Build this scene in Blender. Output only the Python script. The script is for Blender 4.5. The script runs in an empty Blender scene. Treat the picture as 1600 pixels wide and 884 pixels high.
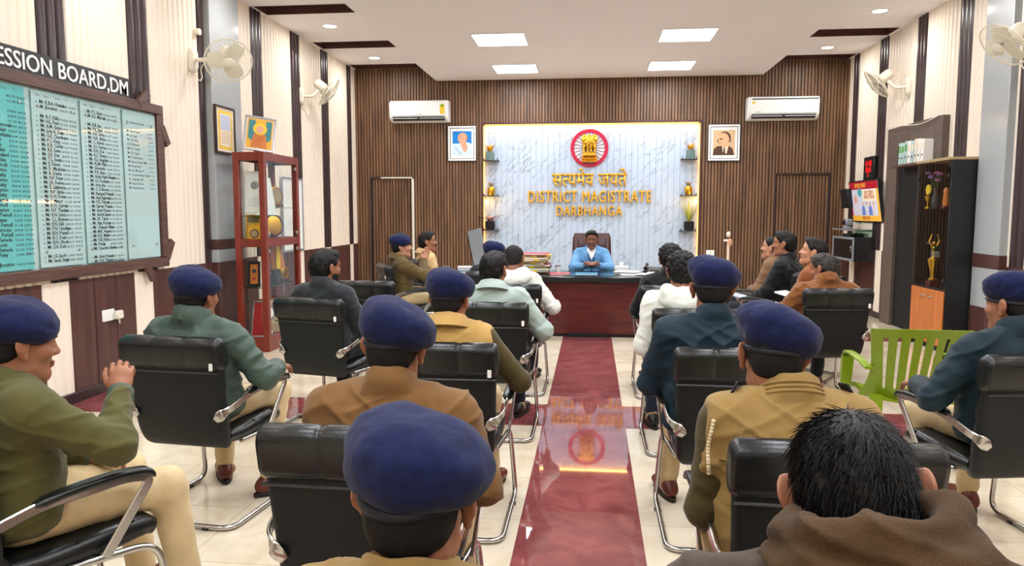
import bpy, bmesh, math, random
import numpy as np
from mathutils import Vector, Matrix
from mathutils.bvhtree import BVHTree

SC = bpy.context.scene
COL = SC.collection
R = math.radians
rnd = random.Random(7)

# ------------------------------------------------------------------ camera
cam = bpy.data.cameras.new('camera')
CAM = bpy.data.objects.new('camera', cam)
COL.objects.link(CAM)
cam.sensor_width = 36.0
cam.lens = 36.0 * 1155 / 1600
cam.clip_start = 0.05
CAM.location = (0, 0, 1.55)
CAM.rotation_euler = (R(90 - 5.44), 0, R(6.15))
SC.camera = CAM

# ------------------------------------------------------------------ world, exposure
W = bpy.data.worlds.new('world')
SC.world = W
W.use_nodes = True
W.node_tree.nodes['Background'].inputs[0].default_value = (0.85, 0.92, 1.0, 1)
W.node_tree.nodes['Background'].inputs[1].default_value = 0.25
SC.view_settings.view_transform = 'Standard'
SC.view_settings.look = 'None'
SC.view_settings.gamma = 1.0
SC.view_settings.use_curve_mapping = False
SC.view_settings.exposure = 0.58
SC.cycles.use_denoising = True
SC.cycles.max_bounces = 8
SC.cycles.diffuse_bounces = 5
SC.cycles.glossy_bounces = 4
SC.cycles.transmission_bounces = 6
SC.cycles.sample_clamp_indirect = 6.0
SC.cycles.caustics_reflective = False
SC.cycles.caustics_refractive = False

PANEL_W = 20.0      # each square ceiling panel
DOWN_W = 11.0       # each round downlight
COVE_W = 9.0       # warm strip round the marble panel, per metre
PANEL_X, PANEL_Y = (-1.23, 1.20), (-0.5, 1.5, 3.5, 5.5, 7.5, 9.97, 11.97)
DOWN_X, DOWN_Y = (-3.55, 3.55), (-0.2, 1.85, 3.9, 5.9, 7.93, 9.95, 12.02)
SOFFIT_Z, CEIL_Z = 3.83, 4.06


def lamp(name, kind, loc, energy, color, size=0.1, size_y=None, rot=(0, 0, 0)):
    l = bpy.data.lights.new(name, kind)
    l.energy = energy
    l.color = color
    if kind == 'AREA':
        l.shape = 'RECTANGLE' if size_y else 'DISK'
        l.size = size
        if size_y:
            l.size_y = size_y
    o = bpy.data.objects.new(name, l)
    COL.objects.link(o)
    o.location = loc
    o.rotation_euler = rot
    return o


for _y in PANEL_Y:
    for _x in PANEL_X:
        lamp('panel_lamp', 'AREA', (_x, _y, SOFFIT_Z - 0.022), PANEL_W, (0.93, 0.96, 1.0), 0.66, 0.66)
for _y in DOWN_Y:
    for _x in DOWN_X:
        lamp('downlight_lamp', 'AREA', (_x, _y, CEIL_Z - 0.03), DOWN_W, (1.0, 0.95, 0.9), 0.17)


# ------------------------------------------------------------------ materials
def srgb(c):
    return tuple(((v / 255) / 12.92 if v / 255 <= 0.04045 else ((v / 255 + 0.055) / 1.055) ** 2.4) for v in c)


MATS = {}


def mat(name, rgb, rough=0.6, metal=0.0, spec=0.5, var=0.0, vscale=(8, 8, 8), bump=0.0, bscale=(60, 60, 60), coat=0.0,
        emit=0.0, trans=0.0, ior=1.45, alpha=1.0, detail=3.0, sheen=0.0, rgb2=None, bdist=0.01):
    m = bpy.data.materials.new(name)
    m.use_nodes = True
    nt = m.node_tree
    b = nt.nodes['Principled BSDF']
    c = srgb(rgb)
    b.inputs['Base Color'].default_value = (*c, 1)
    b.inputs['Roughness'].default_value = rough
    b.inputs['Metallic'].default_value = metal
    b.inputs['Specular IOR Level'].default_value = spec
    b.inputs['IOR'].default_value = ior
    b.inputs['Coat Weight'].default_value = coat
    b.inputs['Coat Roughness'].default_value = 0.08
    b.inputs['Transmission Weight'].default_value = trans
    b.inputs['Alpha'].default_value = alpha
    b.inputs['Sheen Weight'].default_value = sheen
    if emit:
        b.inputs['Emission Color'].default_value = (*c, 1)
        b.inputs['Emission Strength'].default_value = emit
    if var or bump:
        tc = nt.nodes.new('ShaderNodeTexCoord')
    if var:
        mp = nt.nodes.new('ShaderNodeMapping')
        mp.inputs['Scale'].default_value = vscale
        nt.links.new(tc.outputs['Object'], mp.inputs[0])
        n = nt.nodes.new('ShaderNodeTexNoise')
        n.inputs['Detail'].default_value = detail
        n.inputs['Scale'].default_value = 1.0
        nt.links.new(mp.outputs[0], n.inputs['Vector'])
        rp = nt.nodes.new('ShaderNodeValToRGB')
        c2 = srgb(rgb2) if rgb2 else tuple(v * (1 - var) for v in c)
        c1 = c if rgb2 else tuple(min(1, v * (1 + var * 0.6)) for v in c)
        rp.color_ramp.elements[0].position = 0.32
        rp.color_ramp.elements[1].position = 0.68
        rp.color_ramp.elements[0].color = (*c2, 1)
        rp.color_ramp.elements[1].color = (*c1, 1)
        nt.links.new(n.outputs['Fac'], rp.inputs[0])
        nt.links.new(rp.outputs[0], b.inputs['Base Color'])
    if bump:
        mp2 = nt.nodes.new('ShaderNodeMapping')
        mp2.inputs['Scale'].default_value = bscale
        nt.links.new(tc.outputs['Object'], mp2.inputs[0])
        n2 = nt.nodes.new('ShaderNodeTexNoise')
        n2.inputs['Detail'].default_value = 3
        n2.inputs['Scale'].default_value = 1.0
        nt.links.new(mp2.outputs[0], n2.inputs['Vector'])
        bp = nt.nodes.new('ShaderNodeBump')
        bp.inputs['Strength'].default_value = bump
        bp.inputs['Distance'].default_value = bdist
        nt.links.new(n2.outputs['Fac'], bp.inputs['Height'])
        nt.links.new(bp.outputs[0], b.inputs['Normal'])
    MATS[name] = m
    return m


M = {}
M['cream'] = mat('cream_panel', (240, 230, 216), 0.42, var=0.02, vscale=(3, 3, 0.6), spec=0.4)
M['cream_flat'] = mat('cream_flat', (238, 226, 208), 0.45, var=0.05, vscale=(3, 3, 0.6), spec=0.4)
M['dark'] = mat('dark_wood_strip', (56, 40, 43), 0.3, var=0.25, vscale=(30, 30, 1.5), spec=0.5)
M['walnut'] = mat('walnut_laminate', (84, 54, 50), 0.4, var=0.3, vscale=(25, 25, 1.6), detail=6)
M['brownframe'] = mat('brown_frame_wood', (92, 66, 60), 0.45, var=0.35, vscale=(30, 4, 40), detail=6)
M['grey_col'] = mat('grey_gloss_paint', (170, 176, 180), 0.14, spec=0.5, bump=0.03, bscale=(9, 9, 9))
M['ceiling'] = mat('ceiling_paint', (243, 241, 244), 0.7, var=0.01, vscale=(1, 1, 1))
M['slot'] = mat('ceiling_slot_wood', (92, 64, 58), 0.35, var=0.2, vscale=(3, 20, 20))
M['slat'] = mat('slat_wood', (124, 92, 68), 0.45, var=0.42, vscale=(14, 14, 1.3), detail=7)
M['slat_back'] = mat('slat_groove', (44, 28, 22), 0.7)
M['white'] = mat('white_plastic', (236, 240, 240), 0.35)
M['offwhite'] = mat('offwhite_plastic', (226, 222, 206), 0.4)
M['black'] = mat('black_plastic', (20, 21, 24), 0.35)
M['blackmatt'] = mat('black_matt', (14, 14, 16), 0.7)
M['darkgrey'] = mat('dark_grey', (52, 54, 58), 0.5)
M['grey'] = mat('mid_grey', (136, 142, 150), 0.5)
M['silver'] = mat('silver_metal', (196, 198, 200), 0.28, metal=1.0)
M['chrome'] = mat('chrome', (190, 190, 188), 0.22, metal=1.0, bump=0.05, bscale=(40, 40, 40))
M['gold'] = mat('gold_metal', (222, 174, 62), 0.3, metal=1.0)
M['goldletter'] = mat('gold_letter', (226, 170, 48), 0.36, metal=0.3)
M['mahogany'] = mat('mahogany', (84, 26, 24), 0.3, var=0.35, vscale=(2, 2, 26), detail=6, coat=0.2)
M['mahogany_red'] = mat('red_cabinet_wood', (124, 46, 32), 0.35, var=0.22, vscale=(20, 20, 2), coat=0.15)
M['desktop'] = mat('desk_top', (30, 34, 37), 0.2, spec=0.6)
M['leather'] = mat('black_leather', (15, 20, 22), 0.3, spec=0.55, bump=0.16, bscale=(170, 170, 170), bdist=0.004)
M['leather_rear'] = mat('black_leather_rear', (20, 24, 26), 0.5, spec=0.35, bump=0.12, bscale=(150, 150, 150), bdist=0.004)
M['maroon_leather'] = mat('maroon_leather', (70, 34, 34), 0.35, bump=0.12, bscale=(120, 120, 120), bdist=0.004)
M['paper'] = mat('paper_white', (238, 238, 234), 0.7)
M['red'] = mat('red_cloth', (170, 30, 36), 0.6)
M['pinkred'] = mat('pink_red_card', (216, 70, 92), 0.55)
M['blue'] = mat('blue_card', (56, 144, 190), 0.45)
M['yellow'] = mat('yellow_card', (232, 196, 48), 0.55)
M['green'] = mat('green_card', (84, 158, 56), 0.6)
M['brownfile'] = mat('brown_file', (96, 66, 54), 0.7, var=0.2)
M['tanfile'] = mat('tan_file', (170, 146, 110), 0.7, var=0.15)
M['orange_wood'] = mat('orange_veneer', (200, 116, 52), 0.4, var=0.2, vscale=(18, 18, 1.6), detail=5)
M['carcass'] = mat('cabinet_black', (24, 26, 29), 0.42, bump=0.04, bscale=(30, 30, 30))
M['greenplastic'] = mat('lime_plastic', (116, 140, 18), 0.32, spec=0.5)
M['skin'] = mat('skin', (156, 104, 78), 0.5, var=0.12, vscale=(22, 22, 22), bump=0.08, bscale=(140, 140, 140), bdist=0.003)
M['skin_light'] = mat('skin_light', (186, 134, 104), 0.5, var=0.1, vscale=(22, 22, 22), bump=0.08, bscale=(140, 140, 140), bdist=0.003)
M['skin_dark'] = mat('skin_dark', (134, 88, 66), 0.5, var=0.12, vscale=(22, 22, 22), bump=0.08, bscale=(140, 140, 140), bdist=0.003)
M['lip'] = mat('lip', (132, 74, 64), 0.45)
M['eyewhite'] = mat('eye_white', (222, 214, 206), 0.25)
M['iris'] = mat('eye_iris', (30, 20, 16), 0.15)
M['hair'] = mat('black_hair', (13, 12, 13), 0.5, spec=0.3, bump=0.5, bscale=(240, 240, 60), bdist=0.006)
M['hair_short'] = mat('cropped_hair', (24, 21, 21), 0.7, spec=0.3, var=0.3, vscale=(160, 160, 160), bump=0.4, bscale=(260, 260, 260), bdist=0.003)
M['hair_brown'] = mat('brown_black_hair', (32, 25, 21), 0.5, bump=0.5, bscale=(240, 240, 60), bdist=0.006)
M['beret'] = mat('navy_wool', (24, 31, 68), 0.95, spec=0.15, var=0.22, vscale=(50, 50, 50), bump=0.35, bscale=(260, 260, 260), bdist=0.004, sheen=0.1)
M['beret_band'] = mat('navy_leather_band', (16, 18, 30), 0.5)
M['shoe'] = mat('brown_shoe_leather', (96, 42, 30), 0.35, var=0.25, vscale=(30, 30, 30))
M['shoe_black'] = mat('black_shoe_leather', (28, 26, 26), 0.35)
M['sole'] = mat('rubber_sole', (34, 26, 24), 0.7)
M['sock'] = mat('tan_sock', (186, 160, 122), 0.9)


def cloth(name, rgb, rough=0.85, var=0.1, sheen=0.15, bump=0.25, bs=220, spec=0.25):
    M[name] = mat(name, rgb, rough, var=var, vscale=(9, 9, 9), bump=bump, bscale=(bs, bs, bs), sheen=sheen, spec=spec, bdist=0.004)


cloth('olive_jacket', (78, 76, 38))
cloth('olive_sleeve', (70, 60, 28))
cloth('khaki_jacket', (116, 83, 46))
cloth('khaki_vest', (142, 115, 66))
cloth('tan_vest', (182, 147, 86))
cloth('puffer_green', (66, 84, 76), 0.5, 0.06, 0.0, 0.12, 60, 0.4)
cloth('charcoal_wool', (44, 48, 52), 0.95, 0.35, 0.2, 0.5, 320)
cloth('pale_jacket', (164, 180, 174), 0.8)
cloth('white_fleece', (222, 226, 218), 0.9)
cloth('black_jacket', (22, 23, 26), 0.8)
cloth('teal_jacket', (15, 39, 53), 0.6, 0.08, 0.05, 0.15)
cloth('dark_teal_jacket', (15, 37, 46), 0.6, 0.08, 0.05, 0.15)
cloth('brown_fleece', (70, 51, 31), 0.95, 0.25, 0.06, 0.5, 300)
cloth('dark_brown_jacket', (58, 46, 36), 0.85)
cloth('rust_jacket', (132, 76, 36), 0.85)
cloth('rust_wool', (126, 78, 40), 0.9, 0.15, 0.25, 0.4)
cloth('tan_jacket', (206, 172, 124), 0.75)
cloth('olive_uniform', (92, 76, 42), 0.8)
cloth('tweed', (128, 96, 70), 0.9, 0.2)
cloth('navy_sweater', (34, 48, 84), 0.9)
cloth('blue_blazer', (104, 158, 206), 0.75)
cloth('blue_sweater', (52, 92, 132), 0.9)
cloth('white_shirt', (232, 232, 230), 0.7)
cloth('cream_trousers', (206, 184, 142), 0.8)
cloth('dark_trousers', (30, 34, 42), 0.8)
cloth('denim', (40, 52, 70), 0.85)
cloth('cream_cord', (226, 208, 172), 0.8)
cloth('cream_fur', (206, 188, 160), 0.95, 0.2, 0.4, 0.5, 120)


def glass_mat(name, tint, rough=0.02, mixf=0.85):
    """thin pane: mostly clear, with a sharp reflection"""
    m = bpy.data.materials.new(name)
    m.use_nodes = True
    nt = m.node_tree
    out = nt.nodes['Material Output']
    nt.nodes.remove(nt.nodes['Principled BSDF'])
    tr = nt.nodes.new('ShaderNodeBsdfTransparent')
    tr.inputs[0].default_value = (*srgb(tint), 1)
    gl = nt.nodes.new('ShaderNodeBsdfGlossy')
    gl.inputs['Roughness'].default_value = rough
    lw0 = nt.nodes.new('ShaderNodeFresnel')
    lw0.inputs[0].default_value = 1.5
    ge = nt.nodes.new('ShaderNodeNewGeometry')
    inv = nt.nodes.new('ShaderNodeMath')
    inv.operation = 'SUBTRACT'
    inv.inputs[0].default_value = 1.0
    nt.links.new(ge.outputs['Backfacing'], inv.inputs[1])
    lw = nt.nodes.new('ShaderNodeMath')
    lw.operation = 'MULTIPLY'
    nt.links.new(lw0.outputs[0], lw.inputs[0])
    nt.links.new(inv.outputs[0], lw.inputs[1])
    mx = nt.nodes.new('ShaderNodeMixShader')
    nt.links.new(lw.outputs[0], mx.inputs[0])
    nt.links.new(tr.outputs[0], mx.inputs[1])
    nt.links.new(gl.outputs[0], mx.inputs[2])
    nt.links.new(mx.outputs[0], out.inputs[0])
    M[name] = m
    return m


glass_mat('clear_glass', (251, 253, 252))
glass_mat('shelf_glass', (196, 222, 212))


def emis(name, rgb, s):
    m = bpy.data.materials.new(name)
    m.use_nodes = True
    nt = m.node_tree
    nt.nodes.remove(nt.nodes['Principled BSDF'])
    e = nt.nodes.new('ShaderNodeEmission')
    e.inputs[0].default_value = (*srgb(rgb), 1)
    e.inputs[1].default_value = s
    nt.links.new(e.outputs[0], nt.nodes['Material Output'].inputs[0])
    M[name] = m
    return m


emis('lightpanel', (245, 248, 255), 6.0)
emis('downlight', (255, 250, 240), 8.0)
emis('led_warm', (255, 170, 70), 6.0)
emis('led_red', (255, 20, 26), 1.6)


# ------------------------------------------------------------------ mesh builder
class MB:
    def __init__(s):
        s.v = []
        s.f = []
        s.m = []

    def add(s, vs, fs, mi=0, T=None):
        k = len(s.v)
        if T is not None:
            vs = [T @ Vector(p) for p in vs]
        s.v += [tuple(p) for p in vs]
        s.f += [tuple(i + k for i in f) for f in fs]
        s.m += [mi] * len(fs)
        return s

    def box(s, a, b, bev=0.0, mi=0, T=None):
        (x0, y0, z0), (x1, y1, z1) = a, b
        x0, x1 = min(x0, x1), max(x0, x1)
        y0, y1 = min(y0, y1), max(y0, y1)
        z0, z1 = min(z0, z1), max(z0, z1)
        if bev <= 0:
            vs = [(x0, y0, z0), (x1, y0, z0), (x1, y1, z0), (x0, y1, z0), (x0, y0, z1), (x1, y0, z1), (x1, y1, z1), (x0, y1, z1)]
            fs = [(0, 3, 2, 1), (4, 5, 6, 7), (0, 1, 5, 4), (1, 2, 6, 5), (2, 3, 7, 6), (3, 0, 4, 7)]
            return s.add(vs, fs, mi, T)
        bev = min(bev, 0.49 * min(x1 - x0, y1 - y0, z1 - z0))
        X, Y, Z = (x0, x1), (y0, y1), (z0, z1)
        vs, ix = [], {}
        for i in (0, 1):
            for j in (0, 1):
                for k in (0, 1):
                    c = (X[i], Y[j], Z[k])
                    d = tuple(bev if q == 0 else -bev for q in (i, j, k))
                    for ax in range(3):
                        p = [c[q] + (0 if q == ax else d[q]) for q in range(3)]
                        ix[(i, j, k, ax)] = len(vs)
                        vs.append(tuple(p))
        cen = Vector(((x0 + x1) / 2, (y0 + y1) / 2, (z0 + z1) / 2))
        fs = []

        def put(f):
            p = [Vector(vs[q]) for q in f]
            n = (p[1] - p[0]).cross(p[2] - p[0])
            m_ = sum(p, Vector()) / len(p) - cen
            fs.append(tuple(f) if n.dot(m_) > 0 else tuple(reversed(f)))
        for ax in range(3):
            o = [q for q in range(3) if q != ax]
            for e in (0, 1):
                r = []
                for (u, w) in ((0, 0), (1, 0), (1, 1), (0, 1)):
                    key = [0, 0, 0]
                    key[ax] = e
                    key[o[0]] = u
                    key[o[1]] = w
                    r.append(ix[(*key, ax)])
                put(r)
            for u in (0, 1):
                for w in (0, 1):
                    k0 = [0, 0, 0]
                    k1 = [0, 0, 0]
                    k1[ax] = 1
                    for kk in (k0, k1):
                        kk[o[0]] = u
                        kk[o[1]] = w
                    put([ix[(*k0, o[0])], ix[(*k1, o[0])], ix[(*k1, o[1])], ix[(*k0, o[1])]])
        for i in (0, 1):
            for j in (0, 1):
                for k in (0, 1):
                    put([ix[(i, j, k, 0)], ix[(i, j, k, 1)], ix[(i, j, k, 2)]])
        return s.add(vs, fs, mi, T)

    def loft(s, rings, close=True, caps=True, mi=0, T=None):
        n = len(rings[0])
        vs = [tuple(p) for r in rings for p in r]
        fs = []
        for i in range(len(rings) - 1):
            for j in range(n if close else n - 1):
                a, b = i * n + j, i * n + (j + 1) % n
                fs.append((a, b, b + n, a + n))
        if caps and close:
            fs.append(tuple(reversed(range(n))))
            fs.append(tuple((len(rings) - 1) * n + j for j in range(n)))
        return s.add(vs, fs, mi, T)

    def tube(s, path, r, n=10, mi=0, T=None, closed=False, caps=True, flat=1.0, up=(0, 0, 1)):
        P = [Vector(p) for p in path]
        rs = r if isinstance(r, (list, tuple)) else [r] * len(P)
        rings = []
        prev = None
        L = len(P)
        for i, p in enumerate(P):
            a = P[i - 1] if (i > 0 or closed) else p
            b = P[(i + 1) % L] if (i < L - 1 or closed) else p
            t = (b - a)
            t = t.normalized() if t.length > 1e-9 else Vector((0, 0, 1))
            if prev is None:
                u = Vector(up)
                if abs(u.dot(t)) > 0.95:
                    u = Vector((1, 0, 0))
                prev = (u - t * u.dot(t)).normalized()
            else:
                q = prev - t * prev.dot(t)
                if q.length > 1e-6:
                    prev = q.normalized()
            w = t.cross(prev)
            rings.append([p + (w * math.cos(2 * math.pi * k / n) + prev * flat * math.sin(2 * math.pi * k / n)) * rs[i] for k in range(n)])
        if closed:
            rings.append(rings[0])
            return s.loft(rings, True, False, mi, T)
        return s.loft(rings, True, caps, mi, T)

    def lathe(s, prof, n=24, mi=0, T=None):
        rings = [[(max(r, 1e-4) * math.cos(2 * math.pi * k / n), max(r, 1e-4) * math.sin(2 * math.pi * k / n), z) for k in range(n)] for r, z in prof]
        return s.loft(rings, True, True, mi, T)

    def ball(s, c, r, mi=0, nu=14, nv=10, T=None):
        if not isinstance(r, (list, tuple)):
            r = (r, r, r)
        rings = []
        for i in range(nv + 1):
            a = -math.pi / 2 + math.pi * i / nv
            rr = max(math.cos(a), 1e-3)
            rings.append([(c[0] + r[0] * rr * math.cos(2 * math.pi * k / nu), c[1] + r[1] * rr * math.sin(2 * math.pi * k / nu), c[2] + r[2] * math.sin(a)) for k in range(nu)])
        return s.loft(rings, True, True, mi, T)

    def prism(s, poly, d0, d1, mi=0, T=None):
        """poly in local x,z ; extruded along y from d0 to d1"""
        n = len(poly)
        ar = sum(poly[i][0] * poly[(i + 1) % n][1] - poly[(i + 1) % n][0] * poly[i][1] for i in range(n))
        if ar < 0:
            poly = list(reversed(poly))
        if d0 > d1:
            d0, d1 = d1, d0
        vs = [(x, d0, z) for x, z in poly] + [(x, d1, z) for x, z in poly]
        fs = [tuple(range(n)), tuple(reversed(range(n, 2 * n)))]
        for i in range(n):
            j = (i + 1) % n
            fs.append((j, i, i + n, j + n))
        return s.add(vs, fs, mi, T)

    def build(s, name, mats, parent=None, smooth=True, ang=38, label=None):
        me = bpy.data.meshes.new(name)
        me.from_pydata(s.v, [], s.f)
        if not isinstance(mats, (list, tuple)):
            mats = [mats]
        for m in mats:
            me.materials.append(M[m] if isinstance(m, str) else m)
        me.polygons.foreach_set('material_index', s.m)
        if smooth:
            me.polygons.foreach_set('use_smooth', [True] * len(me.polygons))
            me.set_sharp_from_angle(angle=R(ang))
        me.update()
        return link(name, me, parent, label)


def link(name, me, parent=None, label=None):
    o = bpy.data.objects.new(name, me)
    COL.objects.link(o)
    if parent is not None:
        o.parent = parent
    if label:
        o['label'] = label
    return o


def tag(o, label, cat, group=None, kind=None):
    o['label'] = label
    o['category'] = cat
    if group:
        o['group'] = group
    if kind:
        o['kind'] = kind
    return o


def struct(o):
    o['kind'] = 'structure'
    return o


def thing(name, label, cat, loc=(0, 0, 0), rz=0.0, group=None):
    o = bpy.data.objects.new(name, None)
    o.empty_display_size = 0.1
    COL.objects.link(o)
    o.location = loc
    o.rotation_euler = (0, 0, rz)
    return tag(o, label, cat, group)


def copy_tree(o, parent=None):
    c = o.copy()
    COL.objects.link(c)
    if parent is not None:
        c.parent = parent
    for ch in list(o.children):
        copy_tree(ch, c)
    return c


def frame_T(loc, rot=(0, 0, 0)):
    from mathutils import Euler
    return Matrix.Translation(Vector(loc)) @ Euler(rot).to_matrix().to_4x4()


def axes_T(loc, y, z=(0, 0, 1)):
    """matrix whose local +Y points along y, local Z as near z as can be"""
    y = Vector(y).normalized()
    z = Vector(z)
    x = y.cross(z).normalized()
    z = x.cross(y)
    m = Matrix((x, y, z)).transposed().to_4x4()
    m.translation = Vector(loc)
    return m


def text_mesh(body, size, extrude=0.0, align='LEFT', offset=0.0, res=2, sp=1.0, line=1.0):
    c = bpy.data.curves.new('lettering', 'FONT')
    c.body = body
    c.size = size
    c.extrude = extrude
    c.align_x = align
    c.offset = offset
    c.resolution_u = res
    c.space_character = sp
    c.space_line = line
    o = bpy.data.objects.new('lettering', c)
    COL.objects.link(o)
    bpy.context.view_layer.update()
    me = bpy.data.meshes.new_from_object(o.evaluated_get(bpy.context.evaluated_depsgraph_get()))
    bpy.data.objects.remove(o)
    bpy.data.curves.remove(c)
    return me


def text_obj(name, me, material, T, parent=None, label=None):
    me.transform(T)
    me.materials.clear()
    me.materials.append(M[material])
    return link(name, me, parent, label)
# ================================================================== the room
XL, XR, YF, YB = -4.2, 4.2, 13.05, -2.6
WF = 12.95          # face of the slatted wall
K = WF / 12.75


def bx(x):
    return x * K


def bz(z):
    return 1.55 + (z - 1.55) * K


def ribbed(mb, side, u0, u1, z0, z1, pitch, depth, mi, mode='round'):
    """vertical ribs on a side wall (side -1 = wall at XL, +1 = wall at XR) between u0..u1 along Y"""
    n = max(1, round((u1 - u0) / pitch))
    p = (u1 - u0) / n
    prof = []
    for i in range(n):
        a = u0 + i * p
        if mode == 'round':
            prof += [(a, 0), (a + p * .08, 0), (a + p * .16, depth * .75), (a + p * .3, depth), (a + p * .72, depth), (a + p * .86, depth * .75), (a + p * .94, 0)]
        else:
            prof += [(a, 0), (a + .006, 0), (a + .012, depth), (a + p - .006, depth)]
    prof.append((u1, 0))
    wx = XL if side < 0 else XR
    vs = []
    for (y, d) in prof:
        x = wx - side * (d + 0.001)
        vs += [(x, y, z0), (x, y, z1)]
    fs = []
    for i in range(len(prof) - 1):
        q = (2 * i, 2 * i + 2, 2 * i + 3, 2 * i + 1)
        fs.append(q if side < 0 else tuple(reversed(q)))
    mb.add(vs, fs, mi)


def side_wall(name, side, darks, lows):
    mb = MB()
    wx = XL if side < 0 else XR
    mb.box((wx, YB, 0), (wx + side * 0.15, YF + .15, 4.3), 0, 1)
    cuts = sorted(darks)
    y = YB
    for (a, b) in cuts:
        if a > y:
            ribbed(mb, side, y, a, 1.0, 4.2, 0.092, 0.012, 0)
        ribbed(mb, side, a, b, 1.0, 4.2, 0.1, 0.02, 2)
        y = b
    if y < YF:
        ribbed(mb, side, y, YF, 1.0, 4.2, 0.092, 0.012, 0)
    y = YB
    for (a, b) in sorted(lows):
        if a > y:
            ribbed(mb, side, y, a, 0.0, 1.0, 0.3, 0.012, 3, 'flat')
        ribbed(mb, side, a, b, 0.0, 1.0, 0.092, 0.01, 0)
        y = b
    if y < YF:
        ribbed(mb, side, y, YF, 0.0, 1.0, 0.3, 0.012, 3, 'flat')
    return struct(mb.build(name, ['cream', 'cream_flat', 'dark', 'walnut'], ang=25))


side_wall('wall_left', -1, [(-1.6, -1.3), (0.1, .4), (1.8, 2.1), (3.55, 3.85), (5.33, 5.64), (6.45, 6.76), (7.66, 7.8), (8.92, 9.22), (10.14, 10.46), (11.3, 11.6), (12.52, 12.72)],
          [(-1.6, -1.3), (0.1, .4), (1.8, 2.1), (3.55, 3.85), (5.22, 5.53), (6.38, 6.68), (8.92, 9.22), (10.14, 10.46), (11.3, 11.6), (12.52, 12.72)])
side_wall('wall_right', 1, [(-1.6, -1.3), (0.1, .4), (1.8, 2.1), (3.55, 3.85), (5.3, 5.6), (6.6, 6.9), (7.7, 7.95), (8.95, 9.24), (10.1, 10.38), (11.33, 11.65), (12.5, 12.74)],
          [(-1.6, -1.3), (0.1, .4), (1.8, 2.1), (3.55, 3.85), (5.3, 5.6), (6.6, 6.9), (8.95, 9.24), (10.1, 10.3), (11.25, 11.5), (12.35, 12.6)])
for nm, x0, x1 in (('baseboard_left', XL, XL + .03), ('baseboard_right', XR - .03, XR)):
    struct(MB().box((x0, YB, 0), (x1, YF - .1, .09), .006).build(nm, 'dark'))

# ---- slatted front wall with the opening for the marble panel
PX0, PX1, PZ1 = bx(-1.87), bx(1.78), bz(3.05)
mb = MB()
mb.box((XL - .15, YF, 0), (XR + .15, YF + .15, 4.3), 0, 1)


def slats(mb, x0, x1, z0, z1, y=WF, mi=0):
    n = max(1, round((x1 - x0) / 0.052))
    p = (x1 - x0) / n
    prof = []
    for i in range(n):
        a = x0 + i * p
        prof += [(a, .017), (a + p * .26, .017), (a + p * .3, 0), (a + p * .97, 0)]
    prof.append((x1, .017))
    vs, fs, mm = [], [], []
    for (x, d) in prof:
        vs += [(x, y + d, z0), (x, y + d, z1)]
    for i in range(len(prof) - 1):
        f = (2 * i, 2 * i + 2, 2 * i + 3, 2 * i + 1)
        mb.add([vs[k] for k in f], [(0, 1, 2, 3)], 2 if (i % 4 == 0) else mi)


D1 = (bx(-3.88), bx(-3.09), bz(2.17))
D2 = (bx(3.0), bx(3.89), bz(2.2))
slats(mb, XL, D1[0], 0, 4.2)
slats(mb, D1[0], D1[1], D1[2], 4.2)
slats(mb, D1[1], PX0 - .03, 0, 4.2)
slats(mb, PX0 - .03, PX1 + .03, PZ1 + .03, 4.2)
slats(mb, PX1 + .03, D2[0], 0, 4.2)
slats(mb, D2[0], D2[1], D2[2], 4.2)
slats(mb, D2[1], XR, 0, 4.2)
mb.box((PX0 - .06, WF + .018, 0), (PX0 - .03, YF, PZ1 + .06), 0, 1)
mb.box((PX1 + .03, WF + .018, 0), (PX1 + .06, YF, PZ1 + .06), 0, 1)
struct(mb.build('wall_front', ['slat', 'slat', 'slat_back'], smooth=False))
struct(MB().box((PX0 - .035, WF - .012, 0), (PX0, YF - .03, PZ1 + .035), .004).box((PX1, WF - .012, 0), (PX1 + .035, YF - .03, PZ1 + .035), .004)
       .box((PX0, WF - .012, PZ1), (PX1, WF + .03, PZ1 + .035), .004).build('trim_1', 'walnut'))
struct(MB().box((XL, YB - .15, 0), (XR, YB, 4.3)).build('wall_back', 'cream_flat', smooth=False))

for k, (d, ajar) in enumerate(((D1, 1), (D2, 0))):
    mb = MB()
    slats(mb, d[0] + .03, d[1] - .03, 0.01, d[2] - .03, WF + .012)
    mb.box((d[0] + .03, WF + .03, 0.01), (d[1] - .03, WF + .06, d[2] - .03), 0, 1)
    dr = struct(mb.build('door_%d' % (k + 1), ['slat', 'slat', 'slat_back'], smooth=False))
    f = MB()
    f.box((d[0], WF - .015, 0), (d[0] + .03, WF + .06, d[2]), .003).box((d[0], WF - .022, d[2] - .03), (d[1], WF + .06, d[2]), .003)
    if not ajar:
        f.box((d[1] - .03, WF - .015, 0), (d[1], WF + .06, d[2] - .03), .003)
    f.build('door_frame', 'dark', dr)
    if ajar:
        MB().box((d[1] - .045, WF - .02, 0.3), (d[1] - .005, WF + .05, d[2] - .02), .004).box((d[0] + .2, WF - .024, d[2] - .028), (d[1] - .03, WF - .01, d[2] - .004), .002).build('door_trim', 'offwhite', dr, label='pale bare jamb strip')
        MB().tube([(d[1] - .09, WF - .03, .95), (d[1] - .09, WF - .06, .95), (d[1] - .19, WF - .06, .95)], .009, 8).build('door_handle', 'silver', dr)
    else:
        MB().tube([(d[0] + .09, WF - .03, .95), (d[0] + .09, WF - .06, .95), (d[0] + .19, WF - .06, .95)], .009, 8).build('door_handle', 'silver', dr)


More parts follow.
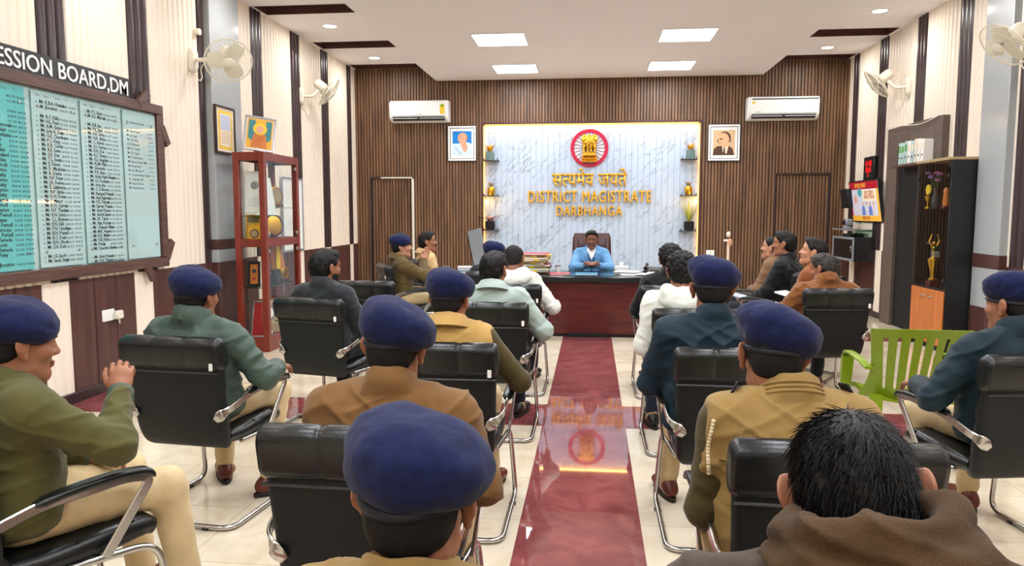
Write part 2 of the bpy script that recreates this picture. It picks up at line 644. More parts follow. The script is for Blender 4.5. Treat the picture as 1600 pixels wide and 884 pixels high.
# ---- marble panel
def marble():
    m = bpy.data.materials.new('white_veined_panel')
    m.use_nodes = True
    nt = m.node_tree
    b = nt.nodes['Principled BSDF']
    b.inputs['Roughness'].default_value = 0.3
    b.inputs['Specular IOR Level'].default_value = 0.45
    tc = nt.nodes.new('ShaderNodeTexCoord')
    mr = nt.nodes.new('ShaderNodeMapping')
    mr.inputs['Rotation'].default_value = (0, R(46), 0)
    mp = nt.nodes.new('ShaderNodeMapping')
    mp.inputs['Scale'].default_value = (0.9, 1.0, 5.0)
    nt.links.new(tc.outputs['Object'], mr.inputs[0])
    nt.links.new(mr.outputs[0], mp.inputs[0])
    n1 = nt.nodes.new('ShaderNodeTexNoise')
    n1.inputs['Scale'].default_value = 1.15
    n1.inputs['Detail'].default_value = 5
    n1.inputs['Roughness'].default_value = 0.62
    nt.links.new(mp.outputs[0], n1.inputs['Vector'])
    s = nt.nodes.new('ShaderNodeMath')
    s.operation = 'SUBTRACT'
    s.inputs[1].default_value = 0.5
    nt.links.new(n1.outputs['Fac'], s.inputs[0])
    a = nt.nodes.new('ShaderNodeMath')
    a.operation = 'ABSOLUTE'
    nt.links.new(s.outputs[0], a.inputs[0])
    rp = nt.nodes.new('ShaderNodeValToRGB')
    e = rp.color_ramp.elements
    e[0].position, e[0].color = 0.0, (0, 0, 0, 1)
    e[1].position, e[1].color = 0.013, (1, 1, 1, 1)
    nt.links.new(a.outputs[0], rp.inputs[0])
    n2 = nt.nodes.new('ShaderNodeTexNoise')
    n2.inputs['Scale'].default_value = 3.2
    nt.links.new(tc.outputs['Object'], n2.inputs['Vector'])
    rp2 = nt.nodes.new('ShaderNodeValToRGB')
    rp2.color_ramp.elements[0].position = 0.36
    rp2.color_ramp.elements[1].position = 0.5
    nt.links.new(n2.outputs['Fac'], rp2.inputs[0])
    mx0 = nt.nodes.new('ShaderNodeMath')
    mx0.operation = 'MAXIMUM'
    nt.links.new(rp.outputs[0], mx0.inputs[0])
    inv = nt.nodes.new('ShaderNodeMath')
    inv.operation = 'SUBTRACT'
    inv.inputs[0].default_value = 1.0
    nt.links.new(rp2.outputs[0], inv.inputs[1])
    nt.links.new(inv.outputs[0], mx0.inputs[1])
    mix = nt.nodes.new('ShaderNodeMix')
    mix.data_type = 'RGBA'
    mix.inputs['A'].default_value = (*srgb((128, 138, 152)), 1)
    mix.inputs['B'].default_value = (*srgb((180, 198, 220)), 1)
    nt.links.new(mx0.outputs[0], mix.inputs['Factor'])
    nt.links.new(mix.outputs['Result'], b.inputs['Base Color'])
    M['marble'] = m


marble()
mb = MB()
n = 36
w = (PX1 - PX0) / n
for i in range(n):
    a = PX0 + i * w
    mb.add([(a, YF - .03, .02), (a + w * .9, YF - .03, .02), (a + w * .9, YF - .03, PZ1), (a, YF - .03, PZ1)], [(0, 1, 2, 3)])
    mb.add([(a + w * .9, YF - .03, .02), (a + w * .95, YF - .022, .02), (a + w * .95, YF - .022, PZ1), (a + w * .9, YF - .03, PZ1)], [(0, 1, 2, 3)])
    mb.add([(a + w * .95, YF - .022, .02), (a + w, YF - .03, .02), (a + w, YF - .03, PZ1), (a + w * .95, YF - .022, PZ1)], [(0, 1, 2, 3)])
tag(mb.build('wall_panel', 'marble', smooth=False), 'white grey-veined panel with glowing warm edges behind the big desk', 'wall panel')
# LED tape hidden behind the wooden trim, washing the panel edges
led = MB()
led.box((PX0 + .02, WF + .032, PZ1 - .006), (PX1 - .02, WF + .05, PZ1 - .001))
led.box((PX0 + .001, WF + .032, .5), (PX0 + .006, WF + .05, PZ1 - .02)).box((PX1 - .006, WF + .032, .5), (PX1 - .001, WF + .05, PZ1 - .02))
tag(led.build('light_strip', 'led_warm', smooth=False), 'warm glowing light strip round the edge of the white veined panel', 'light strip')
lamp('cove_lamp', 'AREA', ((PX0 + PX1) / 2, WF + .03, PZ1 - .012), COVE_W, (1.0, .54, .17), PX1 - PX0 - .1, .03)
lamp('cove_lamp', 'AREA', (PX0 + .012, WF + .03, 1.75), COVE_W * .8, (1.0, .54, .17), .03, 2.4, (0, R(-90), 0))
lamp('cove_lamp', 'AREA', (PX1 - .012, WF + .03, 1.75), COVE_W * .8, (1.0, .54, .17), .03, 2.4, (0, R(90), 0))


# ---- floor: polished cream tiles, red granite strips
def tile_mat(name, base, vein, rough, scale, tile=None, seed=0.0, lo=.4, hi=.62, dist=1.5):
    m = bpy.data.materials.new(name)
    m.use_nodes = True
    nt = m.node_tree
    b = nt.nodes['Principled BSDF']
    b.inputs['Roughness'].default_value = rough
    b.inputs['Specular IOR Level'].default_value = 0.6
    tc = nt.nodes.new('ShaderNodeTexCoord')
    mp = nt.nodes.new('ShaderNodeMapping')
    mp.inputs['Location'].default_value = (seed, seed * 2, 0)
    nt.links.new(tc.outputs['Object'], mp.inputs[0])
    n = nt.nodes.new('ShaderNodeTexNoise')
    n.inputs['Scale'].default_value = scale
    n.inputs['Detail'].default_value = 8
    n.inputs['Roughness'].default_value = 0.6
    n.inputs['Distortion'].default_value = dist
    nt.links.new(mp.outputs[0], n.inputs['Vector'])
    rp = nt.nodes.new('ShaderNodeValToRGB')
    rp.color_ramp.elements[0].position = lo
    rp.color_ramp.elements[1].position = hi
    rp.color_ramp.elements[0].color = (*srgb(vein), 1)
    rp.color_ramp.elements[1].color = (*srgb(base), 1)
    nt.links.new(n.outputs['Fac'], rp.inputs[0])
    last = rp.outputs[0]
    if tile:
        br = nt.nodes.new('ShaderNodeTexBrick')
        br.offset = 0.0
        br.inputs['Scale'].default_value = 1.0
        br.inputs['Mortar Size'].default_value = 0.002
        br.inputs['Brick Width'].default_value = tile
        br.inputs['Row Height'].default_value = tile
        br.inputs['Color1'].default_value = (1, 1, 1, 1)
        br.inputs['Color2'].default_value = (0.93, 0.93, 0.92, 1)
        br.inputs['Mortar'].default_value = (0.55, 0.5, 0.42, 1)
        nt.links.new(tc.outputs['Object'], br.inputs['Vector'])
        mx = nt.nodes.new('ShaderNodeMix')
        mx.data_type = 'RGBA'
        mx.blend_type = 'MULTIPLY'
        mx.inputs['Factor'].default_value = 1.0
        nt.links.new(last, mx.inputs['A'])
        nt.links.new(br.outputs['Color'], mx.inputs['B'])
        last = mx.outputs['Result']
    nt.links.new(last, b.inputs['Base Color'])
    M[name] = m


tile_mat('cream_tile', (232, 221, 200), (212, 195, 168), 0.12, 1.6, 0.6, lo=.34, hi=.56)
tile_mat('red_granite', (146, 80, 80), (120, 60, 62), 0.035, 5.0, None, 3.0, lo=.36, hi=.62, dist=.8)
mb = MB()
mb.box((XL, YB, -.1), (XR, YF, 0), 0, 0)
struct(mb.build('floor', ['cream_tile'], smooth=False))
CX0, CX1 = -.345, .256
mb = MB()
mb.box((CX0, YB, .0002), (CX1, 9.6, .003))
mb.box((XL + .03, 5.27, .0002), (CX0, 5.87, .0028)).box((CX1, 5.27, .0002), (XR - .03, 5.87, .0028))
mb.box((XL + .03, 9.25, .0002), (CX0, 9.85, .0028)).box((CX1, 9.25, .0002), (XR - .03, 9.85, .0028))
mb.box((XL + .03, 1.0, .0002), (CX0, 1.6, .0028)).box((CX1, 1.0, .0002), (XR - .03, 1.6, .0028))
struct(mb.build('trim_2', 'red_granite', smooth=False))

# ---- ceiling: side strips with dark slots, dropped middle
SLOTS = [(8.93, 9.33), (10.86, 11.3), (12.55, 12.94), (6.9, 7.3), (4.9, 5.3), (2.9, 3.3), (.9, 1.3)]
SX0, SX1 = -2.72, 2.80
mb = MB()
mb.box((XL - .1, YB, 4.3), (XR + .1, YF + .1, 4.4), 0, 0)
for sgn, xa, xb in ((-1, XL, SX0), (1, SX1, XR)):
    ys = sorted(SLOTS)
    y = YB
    for a, b in ys:
        mb.box((xa, y, CEIL_Z), (xb, a, 4.3), 0, 0)
        wallx = xa if sgn < 0 else xb
        inner = wallx - sgn * .05
        mb.box((wallx, a, CEIL_Z), (inner, b, 4.3), 0, 0)
        lo, hi = (inner, xb) if sgn < 0 else (xa, inner)
        mb.box((lo, a, 4.16), (hi, b, 4.3), 0, 1)
        mb.box((lo, a, CEIL_Z - .002), (hi, a + .012, 4.16), 0, 1)
        mb.box((lo, b - .012, CEIL_Z - .002), (hi, b, 4.16), 0, 1)
        mb.box((lo, a, CEIL_Z - .002), (lo + .012, b, 4.16), 0, 1).box((hi - .012, a, CEIL_Z - .002), (hi, b, 4.16), 0, 1)
        y = b
    if y < YF:
        mb.box((xa, y, CEIL_Z), (xb, YF, 4.3), 0, 0)
struct(mb.build('ceiling', ['ceiling', 'slot'], smooth=False))
struct(MB().box((SX0, YB, SOFFIT_Z), (SX1, WF - .02, 4.3), 0).build('ceiling_soffit', 'ceiling', smooth=False))

# ---- columns
struct(MB().box((XL - .02, 7.78, 1.25), (XL + .09, 8.45, 4.06), .006, 0).box((XL - .02, 7.78, 1.0), (XL + .09, 8.45, 1.14), .003, 0)
       .box((XL - .02, 7.775, 1.14), (XL + .095, 8.455, 1.25), .003, 1).box((XL - .02, 7.775, 0), (XL + .095, 8.455, 1.0), .003, 1).build('trim_3', ['grey_col', 'walnut']))
struct(MB().box((XR + .02, 7.98, 1.11), (XR - .09, 8.5, 4.06), .006, 0).box((XR + .02, 7.98, .55), (XR - .09, 8.5, .97), .003, 0)
       .box((XR + .02, 7.975, .97), (XR - .095, 8.505, 1.11), .003, 1).box((XR + .02, 7.975, 0), (XR - .095, 8.505, .55), .003, 1).build('trim_4', ['grey_col', 'walnut']))

# ---- ceiling lights
first = None
for j, y in enumerate(PANEL_Y):
    for i, x in enumerate(PANEL_X):
        if y < 9:
            pass
        t = thing('ceiling_light', 'square white light panel in the dropped ceiling', 'ceiling light', (x, y, SOFFIT_Z), 0, 'square ceiling light panels')
        if y > 9:
            t['label'] = '%s bright square ceiling panel, %s of its pair' % ('far' if y > 11 else 'near', 'one above the left-hand portrait side' if x < 0 else 'one above the right-hand portrait side')
        MB().box((-.36, -.36, -.012), (-.335, .36, .004), .002).box((.335, -.36, -.012), (.36, .36, .004), .002).box((-.335, -.36, -.012), (.335, -.335, .004), .002).box((-.335, .335, -.012), (.335, .36, .004), .002).build('frame', 'white', t)
        MB().box((-.335, -.335, -.008), (.335, .335, .002)).build('diffuser', 'lightpanel', t, smooth=False)
for y in DOWN_Y:
    for x in DOWN_X:
        t = thing('downlight', 'round recessed downlight in the side ceiling', 'downlight', (x, y, CEIL_Z), 0, 'round downlights along the side ceilings')
        if y > 9:
            t['label'] = 'round downlight above the %s, %s' % ('wall with the name board' if x < 0 else 'wall with the wall screen', 'nearer the slatted wall' if y > 11 else 'second from the slatted wall')
        MB().lathe([(.085, -.004), (.1, -.012), (.125, -.008), (.128, .002), (.085, .002)], 28).build('rim', 'white', t)
        MB().lathe([(.001, -.006), (.084, -.006), (.084, .0), (.001, .0)], 24).build('lens', 'downlight', t)
# ================================================================== chairs
def rrect(w, d, r, n=5):
    """rounded rectangle outline centred on 0, as (a, b) pairs"""
    r = min(r, w / 2 - 1e-4, d / 2 - 1e-4)
    out = []
    for (sx, sy, a0) in ((1, 1, 0), (-1, 1, 90), (-1, -1, 180), (1, -1, 270)):
        for k in range(n + 1):
            a = R(a0 + 90 * k / n)
            out.append((sx * (w / 2 - r) + r * math.cos(a), sy * (d / 2 - r) + r * math.sin(a)))
    return out


def bez(pts, n=8):
    """smooth curve through points (Catmull-Rom)"""
    P = [Vector(p) for p in pts]
    P = [2 * P[0] - P[1]] + P + [2 * P[-1] - P[-2]]
    out = []
    for i in range(1, len(P) - 2):
        for k in range(n):
            t = k / n
            a, b, c, d = P[i - 1], P[i], P[i + 1], P[i + 2]
            out.append(0.5 * ((2 * b) + (-a + c) * t + (2 * a - 5 * b + 4 * c - d) * t * t + (-a + 3 * b - 3 * c + d) * t ** 3))
    out.append(P[-2])
    return out


def fillet(pts, r, n=6):
    """polyline with rounded corners"""
    P = [Vector(p) for p in pts]
    out = [P[0]]
    for i in range(1, len(P) - 1):
        a, b, c = P[i - 1], P[i], P[i + 1]
        u, v = (a - b), (c - b)
        rr = min(r, u.length * .49, v.length * .49)
        p, q = b + u.normalized() * rr, b + v.normalized() * rr
        for k in range(n + 1):
            t = k / n
            out.append((1 - t) ** 2 * p + 2 * t * (1 - t) * b + t * t * q)
    out.append(P[-1])
    return out


def shell(spine, widths, thick, r=.03, n=4):
    """loft of rounded slabs along a spine in the y,z plane"""
    rings = []
    L = len(spine)
    for i, p in enumerate(spine):
        a = spine[max(0, i - 1)]
        b = spine[min(L - 1, i + 1)]
        t = (b - a).normalized()
        nrm = Vector((0, -t.z, t.y))
        rings.append([p + Vector((1, 0, 0)) * u + nrm * v for (u, v) in rrect(widths[i], thick[i], min(r, thick[i] / 2 - .001), n)])
    return rings


def make_chair():
    t = thing('office_chair', 'black leather visitor chair', 'chair')
    # backrest: one padded shell rising from the seat
    sp = bez([(0, -.165, .395), (0, -.225, .41), (0, -.262, .48), (0, -.285, .62), (0, -.312, .78), (0, -.335, .90)], 5)
    L = len(sp) - 1
    wd, th = [], []
    for i in range(L + 1):
        f = i / L
        wd.append(.40 + .06 * min(1, f * 4) + .075 * f)
        th.append(.045 + .02 * math.sin(math.pi * min(1, f * 1.1)))
    e = [(sp[0] - (sp[1] - sp[0]).normalized() * .012)]
    back = MB().loft(shell([e[0]] + sp, [.34] + wd, [.02] + th, .03))
    bk = back.build('backrest', ['leather_rear'], t, ang=50)
    # front cushion of the back, three stitched rolls
    for (f0, f1) in ((.12, .40), (.41, .66), (.67, .9)):
        seg = sp[int(f0 * L):int(f1 * L) + 1]
        rr = []
        m = len(seg) - 1
        for i, p in enumerate(seg):
            a, b = seg[max(0, i - 1)], seg[min(m, i + 1)]
            tn = (b - a).normalized()
            nr = Vector((0, tn.z, -tn.y))
            s_ = math.sin(math.pi * (i + .15) / (m + .3)) ** .5
            rr.append([p + Vector((1, 0, 0)) * u + nr * (.032 + v) for (u, v) in rrect(.44 + .05 * f0, .02 + .03 * s_, .012, 4)])
        MB().loft(rr).build('back_cushion', 'leather', t, ang=50)
    # rolled headrest in three stitched sections
    hr = MB()
    xs = [(-.272, .55), (-.268, .85), (-.25, 1), (-.11, 1.0), (-.096, .965), (-.09, .93), (-.084, .965), (-.07, 1.0), (.07, 1.0), (.084, .965), (.09, .93), (.096, .965), (.11, 1.0), (.25, 1), (.268, .85), (.272, .55)]
    prof = rrect(.092, .165, .044, 6)
    tilt = R(11)
    rings = []
    for x, s_ in xs:
        ring = []
        for (a, b) in prof:
            a, b = a * s_, b * s_
            y = a * math.cos(tilt) - b * math.sin(tilt)
            z = a * math.sin(tilt) + b * math.cos(tilt)
            ring.append((x, -.322 + y, .872 + z))
        rings.append(ring)
    hr.loft([list(reversed(r)) for r in rings])
    hd = hr.build('headrest', 'leather', t, ang=60)
    pp = []
    for k in range(25):
        x = -.262 + .524 * k / 24
        pp.append((x, -.357 + .004 * math.cos(k * .26), .785))
    MB().tube(pp, .005, 6).build('piping', 'leather', hd)
    MB().box((.225, -.372, .80), (.243, -.366, .835), .001).build('label_tag', 'paper', t, label='small white and red cloth tag').data.materials.append(M['red'])
    # seat
    ss = bez([(0, -.21, .432), (0, -.08, .425), (0, .10, .435), (0, .21, .44), (0, .255, .425)], 5)
    n_ = len(ss) - 1
    st = MB().loft(shell(ss, [.46 + .03 * math.sin(math.pi * i / n_) for i in range(n_ + 1)], [.06 + .03 * math.sin(math.pi * min(1, i / n_ * 1.05)) for i in range(n_ + 1)], .04))
    se = st.build('seat', 'leather', t, ang=50)
    for k in (.35, .68):
        p = ss[int(k * n_)]
        MB().tube([(-.235, p.y, p.z + .035), (-.1, p.y, p.z + .046), (.1, p.y, p.z + .046), (.235, p.y, p.z + .035)], .004, 6).build('seam', 'leather', se)
    # arms: flat metal bar with a paddle on the back, black pad on top
    for s in (-1, 1):
        path = fillet([(s * .215, -.315, .545), (s * .245, -.318, .575), (s * .285, -.27, .605), (s * .292, -.13, .645), (s * .295, .14, .66), (s * .295, .215, .64), (s * .272, .06, .40)], .05, 6)
        rad = []
        for i in range(len(path)):
            f = i / (len(path) - 1)
            rad.append(.026 if f < .12 else (.026 - .008 * min(1, (f - .12) / .1)))
        rings = []
        for i, p in enumerate(path):
            a, b = path[max(0, i - 1)], path[min(len(path) - 1, i + 1)]
            tn = (b - a).normalized()
            side = Vector((s, 0, 0)) if i > 7 else Vector((s * .25, -.97, 0))
            if i in (5, 6, 7, 8, 9):
                q = (i - 4) / 6
                side = (Vector((s, 0, 0)) * q + Vector((0, -1, 0)) * (1 - q)).normalized()
            wdir = side.cross(tn).normalized()
            side = tn.cross(wdir).normalized()
            hw, ht = rad[i], .006
            if i == 0:
                hw *= .6
            rings.append([p + wdir * u * hw + side * v * ht for (u, v) in ((1, .3), (.8, 1), (-.8, 1), (-1, .3), (-1, -.3), (-.8, -1), (.8, -1), (1, -.3))])
        if s < 0:
            rings = [list(reversed(r)) for r in rings]
        arm = MB().loft(rings).build('armrest', 'chrome', t, ang=40)
        pd = bez([(s * .292, -.15, .652), (s * .294, -.05, .668), (s * .295, .09, .676), (s * .295, .19, .667), (s * .295, .222, .645)], 4)
        MB().loft([[p + Vector((u, 0, v)) for (u, v) in rrect(.052 * (1 if 0 < i < len(pd) - 1 else .7), .026 * (1 if 0 < i < len(pd) - 1 else .6), .011, 3)] for i, p in enumerate(pd)]).build('arm_pad', 'leather', arm, ang=50)
    # cantilever tube base
    path = fillet([(-.235, -.14, .395), (-.262, .24, .385), (-.285, .30, .013), (-.285, -.33, .013), (.285, -.33, .013), (.285, .30, .013), (.262, .24, .385), (.235, -.14, .395)], .075, 7)
    MB().tube(path, .0128, 10).build('sled_base', 'chrome', t)
    for x, y in ((-.15, -.33), (.15, -.33), (-.285, .15), (.285, .15)):
        MB().box((x - .018, y - .016, .0), (x + .018, y + .016, .012), .003).build('foot_glide', 'black', t)
    MB().tube([(-.25, .05, .392), (.25, .05, .392)], .012, 8).build('cross_tube', 'chrome', t)
    return t


CHAIR0 = make_chair()
CHAIR_USED = [False]


def place_chair(x, y, head, label, group='black leather visitor chairs'):
    o = copy_tree(CHAIR0) if CHAIR_USED[0] else CHAIR0
    CHAIR_USED[0] = True
    o.location = (x, y, .0032)
    o.rotation_euler = (0, 0, -R(head))
    return tag(o, label, 'chair', group)


# seats: x, y of the seat centre and heading (degrees clockwise from facing the desk)
SEATS = dict(
    P1=(-1.87, 2.30, 30), P2=(-1.98, 3.66, 6), P3=(-1.90, 5.28, 12), E=(-1.95, 6.6, 4), P4=(-.66, 2.29, 0), P5=(-.30, 1.28, 2),
    P6=(-.69, 3.64, 0), P7=(-.68, 5.18, 0), P8=(-.68, 6.45, 0), P9=(-1.03, 7.75, -4), P10=(-2.10, 8.5, 62), P11=(-1.96, 9.4, 66),
    P13=(.67, 6.45, 0), P14=(.65, 4.98, 0), P15=(.64, 3.64, 0), P16=(.64, 2.29, 0), P17=(.36, 1.0, 8), P18=(1.85, 3.62, -10),
    P19=(1.95, 8.7, -58), P20=(1.87, 7.95, -58), P21=(1.93, 7.2, -56), P22=(1.9, 6.36, -6))
CL = dict(
    P1='black leather chair turned towards the red aisle, carrying the man with a raised hand',
    P2='black leather chair under the man in the grey-green puffer jacket',
    P3='black leather chair under the bearded man in charcoal wool beside the glass cabinet',
    E='empty black leather chair in front of the bearded man in charcoal wool',
    P4='black leather chair behind the back of the man in plain brown jacket and beret',
    P5='black leather chair under the closest beret wearer beside the red aisle',
    P6='black leather chair under the man in tan vest and beret by the aisle',
    P7='black leather chair under the bareheaded man in the pale grey jacket',
    P8='black leather chair under the white hooded man just before the desk',
    P9='black leather chair beside the desk under the half-hidden cap wearer',
    P10='black leather chair under the clapping officer in olive by the slatted wall',
    P11='black leather chair under the bareheaded man in the tan zip jacket',
    P13='black leather chair under the curly haired man in black near the desk',
    P14='black leather chair under the man in the white hoodie with a thick hood',
    P15='black leather chair under the man in dark teal beside the aisle',
    P16='black leather chair under the man in khaki vest with red-trimmed shoulders',
    P17='black leather chair under the man wrapped in brown fleece',
    P18='black leather chair under the teal-jacketed officer beside the lime plastic chair',
    P19='black leather chair under the man in the brown tweed jacket and blue sweater',
    P20='black leather chair under the moustached man in the black coat',
    P21='black leather chair under the man in rust jacket holding white papers',
    P22='black leather chair under the man in rust wool coat in front of the wall shelf')
for k, (x, y, h) in SEATS.items():
    place_chair(x, y, h, CL[k])


# ---- lime green plastic armchair
def plastic_chair(x, y, head):
    t = thing('plastic_chair', 'empty lime green plastic armchair with slatted back', 'chair', (x, y, 0), -R(head))
    # back: frame and vertical slats on a gently curved reclined surface

    def B(u, z):
        f = (z - .42) / .43
        return Vector((u * (.92 + .12 * f), -.20 - .13 * f - .02 * f * f + .10 * (abs(u) / .27) ** 2 * (1 - .25 * f), z))

    def strip(us, zs, thk=.012):
        rings = []
        for (u0, u1, z) in zip(us[0], us[1], zs):
            a, b = B(u0, z), B(u1, z)
            o = Vector((0, thk, 0))
            m = B((u0 + u1) / 2, z)
            rings.append([a, m, b, b + o, m + o, a + o])
        return rings
    bk = MB()
    zs = [.40 + .45 * i / 10 for i in range(11)]
    for s in (-1, 1):
        o_ = [s * (.238 + .035 * i / 10 + .075 * max(0, 1 - i / 5.5) ** 2) for i in range(11)]
        i_ = [s * (.18 + .035 * i / 10) for i in range(11)]
        bk.loft(strip((o_, i_) if s < 0 else (i_, o_), zs))
    tz = [.80 + .055 * i / 4 for i in range(5)]
    for i in range(-6, 6):
        a, b = i * .045, (i + 1) * .045
        bk.loft(strip(([a] * 5, [b] * 5), [z + .012 * math.cos((i + .5) * .25) for z in tz], .02))
        bk.loft(strip(([a * .8] * 3, [b * .8] * 3), [.40, .44, .47]))
    pc = bk.build('backrest', 'greenplastic', t, ang=45)
    for k in range(6):
        c = -.15 + .06 * k
        w_ = .021
        n_ = 7
        zz = [.46 + .36 * i / n_ for i in range(n_ + 1)]
        mid = [c * (1 + .08 * i / n_) for i in range(n_ + 1)]
        MB().loft(strip(([m - w_ for m in mid], [m + w_ for m in mid]), zz)).build('back_slat', 'greenplastic', t, ang=45)
    se = MB()
    rings = []
    for i in range(9):
        f = i / 8
        yy = -.21 + .46 * f
        zz = .415 - .02 * math.sin(math.pi * f) + (.0 if f < .9 else -.02)
        hw = .20 + .045 * f
        rings.append([(u * hw, yy, zz + dz + .02 * abs(u) ** 3) for (u, dz) in ((-1, 0), (-.5, -.012), (0, -.016), (.5, -.012), (1, 0), (1, -.03), (0, -.036), (-1, -.03))])
    se.loft(rings)
    se.build('seat', 'greenplastic', t, ang=45)
    for s in (-1, 1):
        p = bez([(s * .265, -.20, .60), (s * .292, -.12, .635), (s * .30, .05, .645), (s * .298, .18, .63), (s * .292, .225, .57)], 5)
        MB().loft([[q + Vector((a, 0, b)) for a, b in rrect(.052, .018, .008, 3)] for q in p]).build('armrest', 'greenplastic', t, ang=45)
        for (x0, y0, z0, x1, y1, w0, w1) in ((s * .285, .215, .60, s * .30, .26, .036, .024), (s * .215, -.18, .43, s * .245, -.30, .036, .024)):
            rr = []
            for i in range(5):
                f = i / 4
                c = Vector((x0 + (x1 - x0) * f, y0 + (y1 - y0) * f, z0 * (1 - f)))
                w_ = w0 + (w1 - w0) * f
                rr.append([c + Vector((a, b, 0)) for a, b in ((-w_, -w_ * .8), (w_, -w_ * .8), (w_, w_ * .4), (w_ * .5, w_ * .8), (-w_ * .5, w_ * .8), (-w_, w_ * .4))])
            MB().loft([list(reversed(r)) for r in rr]).build('leg', 'greenplastic', t, ang=45)
    me = text_mesh('C.R.C.', .022, .0006, 'CENTER', .0006)
    text_obj('lettering', me, 'greenplastic', Matrix(((1, 0, 0, 0), (0, 0.2, -1, -.347), (0, 1, .2, .83), (0, 0, 0, 1))), pc)
    return t


plastic_chair(1.98, 4.86, 4)


# ================================================================== big desk
def desk():
    t = thing('executive_desk', 'long dark topped desk with mahogany front facing the aisle', 'desk', (0, 9.12, 0))
    MB().box((-1.28, 0, .69), (1.30, 1.03, .762), .012).build('desk_top', 'desktop', t)
    f = MB().box((-1.18, .07, .04), (1.20, .10, .69), .003)
    f.build('front_panel', 'mahogany', t)
    for x in (-1.2, 1.19):
        MB().box((x, .06, 0), (x + .03, .98, .69), .003).build('side_panel', 'mahogany', t)
    MB().box((-1.17, .085, 0), (1.19, .1, .045), .002).build('kick_board', 'blackmatt', t)
    MB().box((-.30, .03, 0.0), (.22, .075, .05), .004).build('foot_block', 'blackmatt', t)
    MB().box((-.36, .12, .762), (.34, .70, .769), .002).build('desk_pad', 'shelf_glass', t, label='pale glass writing pad')
    return t


desk()


def exec_chair(x, y):
    t = thing('executive_chair', 'high backed maroon leather swivel chair behind the desk', 'chair', (x, y, 0), R(180))
    sp = bez([(0, -.22, .50), (0, -.26, .70), (0, -.28, .95), (0, -.34, 1.25)], 5)
    n_ = len(sp) - 1
    MB().loft(shell(sp, [.50 + .06 * math.sin(math.pi * i / n_ * .8) for i in range(n_)] + [.5], [.06 + .05 * math.sin(math.pi * i / n_) for i in range(n_ + 1)], .05)).build('backrest', 'maroon_leather', t, ang=55)
    for z0, z1 in ((.56, .76), (.78, .98), (1.0, 1.2)):
        seg = [p for p in sp if z0 - .02 <= p.z <= z1 + .02]
        if len(seg) > 2:
            MB().loft(shell([p + Vector((0, .055, 0)) for p in seg], [.4] * len(seg), [.015] + [.045] * (len(seg) - 2) + [.015], .02)).build('back_cushion', 'maroon_leather', t, ang=55)
    ss = bez([(0, -.24, .50), (0, 0, .49), (0, .22, .49), (0, .27, .47)], 5)
    MB().loft(shell(ss, [.54] * len(ss), [.08] * len(ss), .04)).build('seat', 'maroon_leather', t, ang=55)
    for s in (-1, 1):
        a = MB().tube(fillet([(s * .29, -.24, .56), (s * .31, -.2, .70), (s * .31, .16, .70), (s * .29, .12, .46)], .05), .02, 8).build('armrest', 'black', t)
        MB().box((s * .31 - .03, -.18, .705), (s * .31 + .03, .15, .735), .01).build('arm_pad', 'maroon_leather', a)
    MB().tube([(0, 0, .08), (0, 0, .46)], .03, 12).build('column', 'black', t)
    for k in range(5):
        a = 2 * math.pi * k / 5 + .3
        lg = MB().tube([(0, 0, .10), (.28 * math.cos(a), .28 * math.sin(a), .07)], [.028, .018], 8).build('leg', 'black', t)
        MB().tube([(.28 * math.cos(a) - .012, .28 * math.sin(a), .03), (.28 * math.cos(a) + .012, .28 * math.sin(a), .03)], .03, 12).build('caster', 'black', lg)


exec_chair(0.0, 10.42)
# ================================================================== people: signed distance shapes meshed into single skins
def vnoise(P, seed=0):
    P = np.asarray(P, dtype=np.float64) + 37.0 * seed + 1000.0
    i = np.floor(P).astype(np.int64)
    f = P - i
    f = f * f * (3 - 2 * f)

    def h(a, b, c):
        n = (a * 374761393 + b * 668265263 + c * 2147483647 + seed * 974711) & 0x7fffffff
        n = ((n ^ (n >> 13)) * 1274126177) & 0x7fffffff
        return ((n ^ (n >> 16)) & 0xffff) / 32767.5 - 1.0
    r = 0
    for dx in (0, 1):
        for dy in (0, 1):
            for dz in (0, 1):
                w = (f[:, 0] if dx else 1 - f[:, 0]) * (f[:, 1] if dy else 1 - f[:, 1]) * (f[:, 2] if dz else 1 - f[:, 2])
                r = r + w * h(i[:, 0] + dx, i[:, 1] + dy, i[:, 2] + dz)
    return r


def A3(p):
    return np.array(p, dtype=float)


